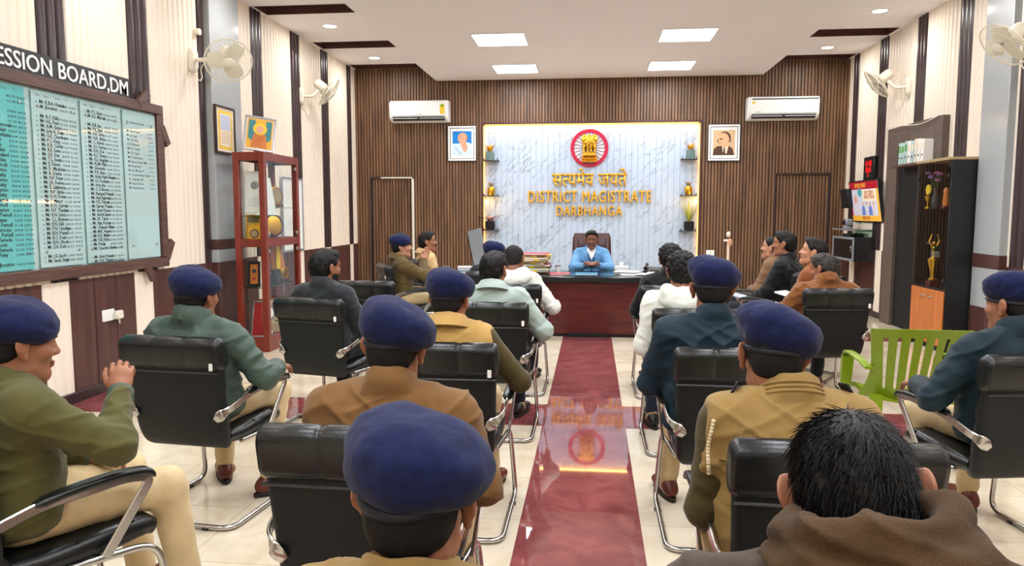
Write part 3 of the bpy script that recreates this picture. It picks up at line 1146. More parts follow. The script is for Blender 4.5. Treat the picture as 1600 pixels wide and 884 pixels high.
class Field:
    """smooth union / subtraction of simple solids on a tensor grid"""

    def __init__(s):
        s.ops = []

    def cone(s, a, b, ra, rb=None, k=.02, sub=False, flat=None):
        s.ops.append(('c', A3(a), A3(b), ra, ra if rb is None else rb, k, sub, flat))
        return s

    def ell(s, c, r, rot=None, k=.02, sub=False):
        s.ops.append(('e', A3(c), A3(r), None if rot is None else np.array(rot), None, k, sub, None))
        return s

    def plane(s, c, n, k=.005):
        s.ops.append(('p', A3(c), A3(n) / np.linalg.norm(n), None, None, k, True, None))
        return s

    def bounds(s):
        lo, hi = np.full(3, 1e9), np.full(3, -1e9)
        for o in s.ops:
            if o[6]:
                continue
            if o[0] == 'c':
                m = max(o[3], o[4]) + .012
                lo = np.minimum(lo, np.minimum(o[1], o[2]) - m)
                hi = np.maximum(hi, np.maximum(o[1], o[2]) + m)
            else:
                m = max(o[2]) + .012 if o[3] is not None else o[2] + .012
                lo = np.minimum(lo, o[1] - m)
                hi = np.maximum(hi, o[1] + m)
        return lo, hi

    def mesh(s, h, fine=()):
        lo, hi = s.bounds()
        ax = []
        for d in range(3):
            pts = [lo[d]]
            while pts[-1] < hi[d]:
                st = h
                for (fl, fh, hf) in fine:
                    if fl[d] - .02 <= pts[-1] <= fh[d] + .02:
                        st = min(st, hf)
                pts.append(pts[-1] + st)
            ax.append(np.array(pts))
        D = np.full((len(ax[0]), len(ax[1]), len(ax[2])), 1.0, dtype=np.float32)
        for (ty, a, b, ra, rb, k, sub, flat) in s.ops:
            if ty == 'c':
                m = max(ra, rb) + k + .03
                l_, h_ = np.minimum(a, b) - m, np.maximum(a, b) + m
            elif ty == 'e':
                m = (np.full(3, b.max()) if ra is not None else b) + k + .03
                l_, h_ = a - m, a + m
            else:
                l_, h_ = lo - 1, hi + 1
            sl = tuple(slice(max(0, np.searchsorted(ax[d], l_[d]) - 1), np.searchsorted(ax[d], h_[d]) + 1) for d in range(3))
            X, Y, Z = np.meshgrid(ax[0][sl[0]], ax[1][sl[1]], ax[2][sl[2]], indexing='ij')
            if X.size == 0:
                continue
            if ty == 'c':
                ab = b - a
                L2 = max(float(ab @ ab), 1e-9)
                t = np.clip(((X - a[0]) * ab[0] + (Y - a[1]) * ab[1] + (Z - a[2]) * ab[2]) / L2, 0, 1)
                dx, dy, dz = X - a[0] - t * ab[0], Y - a[1] - t * ab[1], Z - a[2] - t * ab[2]
                d = np.sqrt(dx * dx + dy * dy + dz * dz) - (ra + t * (rb - ra))
            elif ty == 'e':
                x, y, z = X - a[0], Y - a[1], Z - a[2]
                if ra is not None:
                    x, y, z = (ra[0, 0] * x + ra[1, 0] * y + ra[2, 0] * z, ra[0, 1] * x + ra[1, 1] * y + ra[2, 1] * z, ra[0, 2] * x + ra[1, 2] * y + ra[2, 2] * z)
                k0 = np.sqrt((x / b[0]) ** 2 + (y / b[1]) ** 2 + (z / b[2]) ** 2)
                k1 = np.sqrt((x / b[0] ** 2) ** 2 + (y / b[1] ** 2) ** 2 + (z / b[2] ** 2) ** 2) + 1e-9
                d = k0 * (k0 - 1) / k1
            else:
                d = (X - a[0]) * b[0] + (Y - a[1]) * b[1] + (Z - a[2]) * b[2]
            o = D[sl]
            if sub:
                q = -d if ty != 'p' else d
                hh = np.clip(.5 - .5 * (q - o) / -k, 0, 1) if False else np.maximum(k - np.abs(o - q), 0) / k
                D[sl] = np.maximum(o, q) + hh * hh * k * .25
            else:
                hh = np.maximum(k - np.abs(o - d), 0) / k
                D[sl] = np.minimum(o, d) - hh * hh * k * .25
        return nets(D, ax)


def nets(D, ax):
    S = D < 0
    nx, ny, nz = D.shape
    c = S[:-1, :-1, :-1].astype(np.int8)
    tot = np.zeros_like(c)
    for i in (0, 1):
        for j in (0, 1):
            for k in (0, 1):
                tot += S[i:nx - 1 + i, j:ny - 1 + j, k:nz - 1 + k]
    act = (tot > 0) & (tot < 8)
    I = np.argwhere(act)
    idx = -np.ones(act.shape, dtype=np.int64)
    idx[act] = np.arange(len(I))
    acc = np.zeros((len(I), 3))
    cnt = np.zeros(len(I))
    g = [ax[d] for d in range(3)]
    i0, j0, k0 = I[:, 0], I[:, 1], I[:, 2]
    for d in range(3):
        o = [q for q in range(3) if q != d]
        for u in (0, 1):
            for v in (0, 1):
                A = [i0, j0, k0]
                A = [a.copy() for a in A]
                A[o[0]] += u
                A[o[1]] += v
                B = [a.copy() for a in A]
                B[d] += 1
                va, vb = D[A[0], A[1], A[2]], D[B[0], B[1], B[2]]
                m = (va < 0) != (vb < 0)
                t = np.where(m, va / np.where(m, va - vb, 1), 0)
                P = np.stack([g[q][A[q]] for q in range(3)], 1)
                P[:, d] += t * (g[d][B[d]] - g[d][A[d]])
                acc[m] += P[m]
                cnt[m] += 1
    V = acc / np.maximum(cnt, 1)[:, None]
    F = []
    for d in range(3):
        sa = [slice(None)] * 3
        sb = [slice(None)] * 3
        sa[d] = slice(0, -1)
        sb[d] = slice(1, None)
        a, b = S[tuple(sa)], S[tuple(sb)]
        E = np.argwhere(a != b)
        o = [(d + 1) % 3, (d + 2) % 3]
        ok = (E[:, o[0]] > 0) & (E[:, o[1]] > 0) & (E[:, o[0]] < D.shape[o[0]] - 1) & (E[:, o[1]] < D.shape[o[1]] - 1)
        E = E[ok]
        q = []
        for (u, v) in ((-1, -1), (0, -1), (0, 0), (-1, 0)):
            C = E.copy()
            C[:, o[0]] += u
            C[:, o[1]] += v
            q.append(idx[C[:, 0], C[:, 1], C[:, 2]])
        Q = np.stack(q, 1)
        ins = a[E[:, 0], E[:, 1], E[:, 2]]
        Q[~ins] = Q[~ins][:, ::-1]
        F.append(Q)
    F = np.concatenate(F)
    F = F[(F >= 0).all(1)]
    return V, F


def vnormals(V, F):
    n = np.cross(V[F[:, 2]] - V[F[:, 0]], V[F[:, 3]] - V[F[:, 1]])
    N = np.zeros_like(V)
    for k in range(4):
        np.add.at(N, F[:, k], n)
    return N / (np.linalg.norm(N, axis=1)[:, None] + 1e-12)


def relax(V, F, it=1, w=.5):
    for _ in range(it):
        s_ = np.zeros_like(V)
        c = np.zeros(len(V))
        for k in range(4):
            a, b = F[:, k], F[:, (k + 1) % 4]
            np.add.at(s_, a, V[b])
            np.add.at(s_, b, V[a])
            np.add.at(c, a, 1)
            np.add.at(c, b, 1)
        V = V * (1 - w) + w * s_ / np.maximum(c, 1)[:, None]
    return V


def np_obj(name, V, F, mats, parent=None, mi=None, label=None):
    me = bpy.data.meshes.new(name)
    me.vertices.add(len(V))
    me.vertices.foreach_set('co', V.astype(np.float32).ravel())
    me.loops.add(F.size)
    me.loops.foreach_set('vertex_index', F.astype(np.int32).ravel())
    me.polygons.add(len(F))
    me.polygons.foreach_set('loop_start', np.arange(0, F.size, F.shape[1], dtype=np.int32))
    me.update(calc_edges=True)
    me.polygons.foreach_set('use_smooth', np.ones(len(F), dtype=bool))
    for m in (mats if isinstance(mats, (list, tuple)) else [mats]):
        me.materials.append(M[m])
    if mi is not None:
        me.polygons.foreach_set('material_index', mi.astype(np.int32))
    me.validate()
    me.update()
    return link(name, me, parent, label)


def rotm(rx=0, ry=0, rz=0):
    from mathutils import Euler
    return np.array(Euler((R(rx), R(ry), R(rz)), 'XYZ').to_matrix())


def ik(sh, wr, pole, la, lb):
    sh, wr, pole = A3(sh), A3(wr), A3(pole)
    d = wr - sh
    L = np.linalg.norm(d)
    if L > la + lb - .005:
        wr = sh + d / L * (la + lb - .005)
        d = wr - sh
        L = la + lb - .005
    u = d / L
    x = (la * la - lb * lb + L * L) / (2 * L)
    h = math.sqrt(max(la * la - x * x, 1e-6))
    p = pole - u * (pole @ u)
    p /= np.linalg.norm(p) + 1e-9
    return sh + u * x + p * h, wr


class Pose:
    pass


def pose(top=1.27, lean=2, side=0, twist=0, yaw=0, pitch=0, roll=0, arms=('thigh', 'thigh'), knees=.13, wd=1.0, feet=(0, 0), toe=12, hs=1.06, foot_w=None, headoff=(0, 0, 0)):
    p = Pose()
    p.hs, p.wd = hs, wd
    T = rotm(-lean, side, 0) @ rotm(0, 0, -twist)
    p.T = T
    P0 = A3((0, -.13, .545))
    S = (top - .12 * hs - P0[2]) / (.62 * (math.cos(R(lean)) if lean < 25 else 1))
    S = max(.7, min(1.14, S))
    p.S = S
    q = lambda x, y, z: P0 + T @ A3((x * wd, y, z * S))
    p.q = q
    p.pel, p.waist, p.chest, p.neck = P0, q(0, -.005, .15), q(0, -.005, .335), q(0, -.01, .475)
    p.sh = [q(-.178, -.01, .415), q(.178, -.01, .415)]
    p.H = T @ rotm(-pitch, roll, -yaw)
    p.head = q(0, .03, .62) + A3(headoff)
    p.el, p.wr, p.hd = [None, None], [None, None], [None, None]
    for i, s in enumerate((-1, 1)):
        a = arms[i]
        if a == 'thigh':
            wr, pole, hd = (s * .13, .17, .645), (s * .8, -.5, -.5), ((-s * .15, 1, -.25), (0, .25, 1))
        elif a == 'lap':
            wr, pole, hd = (s * .075, .10, .665), (s * .9, -.4, -.4), ((-s * .8, .6, -.2), (0, .3, 1))
        elif a == 'hang':
            wr, pole, hd = (s * .20, .13, .66), (s * .25, -1, -.5), ((-s * .15, 1, -.25), (0, .25, 1))
        elif a == 'rest':
            wr, pole, hd = (s * .285, .14, .715), (s * .5, -.8, -.3), ((0, 1, -.12), (0, .1, 1))
        else:
            wr, pole, hd = a
        p.el[i], p.wr[i] = ik(p.sh[i], wr, pole, .275 * min(1.05, S + .05), .245 * min(1.05, S + .05))
        p.hd[i] = hd
    p.hip = [A3((s * .095, -.09, .55)) for s in (-1, 1)]
    p.kn = [A3((s * knees, .345, .535)) for s in (-1, 1)]
    fw = foot_w or ((-knees - .01, .35), (knees + .01, .35))
    p.an = [A3((fw[i][0], fw[i][1] + feet[i], .10)) for i in (0, 1)]
    p.toe = toe
    return p


def hand_field(f, wr, fd, up, s, curl=40, h=1.0, spread=1.0, thumb=0.0):
    """palm, five separate bent fingers; s = +1 right hand, -1 left; up = back of the hand"""
    y = A3(fd) / np.linalg.norm(fd)
    z = A3(up)
    z = z - y * (z @ y)
    z /= np.linalg.norm(z)
    x = np.cross(y, z)
    B = np.stack([x, y, z], 1)
    W = lambda a, b, c: A3(wr) + B @ A3((a * h * -s, b * h, c * h))
    f.cone(W(0, -.02, 0), W(0, .02, 0), .027 * h, .028 * h, k=.02)
    f.ell(W(.0, .052, 0), A3((.040, .050, .0155)) * h, B, k=.02)
    f.ell(W(.022, .035, -.010), A3((.018, .030, .015)) * h, B, k=.02)
    for j, (bx_, by_, ln) in enumerate(((.031, .090, .070), (.0105, .096, .079), (-.0105, .093, .073), (-.030, .083, .056))):
        a = W(bx_, by_ - .012, 0)
        ang = 0
        base = A3((bx_, by_ - .012, 0))
        r = .0092 - .0006 * (j == 3)
        for seg, (fr, cu) in enumerate(((.46, .55), (.31, 1.0), (.27, .75))):
            ang += curl * cu * (1 + .10 * (j - 1))
            dirv = A3((bx_ * 1.6 * spread * math.cos(R(ang)), math.cos(R(ang)), -math.sin(R(ang))))
            nb = base + dirv * (ln * 1.15 * fr)
            f.cone(W(*base), W(*nb), r * h, (r - .0010) * h, k=.005)
            base = nb
            r -= .0010
    t0, t1, t2, t3 = (.020, .018, -.006), (.046, .044, -.016 - .01 * thumb), (.052 - .012 * thumb, .074, -.026 - .012 * thumb), (.048 - .022 * thumb, .098, -.034 - .014 * thumb)
    f.cone(W(*t0), W(*t1), .014 * h, .0118 * h, k=.012)
    f.cone(W(*t1), W(*t2), .0112 * h, .0102 * h, k=.006)
    f.cone(W(*t2), W(*t3), .0102 * h, .0082 * h, k=.006)


def head_field(f, p, nose=1.0, jaw=1.0, neck_r=.054):
    hs = p.hs
    W = lambda x, y, z: p.head + p.H @ (A3((x, y, z)) * hs)
    E = lambda c, r, k=.02, rot=None, sub=False: f.ell(W(*c), A3(r) * hs, p.H if rot is None else p.H @ rot, k=k, sub=sub)
    C = lambda a, b, ra, rb, k=.015: f.cone(W(*a), W(*b), ra * hs, rb * hs, k=k)
    f.cone(p.neck + p.T @ A3((0, -.002, -.02)), W(0, -.025, -.055), neck_r * 1.2, neck_r * 1.12, k=.03)
    E((0, -.010, .032), (.073, .094, .084), .03)
    E((0, .030, -.025), (.060, .064, .078), .03)
    C((-.038, .02, -.072), (0, .066, -.092), .024 * jaw, .024, .025)
    C((.038, .02, -.072), (0, .066, -.092), .024 * jaw, .024, .025)
    C((-.040, .070, .030), (.040, .070, .030), .014, .014, .02)
    E((0, .030, .052), (.060, .060, .055), .03)
    E((0, .072, -.094), (.020, .016, .015), .02)
    E((-.036, .062, -.018), (.026, .026, .024), .02)
    E((.036, .062, -.018), (.026, .026, .024), .02)
    for s in (-1, 1):
        E((s * .032, .101, .011), (.017, .0125, .010), .012, sub=True)
        E((s * .031, .0795, .011), (.0135, .0120, .0110), .006)
        C((s * .018, .091, .0205), (s * .045, .082, .0185), .0042, .0038, .004)
        # ear: rim, lobe, hollow
        ro = rotm(0, 0, s * 22)
        E((s * .082, -.006, .003), (.0100, .021, .035), .008, ro)
        E((s * .091, -.011, .010), (.0068, .022, .027), .006, ro)
        E((s * .0975, -.002, .006), (.006, .009, .016), .006, ro, sub=True)
        E((s * .081, .002, -.029), (.0075, .010, .013), .008)
    C((0, .088, .022), (0, .1035, -.016), .0085, .0122 * nose, .014)
    E((0, .1055, -.021), (.0120 * nose, .0115 * nose, .010), .010)
    for s in (-1, 1):
        E((s * .0125, .097, -.0235), (.0085, .010, .0075), .008)
    E((0, .094, -.0525), (.023, .010, .0058), .006)
    E((0, .093, -.0635), (.020, .010, .0065), .006)


def build_person(key, label, top_mat, p, skin='skin', legs='cream_trousers', hat=None, hair='hair_short', style='short', h=.012, hf=.006, hj=.011,
                 shoes='shoe', sleeves=None, collar='stand', puff=False, stache=False, beard=False, hood=False, hands=(1, 1), curl=(40, 40), thumb=(0, 0), wrinkle=1.0, neckline=None,
                 fat=1.0, seams=None, jaw=1.0, hstrand=0, glasses=False, sock='sock', brim=1.0, cuff_m=None, collar_r=1.0):
    x, y, hd = SEATS[key]
    dx, dy, dh = OFFS.get(key, (0, 0, 0))
    t = thing('person', label, 'person', (x + dx, y + dy, .0032), -R(hd + dh))
    P = p
    hs = P.hs
    # ---------------- skin: one continuous body
    f = Field()
    head_field(f, P, jaw=jaw)
    f.ell(P.chest + P.T @ A3((0, .01, 0)), (.138 * P.wd, .082, .15), P.T, k=.05)
    f.ell(P.waist, (.140 * P.wd, .095, .16), P.T, k=.05)
    f.ell(P.pel + A3((0, .02, .02)), (.150, .11, .11), k=.05)
    f.cone(P.sh[0], P.sh[1], .040, .040, k=.03)
    f.cone(P.neck, P.neck * .75 + P.chest * .25, .050, .055, k=.03)
    for i, s in enumerate((-1, 1)):
        f.cone(P.sh[i], P.el[i], .048, .040, k=.03)
        f.cone(P.el[i], P.wr[i], .038, .027, k=.02)
        f.cone(P.hip[i], P.kn[i], .072, .052, k=.04)
        f.cone(P.kn[i], P.an[i], .050, .036, k=.03)
        f.cone(P.an[i] + A3((0, 0, .0)), P.an[i] + A3((0, .06, -.055)), .036, .028, k=.02)
        if hands[i]:
            hand_field(f, P.wr[i] + (P.wr[i] - P.el[i]) / np.linalg.norm(P.wr[i] - P.el[i]) * .02, P.hd[i][0], P.hd[i][1], s, curl[i], thumb=thumb[i])
    fine = [(P.head - .135 * hs, P.head + .135 * hs, hf)]
    for i in (0, 1):
        if hands[i] == 2:
            fine.append((P.wr[i] - .12, P.wr[i] + .12, max(.0036, hf * .9)))
    V, F = f.mesh(h, fine)
    V = relax(V, F, 1, .35)
    c = V[F].mean(1)
    loc = (c - P.head) @ P.H / hs
    mi = np.zeros(len(F), dtype=int)
    X, Y, Z = loc[:, 0], loc[:, 1], loc[:, 2]
    near = np.linalg.norm(loc, axis=1) < .17
    lip = near & (Y > .088) & (np.abs(X) < .022) & (Z < -.049) & (Z > -.069)
    mi[lip] = 1
    for s in (-1, 1):
        ey = near & (((X - s * .031) / .0110) ** 2 + ((Z - .0100) / .0052) ** 2 < 1) & (Y > .08)
        mi[ey] = 2
        ir = near & (((X - s * .031) / .0062) ** 2 + ((Z - .0100) / .0056) ** 2 < 1) & (Y > .08)
        mi[ir] = 3
    np_obj('body', V, F, [skin, 'lip', 'eyewhite', 'iris'], t, mi)
    W = lambda a, b, c_: P.head + P.H @ (A3((a, b, c_)) * hs)
    # ---------------- eyebrows, moustache, beard
    for s in (-1, 1):
        mb = MB()
        mb.tube([W(s * .014, .098, .0275), W(s * .032, .096, .0325), W(s * .050, .080, .0275)], [.0030 * hs, .0040 * hs, .0015 * hs], 6)
        mb.build('eyebrow', 'hair', t)
    if stache:
        mb = MB()
        for s in (-1, 1):
            mb.tube([W(0, .108, -.0385), W(s * .016, .106, -.041), W(s * .034, .090, -.052)], [.0062 * hs, .0066 * hs, .003 * hs], 7)
        mb.build('moustache', 'hair', t)
    # ---------------- hair
    g = Field()
    ex = {'short': .005, 'thick': .013, 'curly': .018, 'parted': .012, 'crop': .003}[style]
    g.ell(W(0, -.010, .032), (A3((.073, .094, .084)) + ex) * hs, P.H, k=.02)
    g.ell(W(0, .030, .052), (A3((.060, .060, .055)) + ex) * hs, P.H, k=.03)
    if style != 'crop':
        g.ell(W(0, -.050, -.02), (A3((.058, .046, .060)) + ex * .7) * hs, P.H, k=.04)
    else:
        g.ell(W(0, -.055, -.02), (A3((.055, .044, .060))) * hs, P.H, k=.03)
    if style in ('thick', 'curly', 'parted'):
        g.ell(W(.0, .035, .098), A3((.060, .060, .026)) * hs, P.H, k=.03)
    n_ = P.H @ A3((0, .80, -.60))
    g.plane(W(0, .060 if style != 'crop' else .040, .058), n_, .012)
    n2 = P.H @ A3((0, .25, -1.0))
    g.plane(W(0, -.05, -.058 if style in ('short', 'crop') else -.070), n2, .02)
    for s in (-1, 1):
        g.ell(W(s * .082, .014, -.012), A3((.02, .034, .036)) * hs, P.H, k=.01, sub=True)
    V, F = g.mesh(max(.0055, hf * 1.2))
    V = relax(V, F, 1, .4)
    N = vnormals(V, F)
    L = (V - P.head) @ P.H
    amp = {'short': .0022, 'thick': .0060, 'curly': .0095, 'parted': .0045, 'crop': .001}[style]
    fr = {'short': (60, 30, 30), 'thick': (55, 26, 26), 'curly': (62, 62, 62), 'parted': (70, 20, 20), 'crop': (80, 80, 80)}[style]
    V = V + N * (amp * (vnoise(L * A3(fr), 3) + .5 * vnoise(L * A3(fr) * 2.1, 5)))[:, None]
    ho = np_obj('hair', V, F, hair, t)
    if hstrand:
        rr = np.random.RandomState(5)
        mb = MB()
        pick = rr.choice(len(V), min(hstrand, len(V)), replace=False)
        cr = A3((.01, -.045, .11))
        for q in pick:
            b, n = V[q], N[q]
            if L[q, 2] < -.06:
                continue
            away = L[q] - cr
            sw = np.cross(away, A3((0, 0, 1)))
            fl = away / (np.linalg.norm(away) + .02) + .45 * sw / (np.linalg.norm(sw) + .02) + A3((0, 0, -.25))
            fl = P.H @ fl
            fl = fl - n * (fl @ n)
            fl /= np.linalg.norm(fl) + 1e-9
            fl = fl + rr.normal(0, .16, 3)
            ln = rr.uniform(.016, .034)
            lift = rr.uniform(.0, .11)
            lift *= min(1, .25 + np.linalg.norm(away) / .12)
            p0 = b - n * .002
            p1 = b + fl * ln * .5 + n * ln * lift
            p2 = b + fl * ln + n * ln * lift * .9
            mb.tube([p0, p1, p2], [.0009, .0008, .0002], 3, caps=False)
        mb.build('loose_strand', hair, ho)
    if beard:
        g = Field()
        g.ell(W(0, .030, -.032), A3((.064, .068, .080)) * hs, P.H, k=.02)
        g.cone(W(-.040, .02, -.072), W(0, .066, -.094), .027 * hs, .027 * hs, k=.02)
        g.cone(W(.040, .02, -.072), W(0, .066, -.094), .027 * hs, .027 * hs, k=.02)
        g.plane(W(0, .03, -.030), P.H @ A3((0, .18, 1)), .008)
        g.plane(W(0, -.006, 0), P.H @ A3((0, -1, 0)), .006)
        g.ell(W(0, .105, -.056), A3((.026, .03, .013)) * hs, P.H, k=.006, sub=True)
        V, F = g.mesh(max(.005, hf))
        V = relax(V, F, 1, .4)
        np_obj('beard', V, F, 'hair', t)
    # ---------------- beret
    if hat:
        b = Field()
        tl, dr = hat
        b.ell(W(0, -.008, .060), A3((.086, .107, .044)) * hs, P.H, k=.02)
        RR = P.H @ rotm(-7, tl, 0)
        b.ell(W(.006 * brim, -.016, .082), A3((.104 * brim, .121, .064)) * hs, RR, k=.03)
        b.ell(W(.050 * brim, -.016, .064 - dr), A3((.070, .100, .052)) * hs, RR, k=.035)
        b.ell(W(-.040, .010, .104), A3((.062, .084, .044)) * hs, RR, k=.035)
        b.ell(W(0, -.06, .058), A3((.085, .062, .046)) * hs, RR, k=.035)
        V, F = b.mesh(max(.0065, hf * 1.2))
        V = relax(V, F, 1, .4)
        N = vnormals(V, F)
        L = (V - P.head) @ P.H
        V = V + N * (.0050 * vnoise(L * 15, 11 + sum(map(ord, key))) + .0026 * vnoise(L * A3((30, 30, 44)), 4) + .0008 * vnoise(L * 90, 6))[:, None]
        bo = np_obj('beret', V, F, 'beret', t)
        ring = []
        for k in range(40):
            a = 2 * math.pi * k / 40
            ring.append(W(.0830 * math.cos(a), -.007 + .1045 * math.sin(a), .024 + .008 * math.sin(a)))
        MB().tube(ring, .0055 * hs, 8, closed=True, flat=1.5).build('band', 'beret_band', bo)
    # ---------------- jacket
    def torso(j, arms=True, g=.0, armr=0.0):
        w = P.wd * fat
        j.ell(P.chest + P.T @ A3((0, .0, .0)), (.182 * w + g, .122 * fat + g, .195 * P.S), P.T, k=.05)
        j.ell(P.waist + P.T @ A3((0, .012, .0)), (.176 * w + g, .130 * fat + g, .19 * P.S), P.T, k=.05)
        j.ell(P.pel + A3((0, .02, .035)), (.185 * w + g, .145 + g, .12), k=.05)
        j.cone(P.sh[0], P.sh[1], .060 + g, .060 + g, k=.05)
        for i in (0, 1):
            j.cone(P.neck + P.T @ A3((0, -.005, .0)), P.sh[i] * .85 + P.neck * .15, .060 + g, .060 + g, k=.04)
            if arms:
                j.cone(P.sh[i], P.el[i], .069 + armr, .057 + armr, k=.045)
                j.cone(P.el[i], P.wr[i], .056 + armr, .042 + armr, k=.03)

    def cloth_mesh(j, hh, wr, seed, puffy=False):
        V, F = j.mesh(hh)
        V = relax(V, F, 2, .5)
        N = vnormals(V, F)
        Rr, Rl = rotm(0, 32, 0), rotm(0, -28, 10)
        rg = lambda q, sd: (1 - np.abs(vnoise(q, sd)) * 2.0).clip(0, 1) ** 2.2 - .3
        body = np.exp(-(V[:, 0] / .22) ** 4)
        d = wr * (.0060 * vnoise(V * A3((6, 6, 10)), seed) + .0115 * rg((V @ Rr) * A3((3.5, 5, 13)), seed + 1) * (.5 + .5 * body) + .0090 * rg((V @ Rl) * A3((4.5, 6, 16)), seed + 4) + .0018 * vnoise(V * A3((30, 30, 44)), seed + 6))
        for i in (0, 1):
            for (a, b_, e) in ((P.sh[i], P.el[i], 1), (P.el[i], P.wr[i], 0)):
                ab = b_ - a
                tt = np.clip(((V - a) @ ab) / (ab @ ab), 0, 1)
                ds = np.linalg.norm(V - a - tt[:, None] * ab, axis=1)
                m = np.exp(-(np.maximum(ds - .05, 0) / .03) ** 2)
                el = np.linalg.norm(V - P.el[i], axis=1)
                ln = tt * np.linalg.norm(ab)
                ph = ln * 105 + 3.0 * vnoise(V * 11, seed + 2 + i)
                d += wr * m * .0042 * np.sin(ph) * np.exp(-(el / .10) ** 2)
                if puffy:
                    d += m * .008 * (np.abs(np.sin(ln * math.pi / .062)) - .5) * (.6 + .4 * (ds < .12))
        if puffy:
            ins = np.exp(-((np.abs(V[:, 0]) / .2) ** 6))
            d += ins * .009 * (np.abs(np.sin((V[:, 2] - .02 * np.abs(V[:, 0])) * math.pi / .075)) - .5)
        return V + N * d[:, None], F

    seed = sum(map(ord, key))
    vest = sleeves is not None
    j = Field()
    torso(j, True, .0 if not vest else -.020, .004 if not vest else -.004)
    V, F = cloth_mesh(j, hj, wrinkle * (.45 if vest else 1), seed, puff)
    jk = np_obj('shirt' if vest else 'jacket', V, F, sleeves if vest else top_mat, t)
    if vest:
        j = Field()
        torso(j, False, .015)
        for i in (0, 1):
            j.cone(P.sh[i] + P.T @ A3(((-1, 1)[i] * .0, 0, -.01)), P.sh[i] * .55 + P.el[i] * .45, .074, .068, k=.02)
            o = P.sh[i] + P.T @ A3(((-1, 1)[i] * .045 * P.wd, 0, 0))
            j.plane(o, P.T @ A3(((-1, 1)[i] * 1.0, 0, .10)), .012)
        V, F = cloth_mesh(j, hj, wrinkle * .7, seed + 9)
        jk = np_obj('vest', V, F, top_mat, t)
    P.V, P.F = V, F
    bvh = BVHTree.FromPolygons([Vector(v) for v in V], [tuple(q) for q in F])

    def onback(pts, r, m, name='seam', fwd=False):
        out = []
        for (a, z) in pts:
            o = P.q(a, -.6 if not fwd else .6, z)
            dr_ = P.T @ A3((0, 1 if not fwd else -1, 0))
            hit = bvh.ray_cast(Vector(o), Vector(dr_))
            if hit[0] is not None:
                out.append(hit[0])
        if len(out) > 2:
            MB().tube(out, r, 6).build(name, m, jk)
    for sm in (seams or []):
        onback(*sm)
    # collar
    if collar:
        rings = []
        cr = {'stand': (.082, .070, .056), 'fold': (.082, .070, .050), 'rib': (.086, .074, .058), 'high': (.092, .080, .072)}[collar]
        base = P.neck + P.T @ A3((0, -.012, .012))
        Tm = P.T @ rotm(-12, 0, 0)
        for (rr_, zz) in ((cr[0] + .022, -.060), (cr[0] + .016, -.024), (cr[0] + .009, .004), (cr[1] + .010, cr[2] * .6), (cr[1] + .006, cr[2]), (cr[1] + .001, cr[2] + .004), (cr[1] - .005, cr[2]), (cr[1] - .006, cr[2] * .5), (cr[0] - .004, -.02)):
            rr_ *= collar_r

            def rad(a, r=rr_, z=zz):
                if z > .003:
                    return r
                u = Tm @ A3((math.cos(a), math.sin(a), 0))
                o = base + Tm @ A3((0, 0, z + .010 * -math.sin(a)))
                hit = bvh.ray_cast(Vector(o + u * .35), Vector(-u), .34)
                return min(r, .35 - hit[3] - (.002 - z * .15)) if hit[0] is not None else r * .9
            rings.append([base + Tm @ A3((rad(a) * 1.02 * math.cos(a), rad(a) * math.sin(a) * 1.05, zz + .010 * -math.sin(a) + .0025 * math.sin(a * 5 + seed))) for a in [2 * math.pi * k / 36 for k in range(36)]])
        co = MB().loft(rings, caps=False).build('collar', top_mat, jk, ang=70)
        if collar == 'rib':
            for zz, rq in ((.008, .0945), (.022, .0895), (.036, .0860)):
                MB().tube([base + Tm @ A3((rq * collar_r * 1.02 * math.cos(a), rq * collar_r * 1.05 * math.sin(a), zz - .010 * math.sin(a))) for a in [2 * math.pi * k / 36 for k in range(36)]], .004, 6, closed=True).build('rib', top_mat, jk)
        if collar == 'fold':
            rings = []
            for (rr_, zz) in ((cr[1] + .006, cr[2] + .003), (cr[1] + .014, cr[2] + .002), (cr[0] + .026, .012), (cr[0] + .036, -.012), (cr[0] + .030, -.016), (cr[0] + .018, .008)):
                rings.append([base + Tm @ A3((rr_ * collar_r * 1.05 * math.cos(a), rr_ * collar_r * math.sin(a) * 1.05, zz + .010 * -math.sin(a))) for a in [2 * math.pi * k / 36 for k in range(36)]])
            MB().loft(rings, caps=False).build('collar_fold', top_mat, jk, ang=70)
    if hood:
        g = Field()
        base = P.neck + P.T @ A3((0, -.02, -.005))
        for k in range(14):
            a = R(200 + 140 * k / 13)
            a2 = R(200 + 140 * (k + 1) / 13)
            q = lambda a_, rr_, zz: base + P.T @ A3((rr_ * math.cos(a_) * 1.1, rr_ * math.sin(a_) * .95, zz - .05 * (-math.sin(a_)) ** 3))
            g.cone(q(a, .105, .03), q(a2, .105, .03), .040, .040, k=.03)
            g.cone(q(a, .125, -.015), q(a2, .125, -.015), .034, .034, k=.03)
        g.cone(base + P.T @ A3((-.10, .06, .0)), base + P.T @ A3((-.105, -.04, .02)), .026, .036, k=.03)
        g.cone(base + P.T @ A3((.10, .06, .0)), base + P.T @ A3((.105, -.04, .02)), .026, .036, k=.03)
        g.cone(base + P.T @ A3((0, -.10, -.05)), base + P.T @ A3((0, -.105, -.10)), .05, .03, k=.05)
        V, F = g.mesh(.009)
        V = relax(V, F, 2, .5)
        N = vnormals(V, F)
        V = V + N * (.005 * vnoise(V * A3((14, 14, 22)), seed) + .003 * vnoise(V * 34, seed + 3))[:, None]
        np_obj('hood', V, F, top_mat, jk)
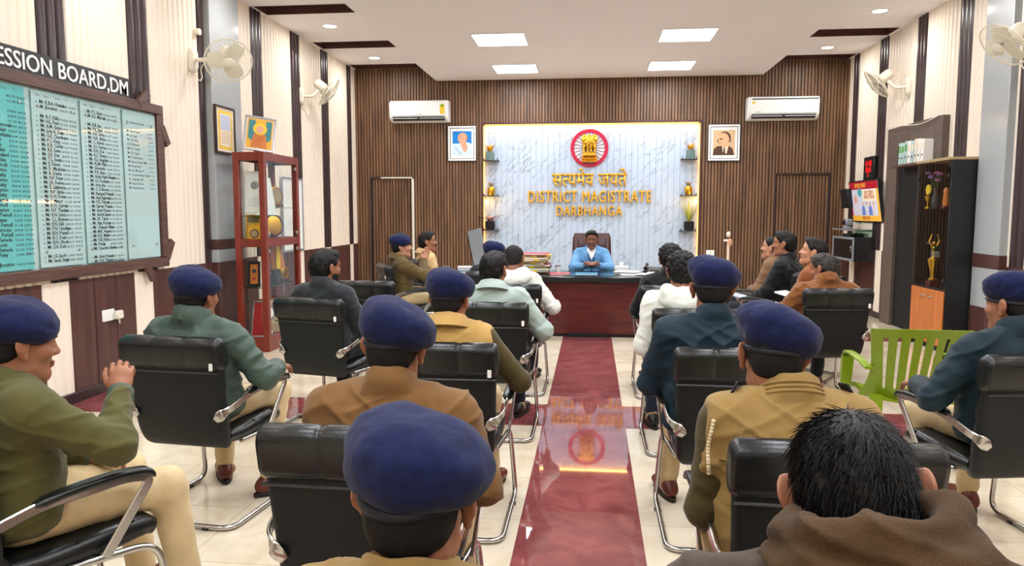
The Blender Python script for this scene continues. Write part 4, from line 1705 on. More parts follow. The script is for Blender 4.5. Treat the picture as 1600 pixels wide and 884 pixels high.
    # cuffs
    for i in (0, 1):
        u = (P.wr[i] - P.el[i]) / np.linalg.norm(P.wr[i] - P.el[i])
        MB().tube([P.wr[i] - u * .03, P.wr[i] - u * .022, P.wr[i] + u * .028, P.wr[i] + u * .036, P.wr[i] + u * .03], [.036, .0455, .0435, .039, .03], 18).build('cuff', cuff_m or (sleeves if vest else top_mat), jk, ang=60)
    # ---------------- trousers
    g = Field()
    g.ell(P.pel + A3((0, .015, .0)), (.165, .135, .10), k=.05)
    for i in (0, 1):
        g.cone(P.hip[i], P.kn[i], .088, .068, k=.05)
        g.cone(P.kn[i], P.an[i] + A3((0, 0, .03)), .066, .055, k=.04)
    V, F = g.mesh(.013)
    V = relax(V, F, 2, .5)
    N = vnormals(V, F)
    V = V + N * (.006 * vnoise(V * A3((9, 14, 9)), seed + 5) + .003 * vnoise(V * 25, seed))[:, None]
    np_obj('trousers', V, F, legs, t)
    # ---------------- shoes and socks
    for i, s in enumerate((-1, 1)):
        a = P.an[i]
        to = R(P.toe) * s
        D_ = A3((math.sin(to), math.cos(to), 0))
        S_ = A3((math.cos(to), -math.sin(to), 0))
        B = np.stack([S_, D_, A3((0, 0, 1))], 1)
        q = lambda u, v, w_: A3((a[0], a[1], 0)) + B @ A3((u, v, w_))
        MB().tube([a + A3((0, 0, .03)), A3((a[0], a[1], .055))], .046, 14).build('sock', sock, t)
        g = Field()
        g.cone(q(0, -.045, .052), q(0, .09, .045), .041, .040, k=.03)
        g.ell(q(.003 * s, .145, .040), (.044, .075, .030), B, k=.03)
        g.cone(q(0, -.02, .075), q(0, .03, .07), .042, .038, k=.02)
        g.plane(q(0, 0, .016), (0, 0, -1), .004)
        V, F = g.mesh(.008)
        V = relax(V, F, 1, .5)
        sh = np_obj('shoe', V, F, shoes, t)
        out = []
        for k in range(28):
            an = 2 * math.pi * k / 28
            out.append((.043 * math.cos(an) * (1 + .1 * math.sin(an)), .062 + .155 * math.sin(an)))
        MB().loft([[q(u, v, 0.0) for u, v in out], [q(u * 1.03, v * 1.01, .006) for u, v in out], [q(u * 1.03, v * 1.01, .018) for u, v in out], [q(u * .96, v * .98, .022) for u, v in out]]).build('sole', 'sole', sh)
    P.t, P.jk, P.bvh = t, jk, bvh
    return t


OFFS = {}
def patch(P, name, fn, m, off=.004, parent=None):
    """a piece of cloth lying on the jacket where fn(x, y, z) in chest coordinates holds"""
    V, F = P.V, P.F
    c = V[F].mean(1)
    Lc = (c - P.pel) @ P.T
    k = fn(Lc[:, 0] / P.wd, Lc[:, 1], Lc[:, 2] / P.S)
    Fs = F[k]
    if not len(Fs):
        return
    u, inv = np.unique(Fs, return_inverse=True)
    N = vnormals(V, F)
    V2 = V[u] + N[u] * off
    F2 = inv.reshape(Fs.shape)
    V2 = relax(V2, F2, 6, .5)
    Vin = V2 - N[u] * .006
    n = len(V2)
    VV = np.concatenate([V2, Vin])
    E_ = {}
    for q in F2:
        for a in range(4):
            e = (q[a], q[(a + 1) % 4])
            E_[e] = 1
    side = [(b, a, a + n, b + n) for (a, b) in E_ if (b, a) not in E_]
    FF = np.concatenate([F2, F2[:, ::-1] + n] + ([np.array(side)] if side else []))
    np_obj(name, VV, FF, m, parent or P.jk)


def clap(z=.90, y=.22, s=1, dx=0.0):
    return ((s * .035 + dx, y, z), (s * 1.0, -.2, -.8), ((-s * .10, .45, .90), (s * 1, .3, 0)))


# --- the man behind the desk
SEATS['P12'] = (0.0, 10.36, 180)
p = pose(top=1.30, lean=6, pitch=4, arms=(((-.045, .26, .83), (-1, -.1, -.5), ((.75, .5, .35), (-.2, .6, .9))), ((.045, .26, .83), (1, -.1, -.5), ((-.75, .5, .35), (.2, .6, .9)))), knees=.12)
build_person('P12', 'person in light blue blazer seated behind the desk with clasped hands', 'blue_blazer', p, skin='skin_dark', legs='dark_trousers', shoes='shoe_black', hair='hair', style='parted', h=.011, hf=.0042, collar='stand', hands=(2, 2), curl=(45, 45), thumb=(.3, .3), fat=1.05)
patch(p, 'sweater', lambda x, y, z: (y > .04) & (np.abs(x) < .062 * np.clip((z - .08) / .34, 0, 1)) & (z < .47), 'blue_sweater', .003)
patch(p, 'shirt', lambda x, y, z: (y > .02) & (np.abs(x) < .058 * np.clip((z - .33) / .12, 0, 1.1)) & (z < .52), 'white_shirt', .006)
patch(p, 'lapel', lambda x, y, z: (y > .03) & (np.abs(x) > .060 * np.clip((z - .08) / .34, 0, 1)) & (np.abs(x) < .062 * np.clip((z - .08) / .34, 0, 1) + .032 * np.clip((z - .12) / .2, 0, 1)) & (z < .45) & (z > .10), 'blue_blazer', .008)

# --- left block
p = pose(top=1.235, lean=4, yaw=8, pitch=3, arms=('thigh', ((.15, .19, .90), (1, -.35, -.7), ((-.35, .25, .95), (.75, -.6, .1)))), knees=.15, foot_w=((-.15, .38), (.17, .40)), toe=14, wd=1.1)
build_person('P1', 'person in olive jacket and navy beret raising one cupped hand near the name board', 'olive_jacket', p, hat=(9, .0), h=.012, hf=.0042, hj=.008, hands=(1, 2), curl=(40, 58), thumb=(0, -.4), fat=1.14, collar='fold', cuff_m='puffer_green')
PP = {'P1': p}
p = pose(top=1.245, lean=-2, yaw=10, roll=2, arms=('thigh', 'rest'), knees=.17, foot_w=((-.16, .30), (.21, .16)), toe=38, wd=1.1)
build_person('P2', 'person in quilted grey-green puffer jacket and navy beret beside the glass cabinet', 'puffer_green', p, hat=(7, .0), h=.013, hf=.0048, hj=.009, puff=True, fat=1.14, collar='high')
p = pose(top=1.27, lean=0, yaw=24, arms=('thigh', 'thigh'), wd=1.02)
build_person('P3', 'bareheaded bearded person in charcoal wool coat just beyond the glass cabinet', 'charcoal_wool', p, legs='dark_trousers', shoes='shoe_black', hair='hair', style='thick', beard=True, h=.014, hf=.006, hj=.012, fat=1.05, collar='stand', hstrand=700)
OFFS['P4'] = (.05, 0, 0)
p = pose(top=1.25, lean=5, yaw=6, roll=3, arms=('lap', 'lap'), wd=1.12)
YO = [(x, .30 - .01 * abs(x) / .2) for x in np.linspace(-.17, .17, 16)]
build_person('P4', 'person in plain brown jacket and navy beret in front of the closest beret wearer', 'khaki_jacket', p, hat=(14, .006), h=.013, hf=.0045, hj=.008, fat=1.12, collar='stand',
             seams=[(YO, .0026, 'brownfile'), ([(-.15, .30 - k * .022) for k in range(11)], .0024, 'brownfile'), ([(.15, .30 - k * .022) for k in range(11)], .0024, 'brownfile')])
OFFS['P5'] = (.01, 0, 0)
p = pose(top=1.145, lean=3, pitch=-2, yaw=3, roll=0, arms=('thigh', 'thigh'), hs=1.09, headoff=(0, 0, .042))
build_person('P5', 'person in navy beret seen close from behind, ears showing, khaki collar', 'khaki_vest', p, sleeves='olive_sleeve', hat=(10, .004), h=.013, hf=.0038, hj=.009, collar='rib')
p = pose(top=1.245, lean=2, yaw=14, arms=('thigh', 'rest'))
build_person('P6', 'person in tan vest over olive sleeves and navy beret by the aisle', 'tan_vest', p, sleeves='olive_sleeve', hat=(5, .0), h=.013, hf=.005, hj=.009, collar='fold', fat=1.04)
p = pose(top=1.27, lean=3, yaw=20, pitch=3, arms=('thigh', 'rest'), wd=1.05)
build_person('P7', 'bareheaded person in pale grey jacket beside the aisle', 'pale_jacket', p, legs='dark_trousers', hair='hair', style='thick', h=.014, hf=.006, hj=.011, collar='fold', hstrand=600, shoes='shoe_black')
p = pose(top=1.265, lean=10, yaw=16, pitch=6, arms=('thigh', 'rest'))
build_person('P8', 'short haired person in white hooded top closest to the file stack', 'white_fleece', p, skin='skin_dark', legs='dark_trousers', hair='hair_short', style='short', h=.015, hf=.0065, hj=.012, hood=True, collar=None, shoes='shoe_black')
p = pose(top=1.22, lean=3, arms=('thigh', 'thigh'))
build_person('P9', 'person in dark cap almost hidden behind the pale grey jacket', 'dark_trousers', p, legs='dark_trousers', hat=(3, 0), h=.016, hf=.008, hj=.015, shoes='shoe_black')
p = pose(top=1.27, lean=-2, yaw=14, arms=(clap(.97, .13, -1), clap(.97, .13, 1)), knees=.12, wd=.98)
build_person('P10', 'clapping officer in olive uniform and navy beret before the slatted wall', 'olive_uniform', p, skin='skin_light', hat=(6, 0), h=.012, hf=.0048, hj=.010, hands=(2, 2), curl=(16, 16), collar='fold')
p = pose(top=1.29, lean=-5, yaw=10, arms=('lap', 'lap'), wd=1.05)
build_person('P11', 'bareheaded person in tan zip jacket beside the clapping officer', 'tan_jacket', p, hair='hair', style='parted', h=.012, hf=.005, hj=.011, collar='fold', fat=1.12, stache=True, seams=[([(0, .02 + k * .03) for k in range(14)], .003, 'brownfile', 'zip', True)])

# --- right block
p = pose(top=1.275, lean=6, yaw=-6, pitch=4, arms=('thigh', 'thigh'))
build_person('P13', 'curly haired person in black jacket closest to the desk telephone', 'black_jacket', p, legs='dark_trousers', hair='hair', style='curly', h=.015, hf=.0065, hj=.012, shoes='shoe_black', hstrand=500)
OFFS['P14'] = (-.06, 0, 0)
p = pose(top=1.285, lean=5, yaw=-4, pitch=3, arms=('hang', 'hang'), wd=1.05)
build_person('P14', 'dark haired person in white hoodie with thick folded hood beside the aisle', 'white_fleece', p, legs='denim', hair='hair', style='curly', h=.014, hf=.006, hj=.010, hood=True, collar=None, fat=1.05, shoes='shoe_black', hstrand=800)
p = pose(top=1.31, lean=3, yaw=2, arms=('thigh', 'thigh'), wd=1.14)
OFFS['P15'] = (-.07, 0, 0)
build_person('P15', 'person in dark teal jacket and navy beret behind the white hoodie', 'teal_jacket', p, hat=(14, .006), h=.013, hf=.0045, hj=.009, collar='stand', fat=1.1)
OFFS['P16'] = (-.055, 0, 0)
p = pose(top=1.245, lean=8, yaw=0, roll=3, headoff=(-.04, 0, 0), arms=('hang', 'hang'), wd=1.12)
build_person('P16', 'person in khaki vest over olive sleeves with red-trimmed shoulder straps and navy beret', 'khaki_vest', p, sleeves='olive_sleeve', hat=(19, .010), h=.013, hf=.004, hj=.0075, collar='rib', fat=1.12, brim=1.05,
             seams=[([(x, .305) for x in np.linspace(-.19, .19, 18)], .0024, 'olive_sleeve')])
# shoulder straps with buckles, and the pale cord along the arm holes
for i, s in enumerate((-1, 1)):
    a = p.neck * .25 + p.sh[i] * .75 + p.T @ A3((0, -.0, .095))
    b = p.sh[i] + p.T @ A3((s * .06, 0, .06))
    hits = []
    for q in (a, b):
        hit = p.bvh.ray_cast(Vector(q + A3((0, 0, .2))), Vector((0, 0, -1)))
        hits.append(A3(hit[0]) + A3((0, 0, .020)) if hit[0] is not None else q)
    a, b = hits
    ep = MB().box((-.028, 0, -.004), (.028, .075, .004), .003, 0, axes_T(a, b - a, p.T @ A3((0, 0, 1)))).build('shoulder_strap', 'blackmatt', p.jk)
    MB().box((-.029, .045, -.005), (.029, .066, .0055), .002, 0, axes_T(a, b - a, p.T @ A3((0, 0, 1)))).build('strap_trim', 'red', p.jk)
    MB().box((-.018, .070, -.006), (.018, .084, .007), .003, 0, axes_T(a, b - a, p.T @ A3((0, 0, 1)))).build('buckle', 'silver', p.jk)
    pts = []
    for k in range(9):
        zz = .43 - .022 * k
        hit = p.bvh.ray_cast(Vector(p.q(s * (.205 + .012 * math.sin(k * .3)), -.5, zz)), Vector(p.T @ A3((0, 1, 0))))
        if hit[0] is not None:
            pts.append(hit[0])
    if len(pts) > 3:
        cd = MB()
        dn, rad = [], []
        for q in range(len(pts) - 1):
            for e in range(6):
                dn.append(pts[q].lerp(pts[q + 1], e / 6))
                rad.append(.0046 + .0018 * (e % 3 != 0))
        cd.tube(dn, rad, 8)
        cd.build('cord', 'cream_cord', p.jk)
p = pose(top=1.385, lean=8, pitch=20, roll=-9, yaw=8, arms=('thigh', 'thigh'), wd=1.15, hs=.98, headoff=(0, .03, -.085))
build_person('P17', 'dark haired person closest to the lens wrapped in brown fleece at the neck', 'dark_brown_jacket', p, hair='hair', style='short', h=.013, hf=.0036, hj=.008, collar=None, fat=1.05, legs='dark_trousers', hstrand=3800)
P17 = p
p = pose(top=1.25, lean=3, yaw=-22, arms=('rest', 'thigh'), wd=1.2, knees=.15, foot_w=((-.10, .34), (.15, .36)), toe=10)
OFFS['P18'] = (.04, 0, 0)
build_person('P18', 'person in dark teal jacket and navy beret beside the empty lime chair', 'dark_teal_jacket', p, skin='skin', hat=(12, .0), h=.013, hf=.0045, hj=.009, fat=1.2, collar='high', legs='cream_trousers')
p = pose(top=1.27, lean=0, yaw=-6, pitch=-6, arms=('lap', 'lap'))
build_person('P19', 'person in brown tweed jacket over navy sweater at the end of the side row', 'tweed', p, skin='skin_light', hair='hair', style='short', h=.013, hf=.0055, hj=.012, legs='dark_trousers', collar='fold', stache=True, hands=(2, 2), curl=(30, 30), shoes='shoe_black')
patch(p, 'sweater', lambda x, y, z: (y > .03) & (np.abs(x) < .058 * np.clip((z - .02) / .2, 0, 1)) & (z < .44), 'navy_sweater', .003)
patch(p, 'shirt', lambda x, y, z: (y > .02) & (np.abs(x) < .05 * np.clip((z - .36) / .08, 0, 1)) & (z < .5), 'white_shirt', .006)
p = pose(top=1.345, lean=-2, yaw=-8, arms=('thigh', 'lap'), wd=1.06)
build_person('P20', 'moustached person in black coat with thick swept hair in the side row', 'black_jacket', p, skin='skin', hair='hair', style='thick', h=.012, hf=.0048, hj=.011, legs='dark_trousers', collar='stand', stache=True, fat=1.08, hands=(2, 2), curl=(30, 30), shoes='shoe_black')
p = pose(top=1.30, lean=-4, yaw=-14, pitch=-8, arms=('lap', 'lap'), wd=1.05)
build_person('P21', 'person in rust jacket with short dark hair holding white papers', 'rust_jacket', p, skin='skin_light', hair='hair', style='parted', h=.012, hf=.0048, hj=.011, legs='denim', collar='fold', fat=1.1, hands=(2, 2), curl=(30, 30))
p = pose(top=1.205, lean=5, yaw=-38, pitch=4, side=0, arms=('rest', 'thigh'), wd=1.12)
build_person('P22', 'brown haired person in rust wool coat facing away beside the wall shelf', 'rust_wool', p, hair='hair_brown', style='thick', h=.013, hf=.0055, hj=.010, legs='dark_trousers', collar='high', fat=1.14, hstrand=600)
# ---- the big fleece wrap round the neck of the closest bareheaded man
def wrap(P):
    g = Field()
    base = P.neck + P.T @ A3((0, -.01, .0))
    Q = lambda a, r, z: base + P.T @ A3((r * 1.08 * math.cos(a), r * math.sin(a), z))
    N_ = 26
    for (r, zz, rad, slope, dip) in ((.080, .074, .019, .020, .02), (.088, .054, .021, -.010, .03), (.095, .032, .023, .020, .02), (.100, .008, .023, -.012, .02)):
        for k in range(N_):
            a, b = 2 * math.pi * k / N_, 2 * math.pi * (k + 1) / N_
            f = lambda t: zz + slope * math.cos(t) + dip * math.sin(t) * -.5 + .007 * math.sin(3 * t + r * 90)
            if math.sin((a + b) / 2) > .9:
                continue
            g.cone(Q(a, r, f(a)), Q(b, r, f(b)), rad, rad, k=.006)
    e0, e1, e2 = base + P.T @ A3((.085, -.08, .035)), base + P.T @ A3((.165, -.07, .0)), base + P.T @ A3((.205, -.05, -.025))
    g.cone(e0, e1, .046, .036, k=.03)
    g.cone(e1, e2, .036, .024, k=.03)
    V, F = g.mesh(.0065)
    V = relax(V, F, 1, .5)
    N = vnormals(V, F)
    rg = lambda q, sd: (1 - np.abs(vnoise(q, sd)) * 1.6).clip(0, 1) ** 2 - .4
    V = V + N * (.010 * rg((V @ rotm(0, 15, 0)) * A3((7, 8, 30)), 3) + .004 * vnoise(V * 28, 8))[:, None]
    t = np_obj('scarf', V, F, 'brown_fleece', P.t, label='thick folded brown fleece')
    h = Field()
    for k in range(7):
        a = e1 * (1 - k / 6) + e2 * (k / 6)
        h.ell(a + P.T @ A3((.012, -.018, -.014 - .004 * k)), (.022, .018, .018), k=.02)
    V, F = h.mesh(.005)
    N = vnormals(V, F)
    V = V + N * (.004 * vnoise(V * 90, 2))[:, None]
    np_obj('fur_trim', V, F, 'cream_fur', t, label='pale furry edge')


wrap(P17)
# ================================================================== name board on the left wall
LW = Matrix(((0, 0, 1, 0), (1, 0, 0, 0), (0, 1, 0, 0), (0, 0, 0, 1)))     # text plane on the wall facing +x
cloth('board_back', (176, 206, 206), 0.5)
M['board_glass'] = mat('reflection_tinted_board_glass', (172, 202, 204), 0.03, spec=0.8, var=0.0)  # glass tint made paler to include the lit room's reflection
M['board_glass_teal'] = mat('teal_board_glass', (104, 186, 186), 0.03, spec=0.8)  # teal glass, its colour likewise lifted for the room's reflection
M['ink'] = mat('dark_lettering', (34, 44, 48), 0.5)


def name_board():
    x0 = XL + .03
    t = thing('name_board', 'wide wood framed board of glass panels printed with lists of names and dates', 'notice board', (x0, 5.8, 1.78))
    y0, y1, z0, z1 = 2.62, 6.85, 1.03, 2.57
    o = Vector((x0, 5.8, 1.78))
    L = lambda y, z, d=0.0: (d, y - 5.8, z - 1.78)
    fr = MB()
    fr.box(L(y0, z1 - .09, 0), L(y1, z1, .05), .006).box(L(y0, z0, 0), L(y1, z0 + .09, .05), .006)
    fr.box(L(y1 - .1, z0 + .09, 0), L(y1, z1 - .09, .05), .006).box(L(y0, z0 + .09, 0), L(y0 + .1, z1 - .09, .05), .006)
    fr.build('frame', 'brownframe', t)
    MB().box(L(y0 + .09, z0 + .08, 0), L(y1 - .09, z1 - .08, .012)).build('back_board', 'board_back', t)
    for (yy, zz, a) in ((y1 + .02, z1 - .28, 30), (y1 - .30, z1 + .03, -50), (y1 + .02, z0 + .16, -32), (y1 - .32, z0 - .03, 35)):
        T = Matrix.Translation(Vector(L(yy, zz, .02))) @ Matrix.Rotation(R(a), 4, 'X')
        MB().box((0, -.04, -.10), (.035, .04, .10), .004, 0, T).build('corner_bracket', 'brownframe', t)
    cols = [(2.74, 3.42), (3.46, 4.02), (4.06, 4.60), (4.64, 5.10), (5.17, 5.65), (5.70, 6.20), (6.245, 6.735)]
    NM = {
        6: ['Mr. P.S. Appu', 'Mr. R.S. Mandal', '', 'Mr. B.B. Jha', 'Mr. P.K. Jaiel', 'Mr. A.K. Sinha', 'Mr. N.K. Sinha', 'Mr. C. Ashok', 'Mr. S.S. Verma', 'Mr. R.N. Das', 'Mr. R.S. Tiwari',
            'Mr. G.S. Singhal', 'Mr. R.J.M. Pillai', 'Mr. Surendra', 'Mr. P.K. Basu', 'Mr. Amla Nath Tiwari', 'Mr. S.S. Dadiyar', 'Mr. Arun Jha', 'Mr. C. Debona', 'Mr. Rampati Prasad', 'Mr. Anil Agarwal',
            'Mr. P.K. Patnaik', 'Mr. Sarvan Prasad', 'Mr. Amit Khare', 'Mr. Amrit Saluri', 'Mr. J.R. Tubid', 'Mr. Ajay Kumar', 'Mr. Umapati Vikas', 'Mr. M.R. Anjani', 'Mr. R.K. Malim', 'Mr. V.B. Pathe', 'Mr. Pradip', 'Mr. Upendra Verma', '', 'Mr. Arun Prasad', 'Mr. P.N. Thakur'],
        5: ['Mr. K.B.A. Hussain', 'Mr. Jhonston', '', 'Mr. R.C. Kilby', 'Mr. H.L. Penn', 'Mr. A.M. Gunn', 'Mr. John R. Dain', 'Mr. G.E. Chambers', 'Mr. P.C. King', 'Mr. K.R. Curtis', 'Mr. R.E. Swan',
            'Mr. S.K. Das', 'Mr. T.L. Swain', 'Mr. E. Dixon', 'Mr. D. Mackens', 'Mr. R. Davies', 'Mr. N.F. Peter', 'Mr. J.R. Davies', 'Mr. E. Salisbury', 'Mr. N.P. Sinha', 'Mr. D.N. Dunn', 'Mr. S. Manor', 'Mr. K.N. Curran', 'Mr. N.P. Thadani',
            'Mr. R.N. Lines', 'Mr. C.L. Bryson', 'Mr. B.N. Sahi', 'Mr. P.N. Upadhya', 'Mr. B.N. Prasad', 'Mr. B.C. Dean', 'Mr. B.N. Ghosh', 'Mr. S.N. Dutt', '', 'Mr. J.G. Jacob', 'Mr. Saran Singh'],
        4: ['Mr. Wake', 'Mr. Yule', '', 'Mr. Tytler', 'Mr. Wake', 'Mr. Bayle', 'Mr. Drummond', 'Mr. Wheeler', 'Mr. Tottenham', 'Mr. Baker', 'Mr. Boyle', 'Mr. Weeler', 'Mr. Copeland', 'Mr. Geddes', 'Mr. Boyrock', 'Mr. Egerton', 'Mr. Whitty', 'Mr. Egerton',
            'Mr. Whitty', 'Mr. Egerton', 'Mr. Whitty', 'Mr. Egertok', 'Mr. Pernoll', 'Mr. Egerton', 'Mr. S. Pernoll', 'Mr. Hasan', 'Mr. S. Pernoll', 'Mr. Scroope', 'Mr. S. Pernoll', 'Mr. Vernede', 'Mr. Scott', 'Mr. Vernede', 'Mr. Foley', '', 'Mr. Jhonston'],
    }
    rr = random.Random(3)
    date = lambda: '%02d.%02d.%02d' % (rr.randint(1, 28), rr.randint(1, 12), rr.randint(10, 99))
    for ci, (a, b) in enumerate(cols):
        g = MB()
        g.box(L(a, z0 + .10, .022), L(b, z1 - .11, .029), .001)
        gp = g.build('glass_panel', 'board_glass_teal' if ci < 5 and ci != 4 else 'board_glass', t)
        if ci == 4:
            pass
        for yy in (a + .06, b - .06):
            for zz in (z0 + .22, z1 - .22):
                MB().tube([L(yy, zz, .012), L(yy, zz, .04)], .009, 10).build('standoff', 'silver', gp)
        if ci >= 3:
            names = NM.get(ci + 0 if ci < 6 else 6, None)
            key = {3: 4, 4: 5, 5: 6, 6: 7}[ci]
            if key in NM:
                rows = NM[key]
                ln = []
                dt = []
                n0 = {4: 1, 5: 38, 6: 74}[key]
                q = 0
                for r_ in rows:
                    ln.append(r_)
                    dt.append('' if not r_ else date() + '  ' + date())
                    q += 1
                sz = .030
                me = text_mesh('\n'.join(ln), sz * 1.34, 0, 'LEFT', .0010, 1, .92, .0354 / (sz * 1.34))
                text_obj('lettering', me, 'ink', Matrix.Translation(Vector(L(a + .075, z1 - .20, .0296))) @ LW, gp)
                me = text_mesh('\n'.join(dt), sz * .80, 0, 'LEFT', .0005, 1, 1.0, .0354 / (sz * .80))
                text_obj('lettering', me, 'ink', Matrix.Translation(Vector(L(a + .29, z1 - .20, .0296))) @ LW, gp)
                me = text_mesh('\n'.join('%d.' % (n0 + i) if r_ else '' for i, r_ in enumerate(rows)), sz * .7, 0, 'LEFT', .0, 1, 1.0, .0354 / (sz * .7))
                text_obj('lettering', me, 'ink', Matrix.Translation(Vector(L(a + .035, z1 - .20, .0296))) @ LW, gp)
                me = text_mesh('S.No.     Name          From        To', .024, 0, 'LEFT', 0, 1)
                text_obj('lettering', me, 'ink', Matrix.Translation(Vector(L(a + .035, z1 - .15, .0296))) @ LW, gp)
            else:
                rows = ['Dr. Syamanand Prasad', '', 'Mr. Vipin Kumar', 'Mr. Jay Singh', 'Mr. S.R. Sinha', 'Dr. B. Rajendar', 'Mr. K.K. Pathak', 'Mr. S.K. Gupta', 'Mr. R. Lakshmanan', 'Mr. Santosh Kumar Mall', 'Mr. Kumar Ravi', 'Mr. Bala Murugan D.', 'Dr. Chandrashekhar Singh', 'Dr. Tyagrajan S.M.', 'Mr. Rajeev Roshan', 'Mr. Kaushal Kumar']
                me = text_mesh('\n'.join(rows), .029, 0, 'LEFT', .0003, 1, 1.0, .0390 / .029)
                text_obj('lettering', me, 'ink', Matrix.Translation(Vector(L(a + .05, z1 - .22, .0296))) @ LW, gp)
                me = text_mesh('\n'.join('' if not r_ else date() for r_ in rows), .024, 0, 'LEFT', 0, 1, 1.0, .0390 / .024)
                text_obj('lettering', me, 'ink', Matrix.Translation(Vector(L(a + .36, z1 - .22, .0296))) @ LW, gp)


name_board()


def header():
    t = thing('header_sign', 'long black sign with white capital letters mounted above the name board', 'sign', (XL + .03, 5.4, 2.655))
    MB().box((0, -2.5, -.085), (.03, .97, .085), .003).build('sign_plate', 'black', t)
    me = text_mesh('SUCCESSION BOARD,DM', .175, .003, 'RIGHT', .001, 3, 1.0)
    # squeeze the capitals to the width they have on the sign
    w = max(v.co.x for v in me.vertices) - min(v.co.x for v in me.vertices)
    me.transform(Matrix.Diagonal((1.93 / w, 1, 1, 1)))
    text_obj('lettering', me, 'white', Matrix.Translation(Vector((.0335, .945, -.064))) @ LW, t)


header()

# socket with a plugged adaptor on the dark panel below the board
t = thing('wall_socket', 'white wall socket with an adaptor plugged in on dark wainscot below the name board', 'socket', (XL + .012, 6.0, .66))
MB().box((0, -.11, -.05), (.014, .05, .05), .004).build('plate', 'white', t)
MB().box((.014, .02, -.045), (.06, .115, .03), .010).build('adaptor', 'offwhite', t)
MB().tube(bez([(.04, .07, -.045), (.045, .075, -.075), (.03, .085, -.09), (.02, .09, -.06)], 5), .004, 6).build('plug_cord', 'offwhite', t)

# ================================================================== wall fans
def fan(base, ctr, nrm, label):
    b, c, n = Vector(base), Vector(ctr), Vector(nrm).normalized()
    s = -1 if base[0] < 0 else 1
    t = thing('wall_fan', label, 'wall fan', base, 0, 'cream wall fans')
    c = c - b
    MB().loft([[(-s * d, yy * k, zz * k) for yy, zz in rrect(.13, .26, .06, 6)] for d, k in ((0, 1), (.03, 1), (.05, .8), (.055, .4))]).build('wall_plate', 'offwhite', t, ang=50)
    rear = c - n * .20
    MB().tube(fillet([(-s * .04, 0, .0), (-s * .15, rear.y * .35, -.01), tuple(rear + n * .04 + Vector((0, 0, -.05)))], .05), .022, 10).build('arm', 'offwhite', t)
    T = axes_T(c, n, (0, 0, 1))
    Tz = T @ Matrix.Rotation(R(-90), 4, 'X')          # local z of lathe -> n
    m = MB().lathe([(.03, -.235), (.06, -.23), (.07, -.20), (.072, -.10), (.06, -.07), (.03, -.06)], 20, 0, Tz).build('motor_housing', 'offwhite', t, ang=50)
    cage = MB()
    Rr = .228
    for k in range(36):
        a = 2 * math.pi * k / 36
        for sg in (1, -1):
            pts = [(r * math.cos(a + .25 * (r / Rr)), r * math.sin(a + .25 * (r / Rr)), sg * (.062 * (1 - (r / Rr) ** 3) + .004)) for r in (.055, .12, .18, .21, Rr)]
            cage.tube(pts, .0016, 4, 0, Tz, caps=False)
    for (r, z, w) in ((Rr, 0, .008), (.17, .038, .0016), (.17, -.038, .0016), (.11, .058, .0016), (.11, -.058, .0016)):
        cage.tube([(r * math.cos(2 * math.pi * k / 40), r * math.sin(2 * math.pi * k / 40), z) for k in range(40)], w, 6, 0, Tz, closed=True)
    cage.build('cage', 'offwhite', t)
    MB().lathe([(.001, .074), (.055, .072), (.062, .064), (.06, .055), (.001, .055)], 24, 0, Tz).build('badge_cap', 'offwhite', t, ang=50)
    for k in range(3):
        bl = MB()
        rings = []
        for i in range(7):
            f = i / 6
            r = .04 + .165 * f
            hw = .05 + .045 * math.sin(math.pi * min(1, f * .8 + .1))
            rings.append([(r * math.cos(2 * math.pi * k / 3 + u * hw / r), r * math.sin(2 * math.pi * k / 3 + u * hw / r), .012 * u + dz) for (u, dz) in ((-1, 0), (0, .004), (1, 0), (0, -.002))])
        bl.loft(rings, T=Tz).build('blade', 'offwhite', t)
    MB().tube(bez([(-s * .02, .0, -.12), (-s * .05, .05, -.20), (-s * .06, .1, -.16), (-s * .08, .06, -.06), tuple(rear * .7)], 6), .005, 6).build('cord', 'offwhite', t)


fan((XL + .012, 7.52, 3.14), (-3.66, 7.28, 3.07), (.42, -.62, -.52), 'cream wall fan with its round cage facing the lens, beside the grey column')
fan((XL + .012, 10.46, 3.22), (-3.82, 10.62, 3.29), (.72, .22, -.58), 'cream wall fan seen edge-on above the glass cabinet')
fan((XR - .012, 10.55, 3.22), (3.83, 10.75, 3.29), (-.72, .15, -.62), 'cream wall fan seen edge-on above the wall screen and red clock')
fan((XR - .10, 7.55, 3.10), (3.66, 7.25, 3.05), (-.70, -.12, -.66), 'cream wall fan hanging on the grey column over the black cabinet')
MB_ = MB().tube([(0, 0, 0), (.05, 0, 0)], .035, 12)
o = MB_.build('wall_sensor', 'offwhite')
o.location = (XL + .015, 7.62, 3.45)
tag(o, 'small round cream knob on the dark strip above the cage-facing fan', 'sensor')


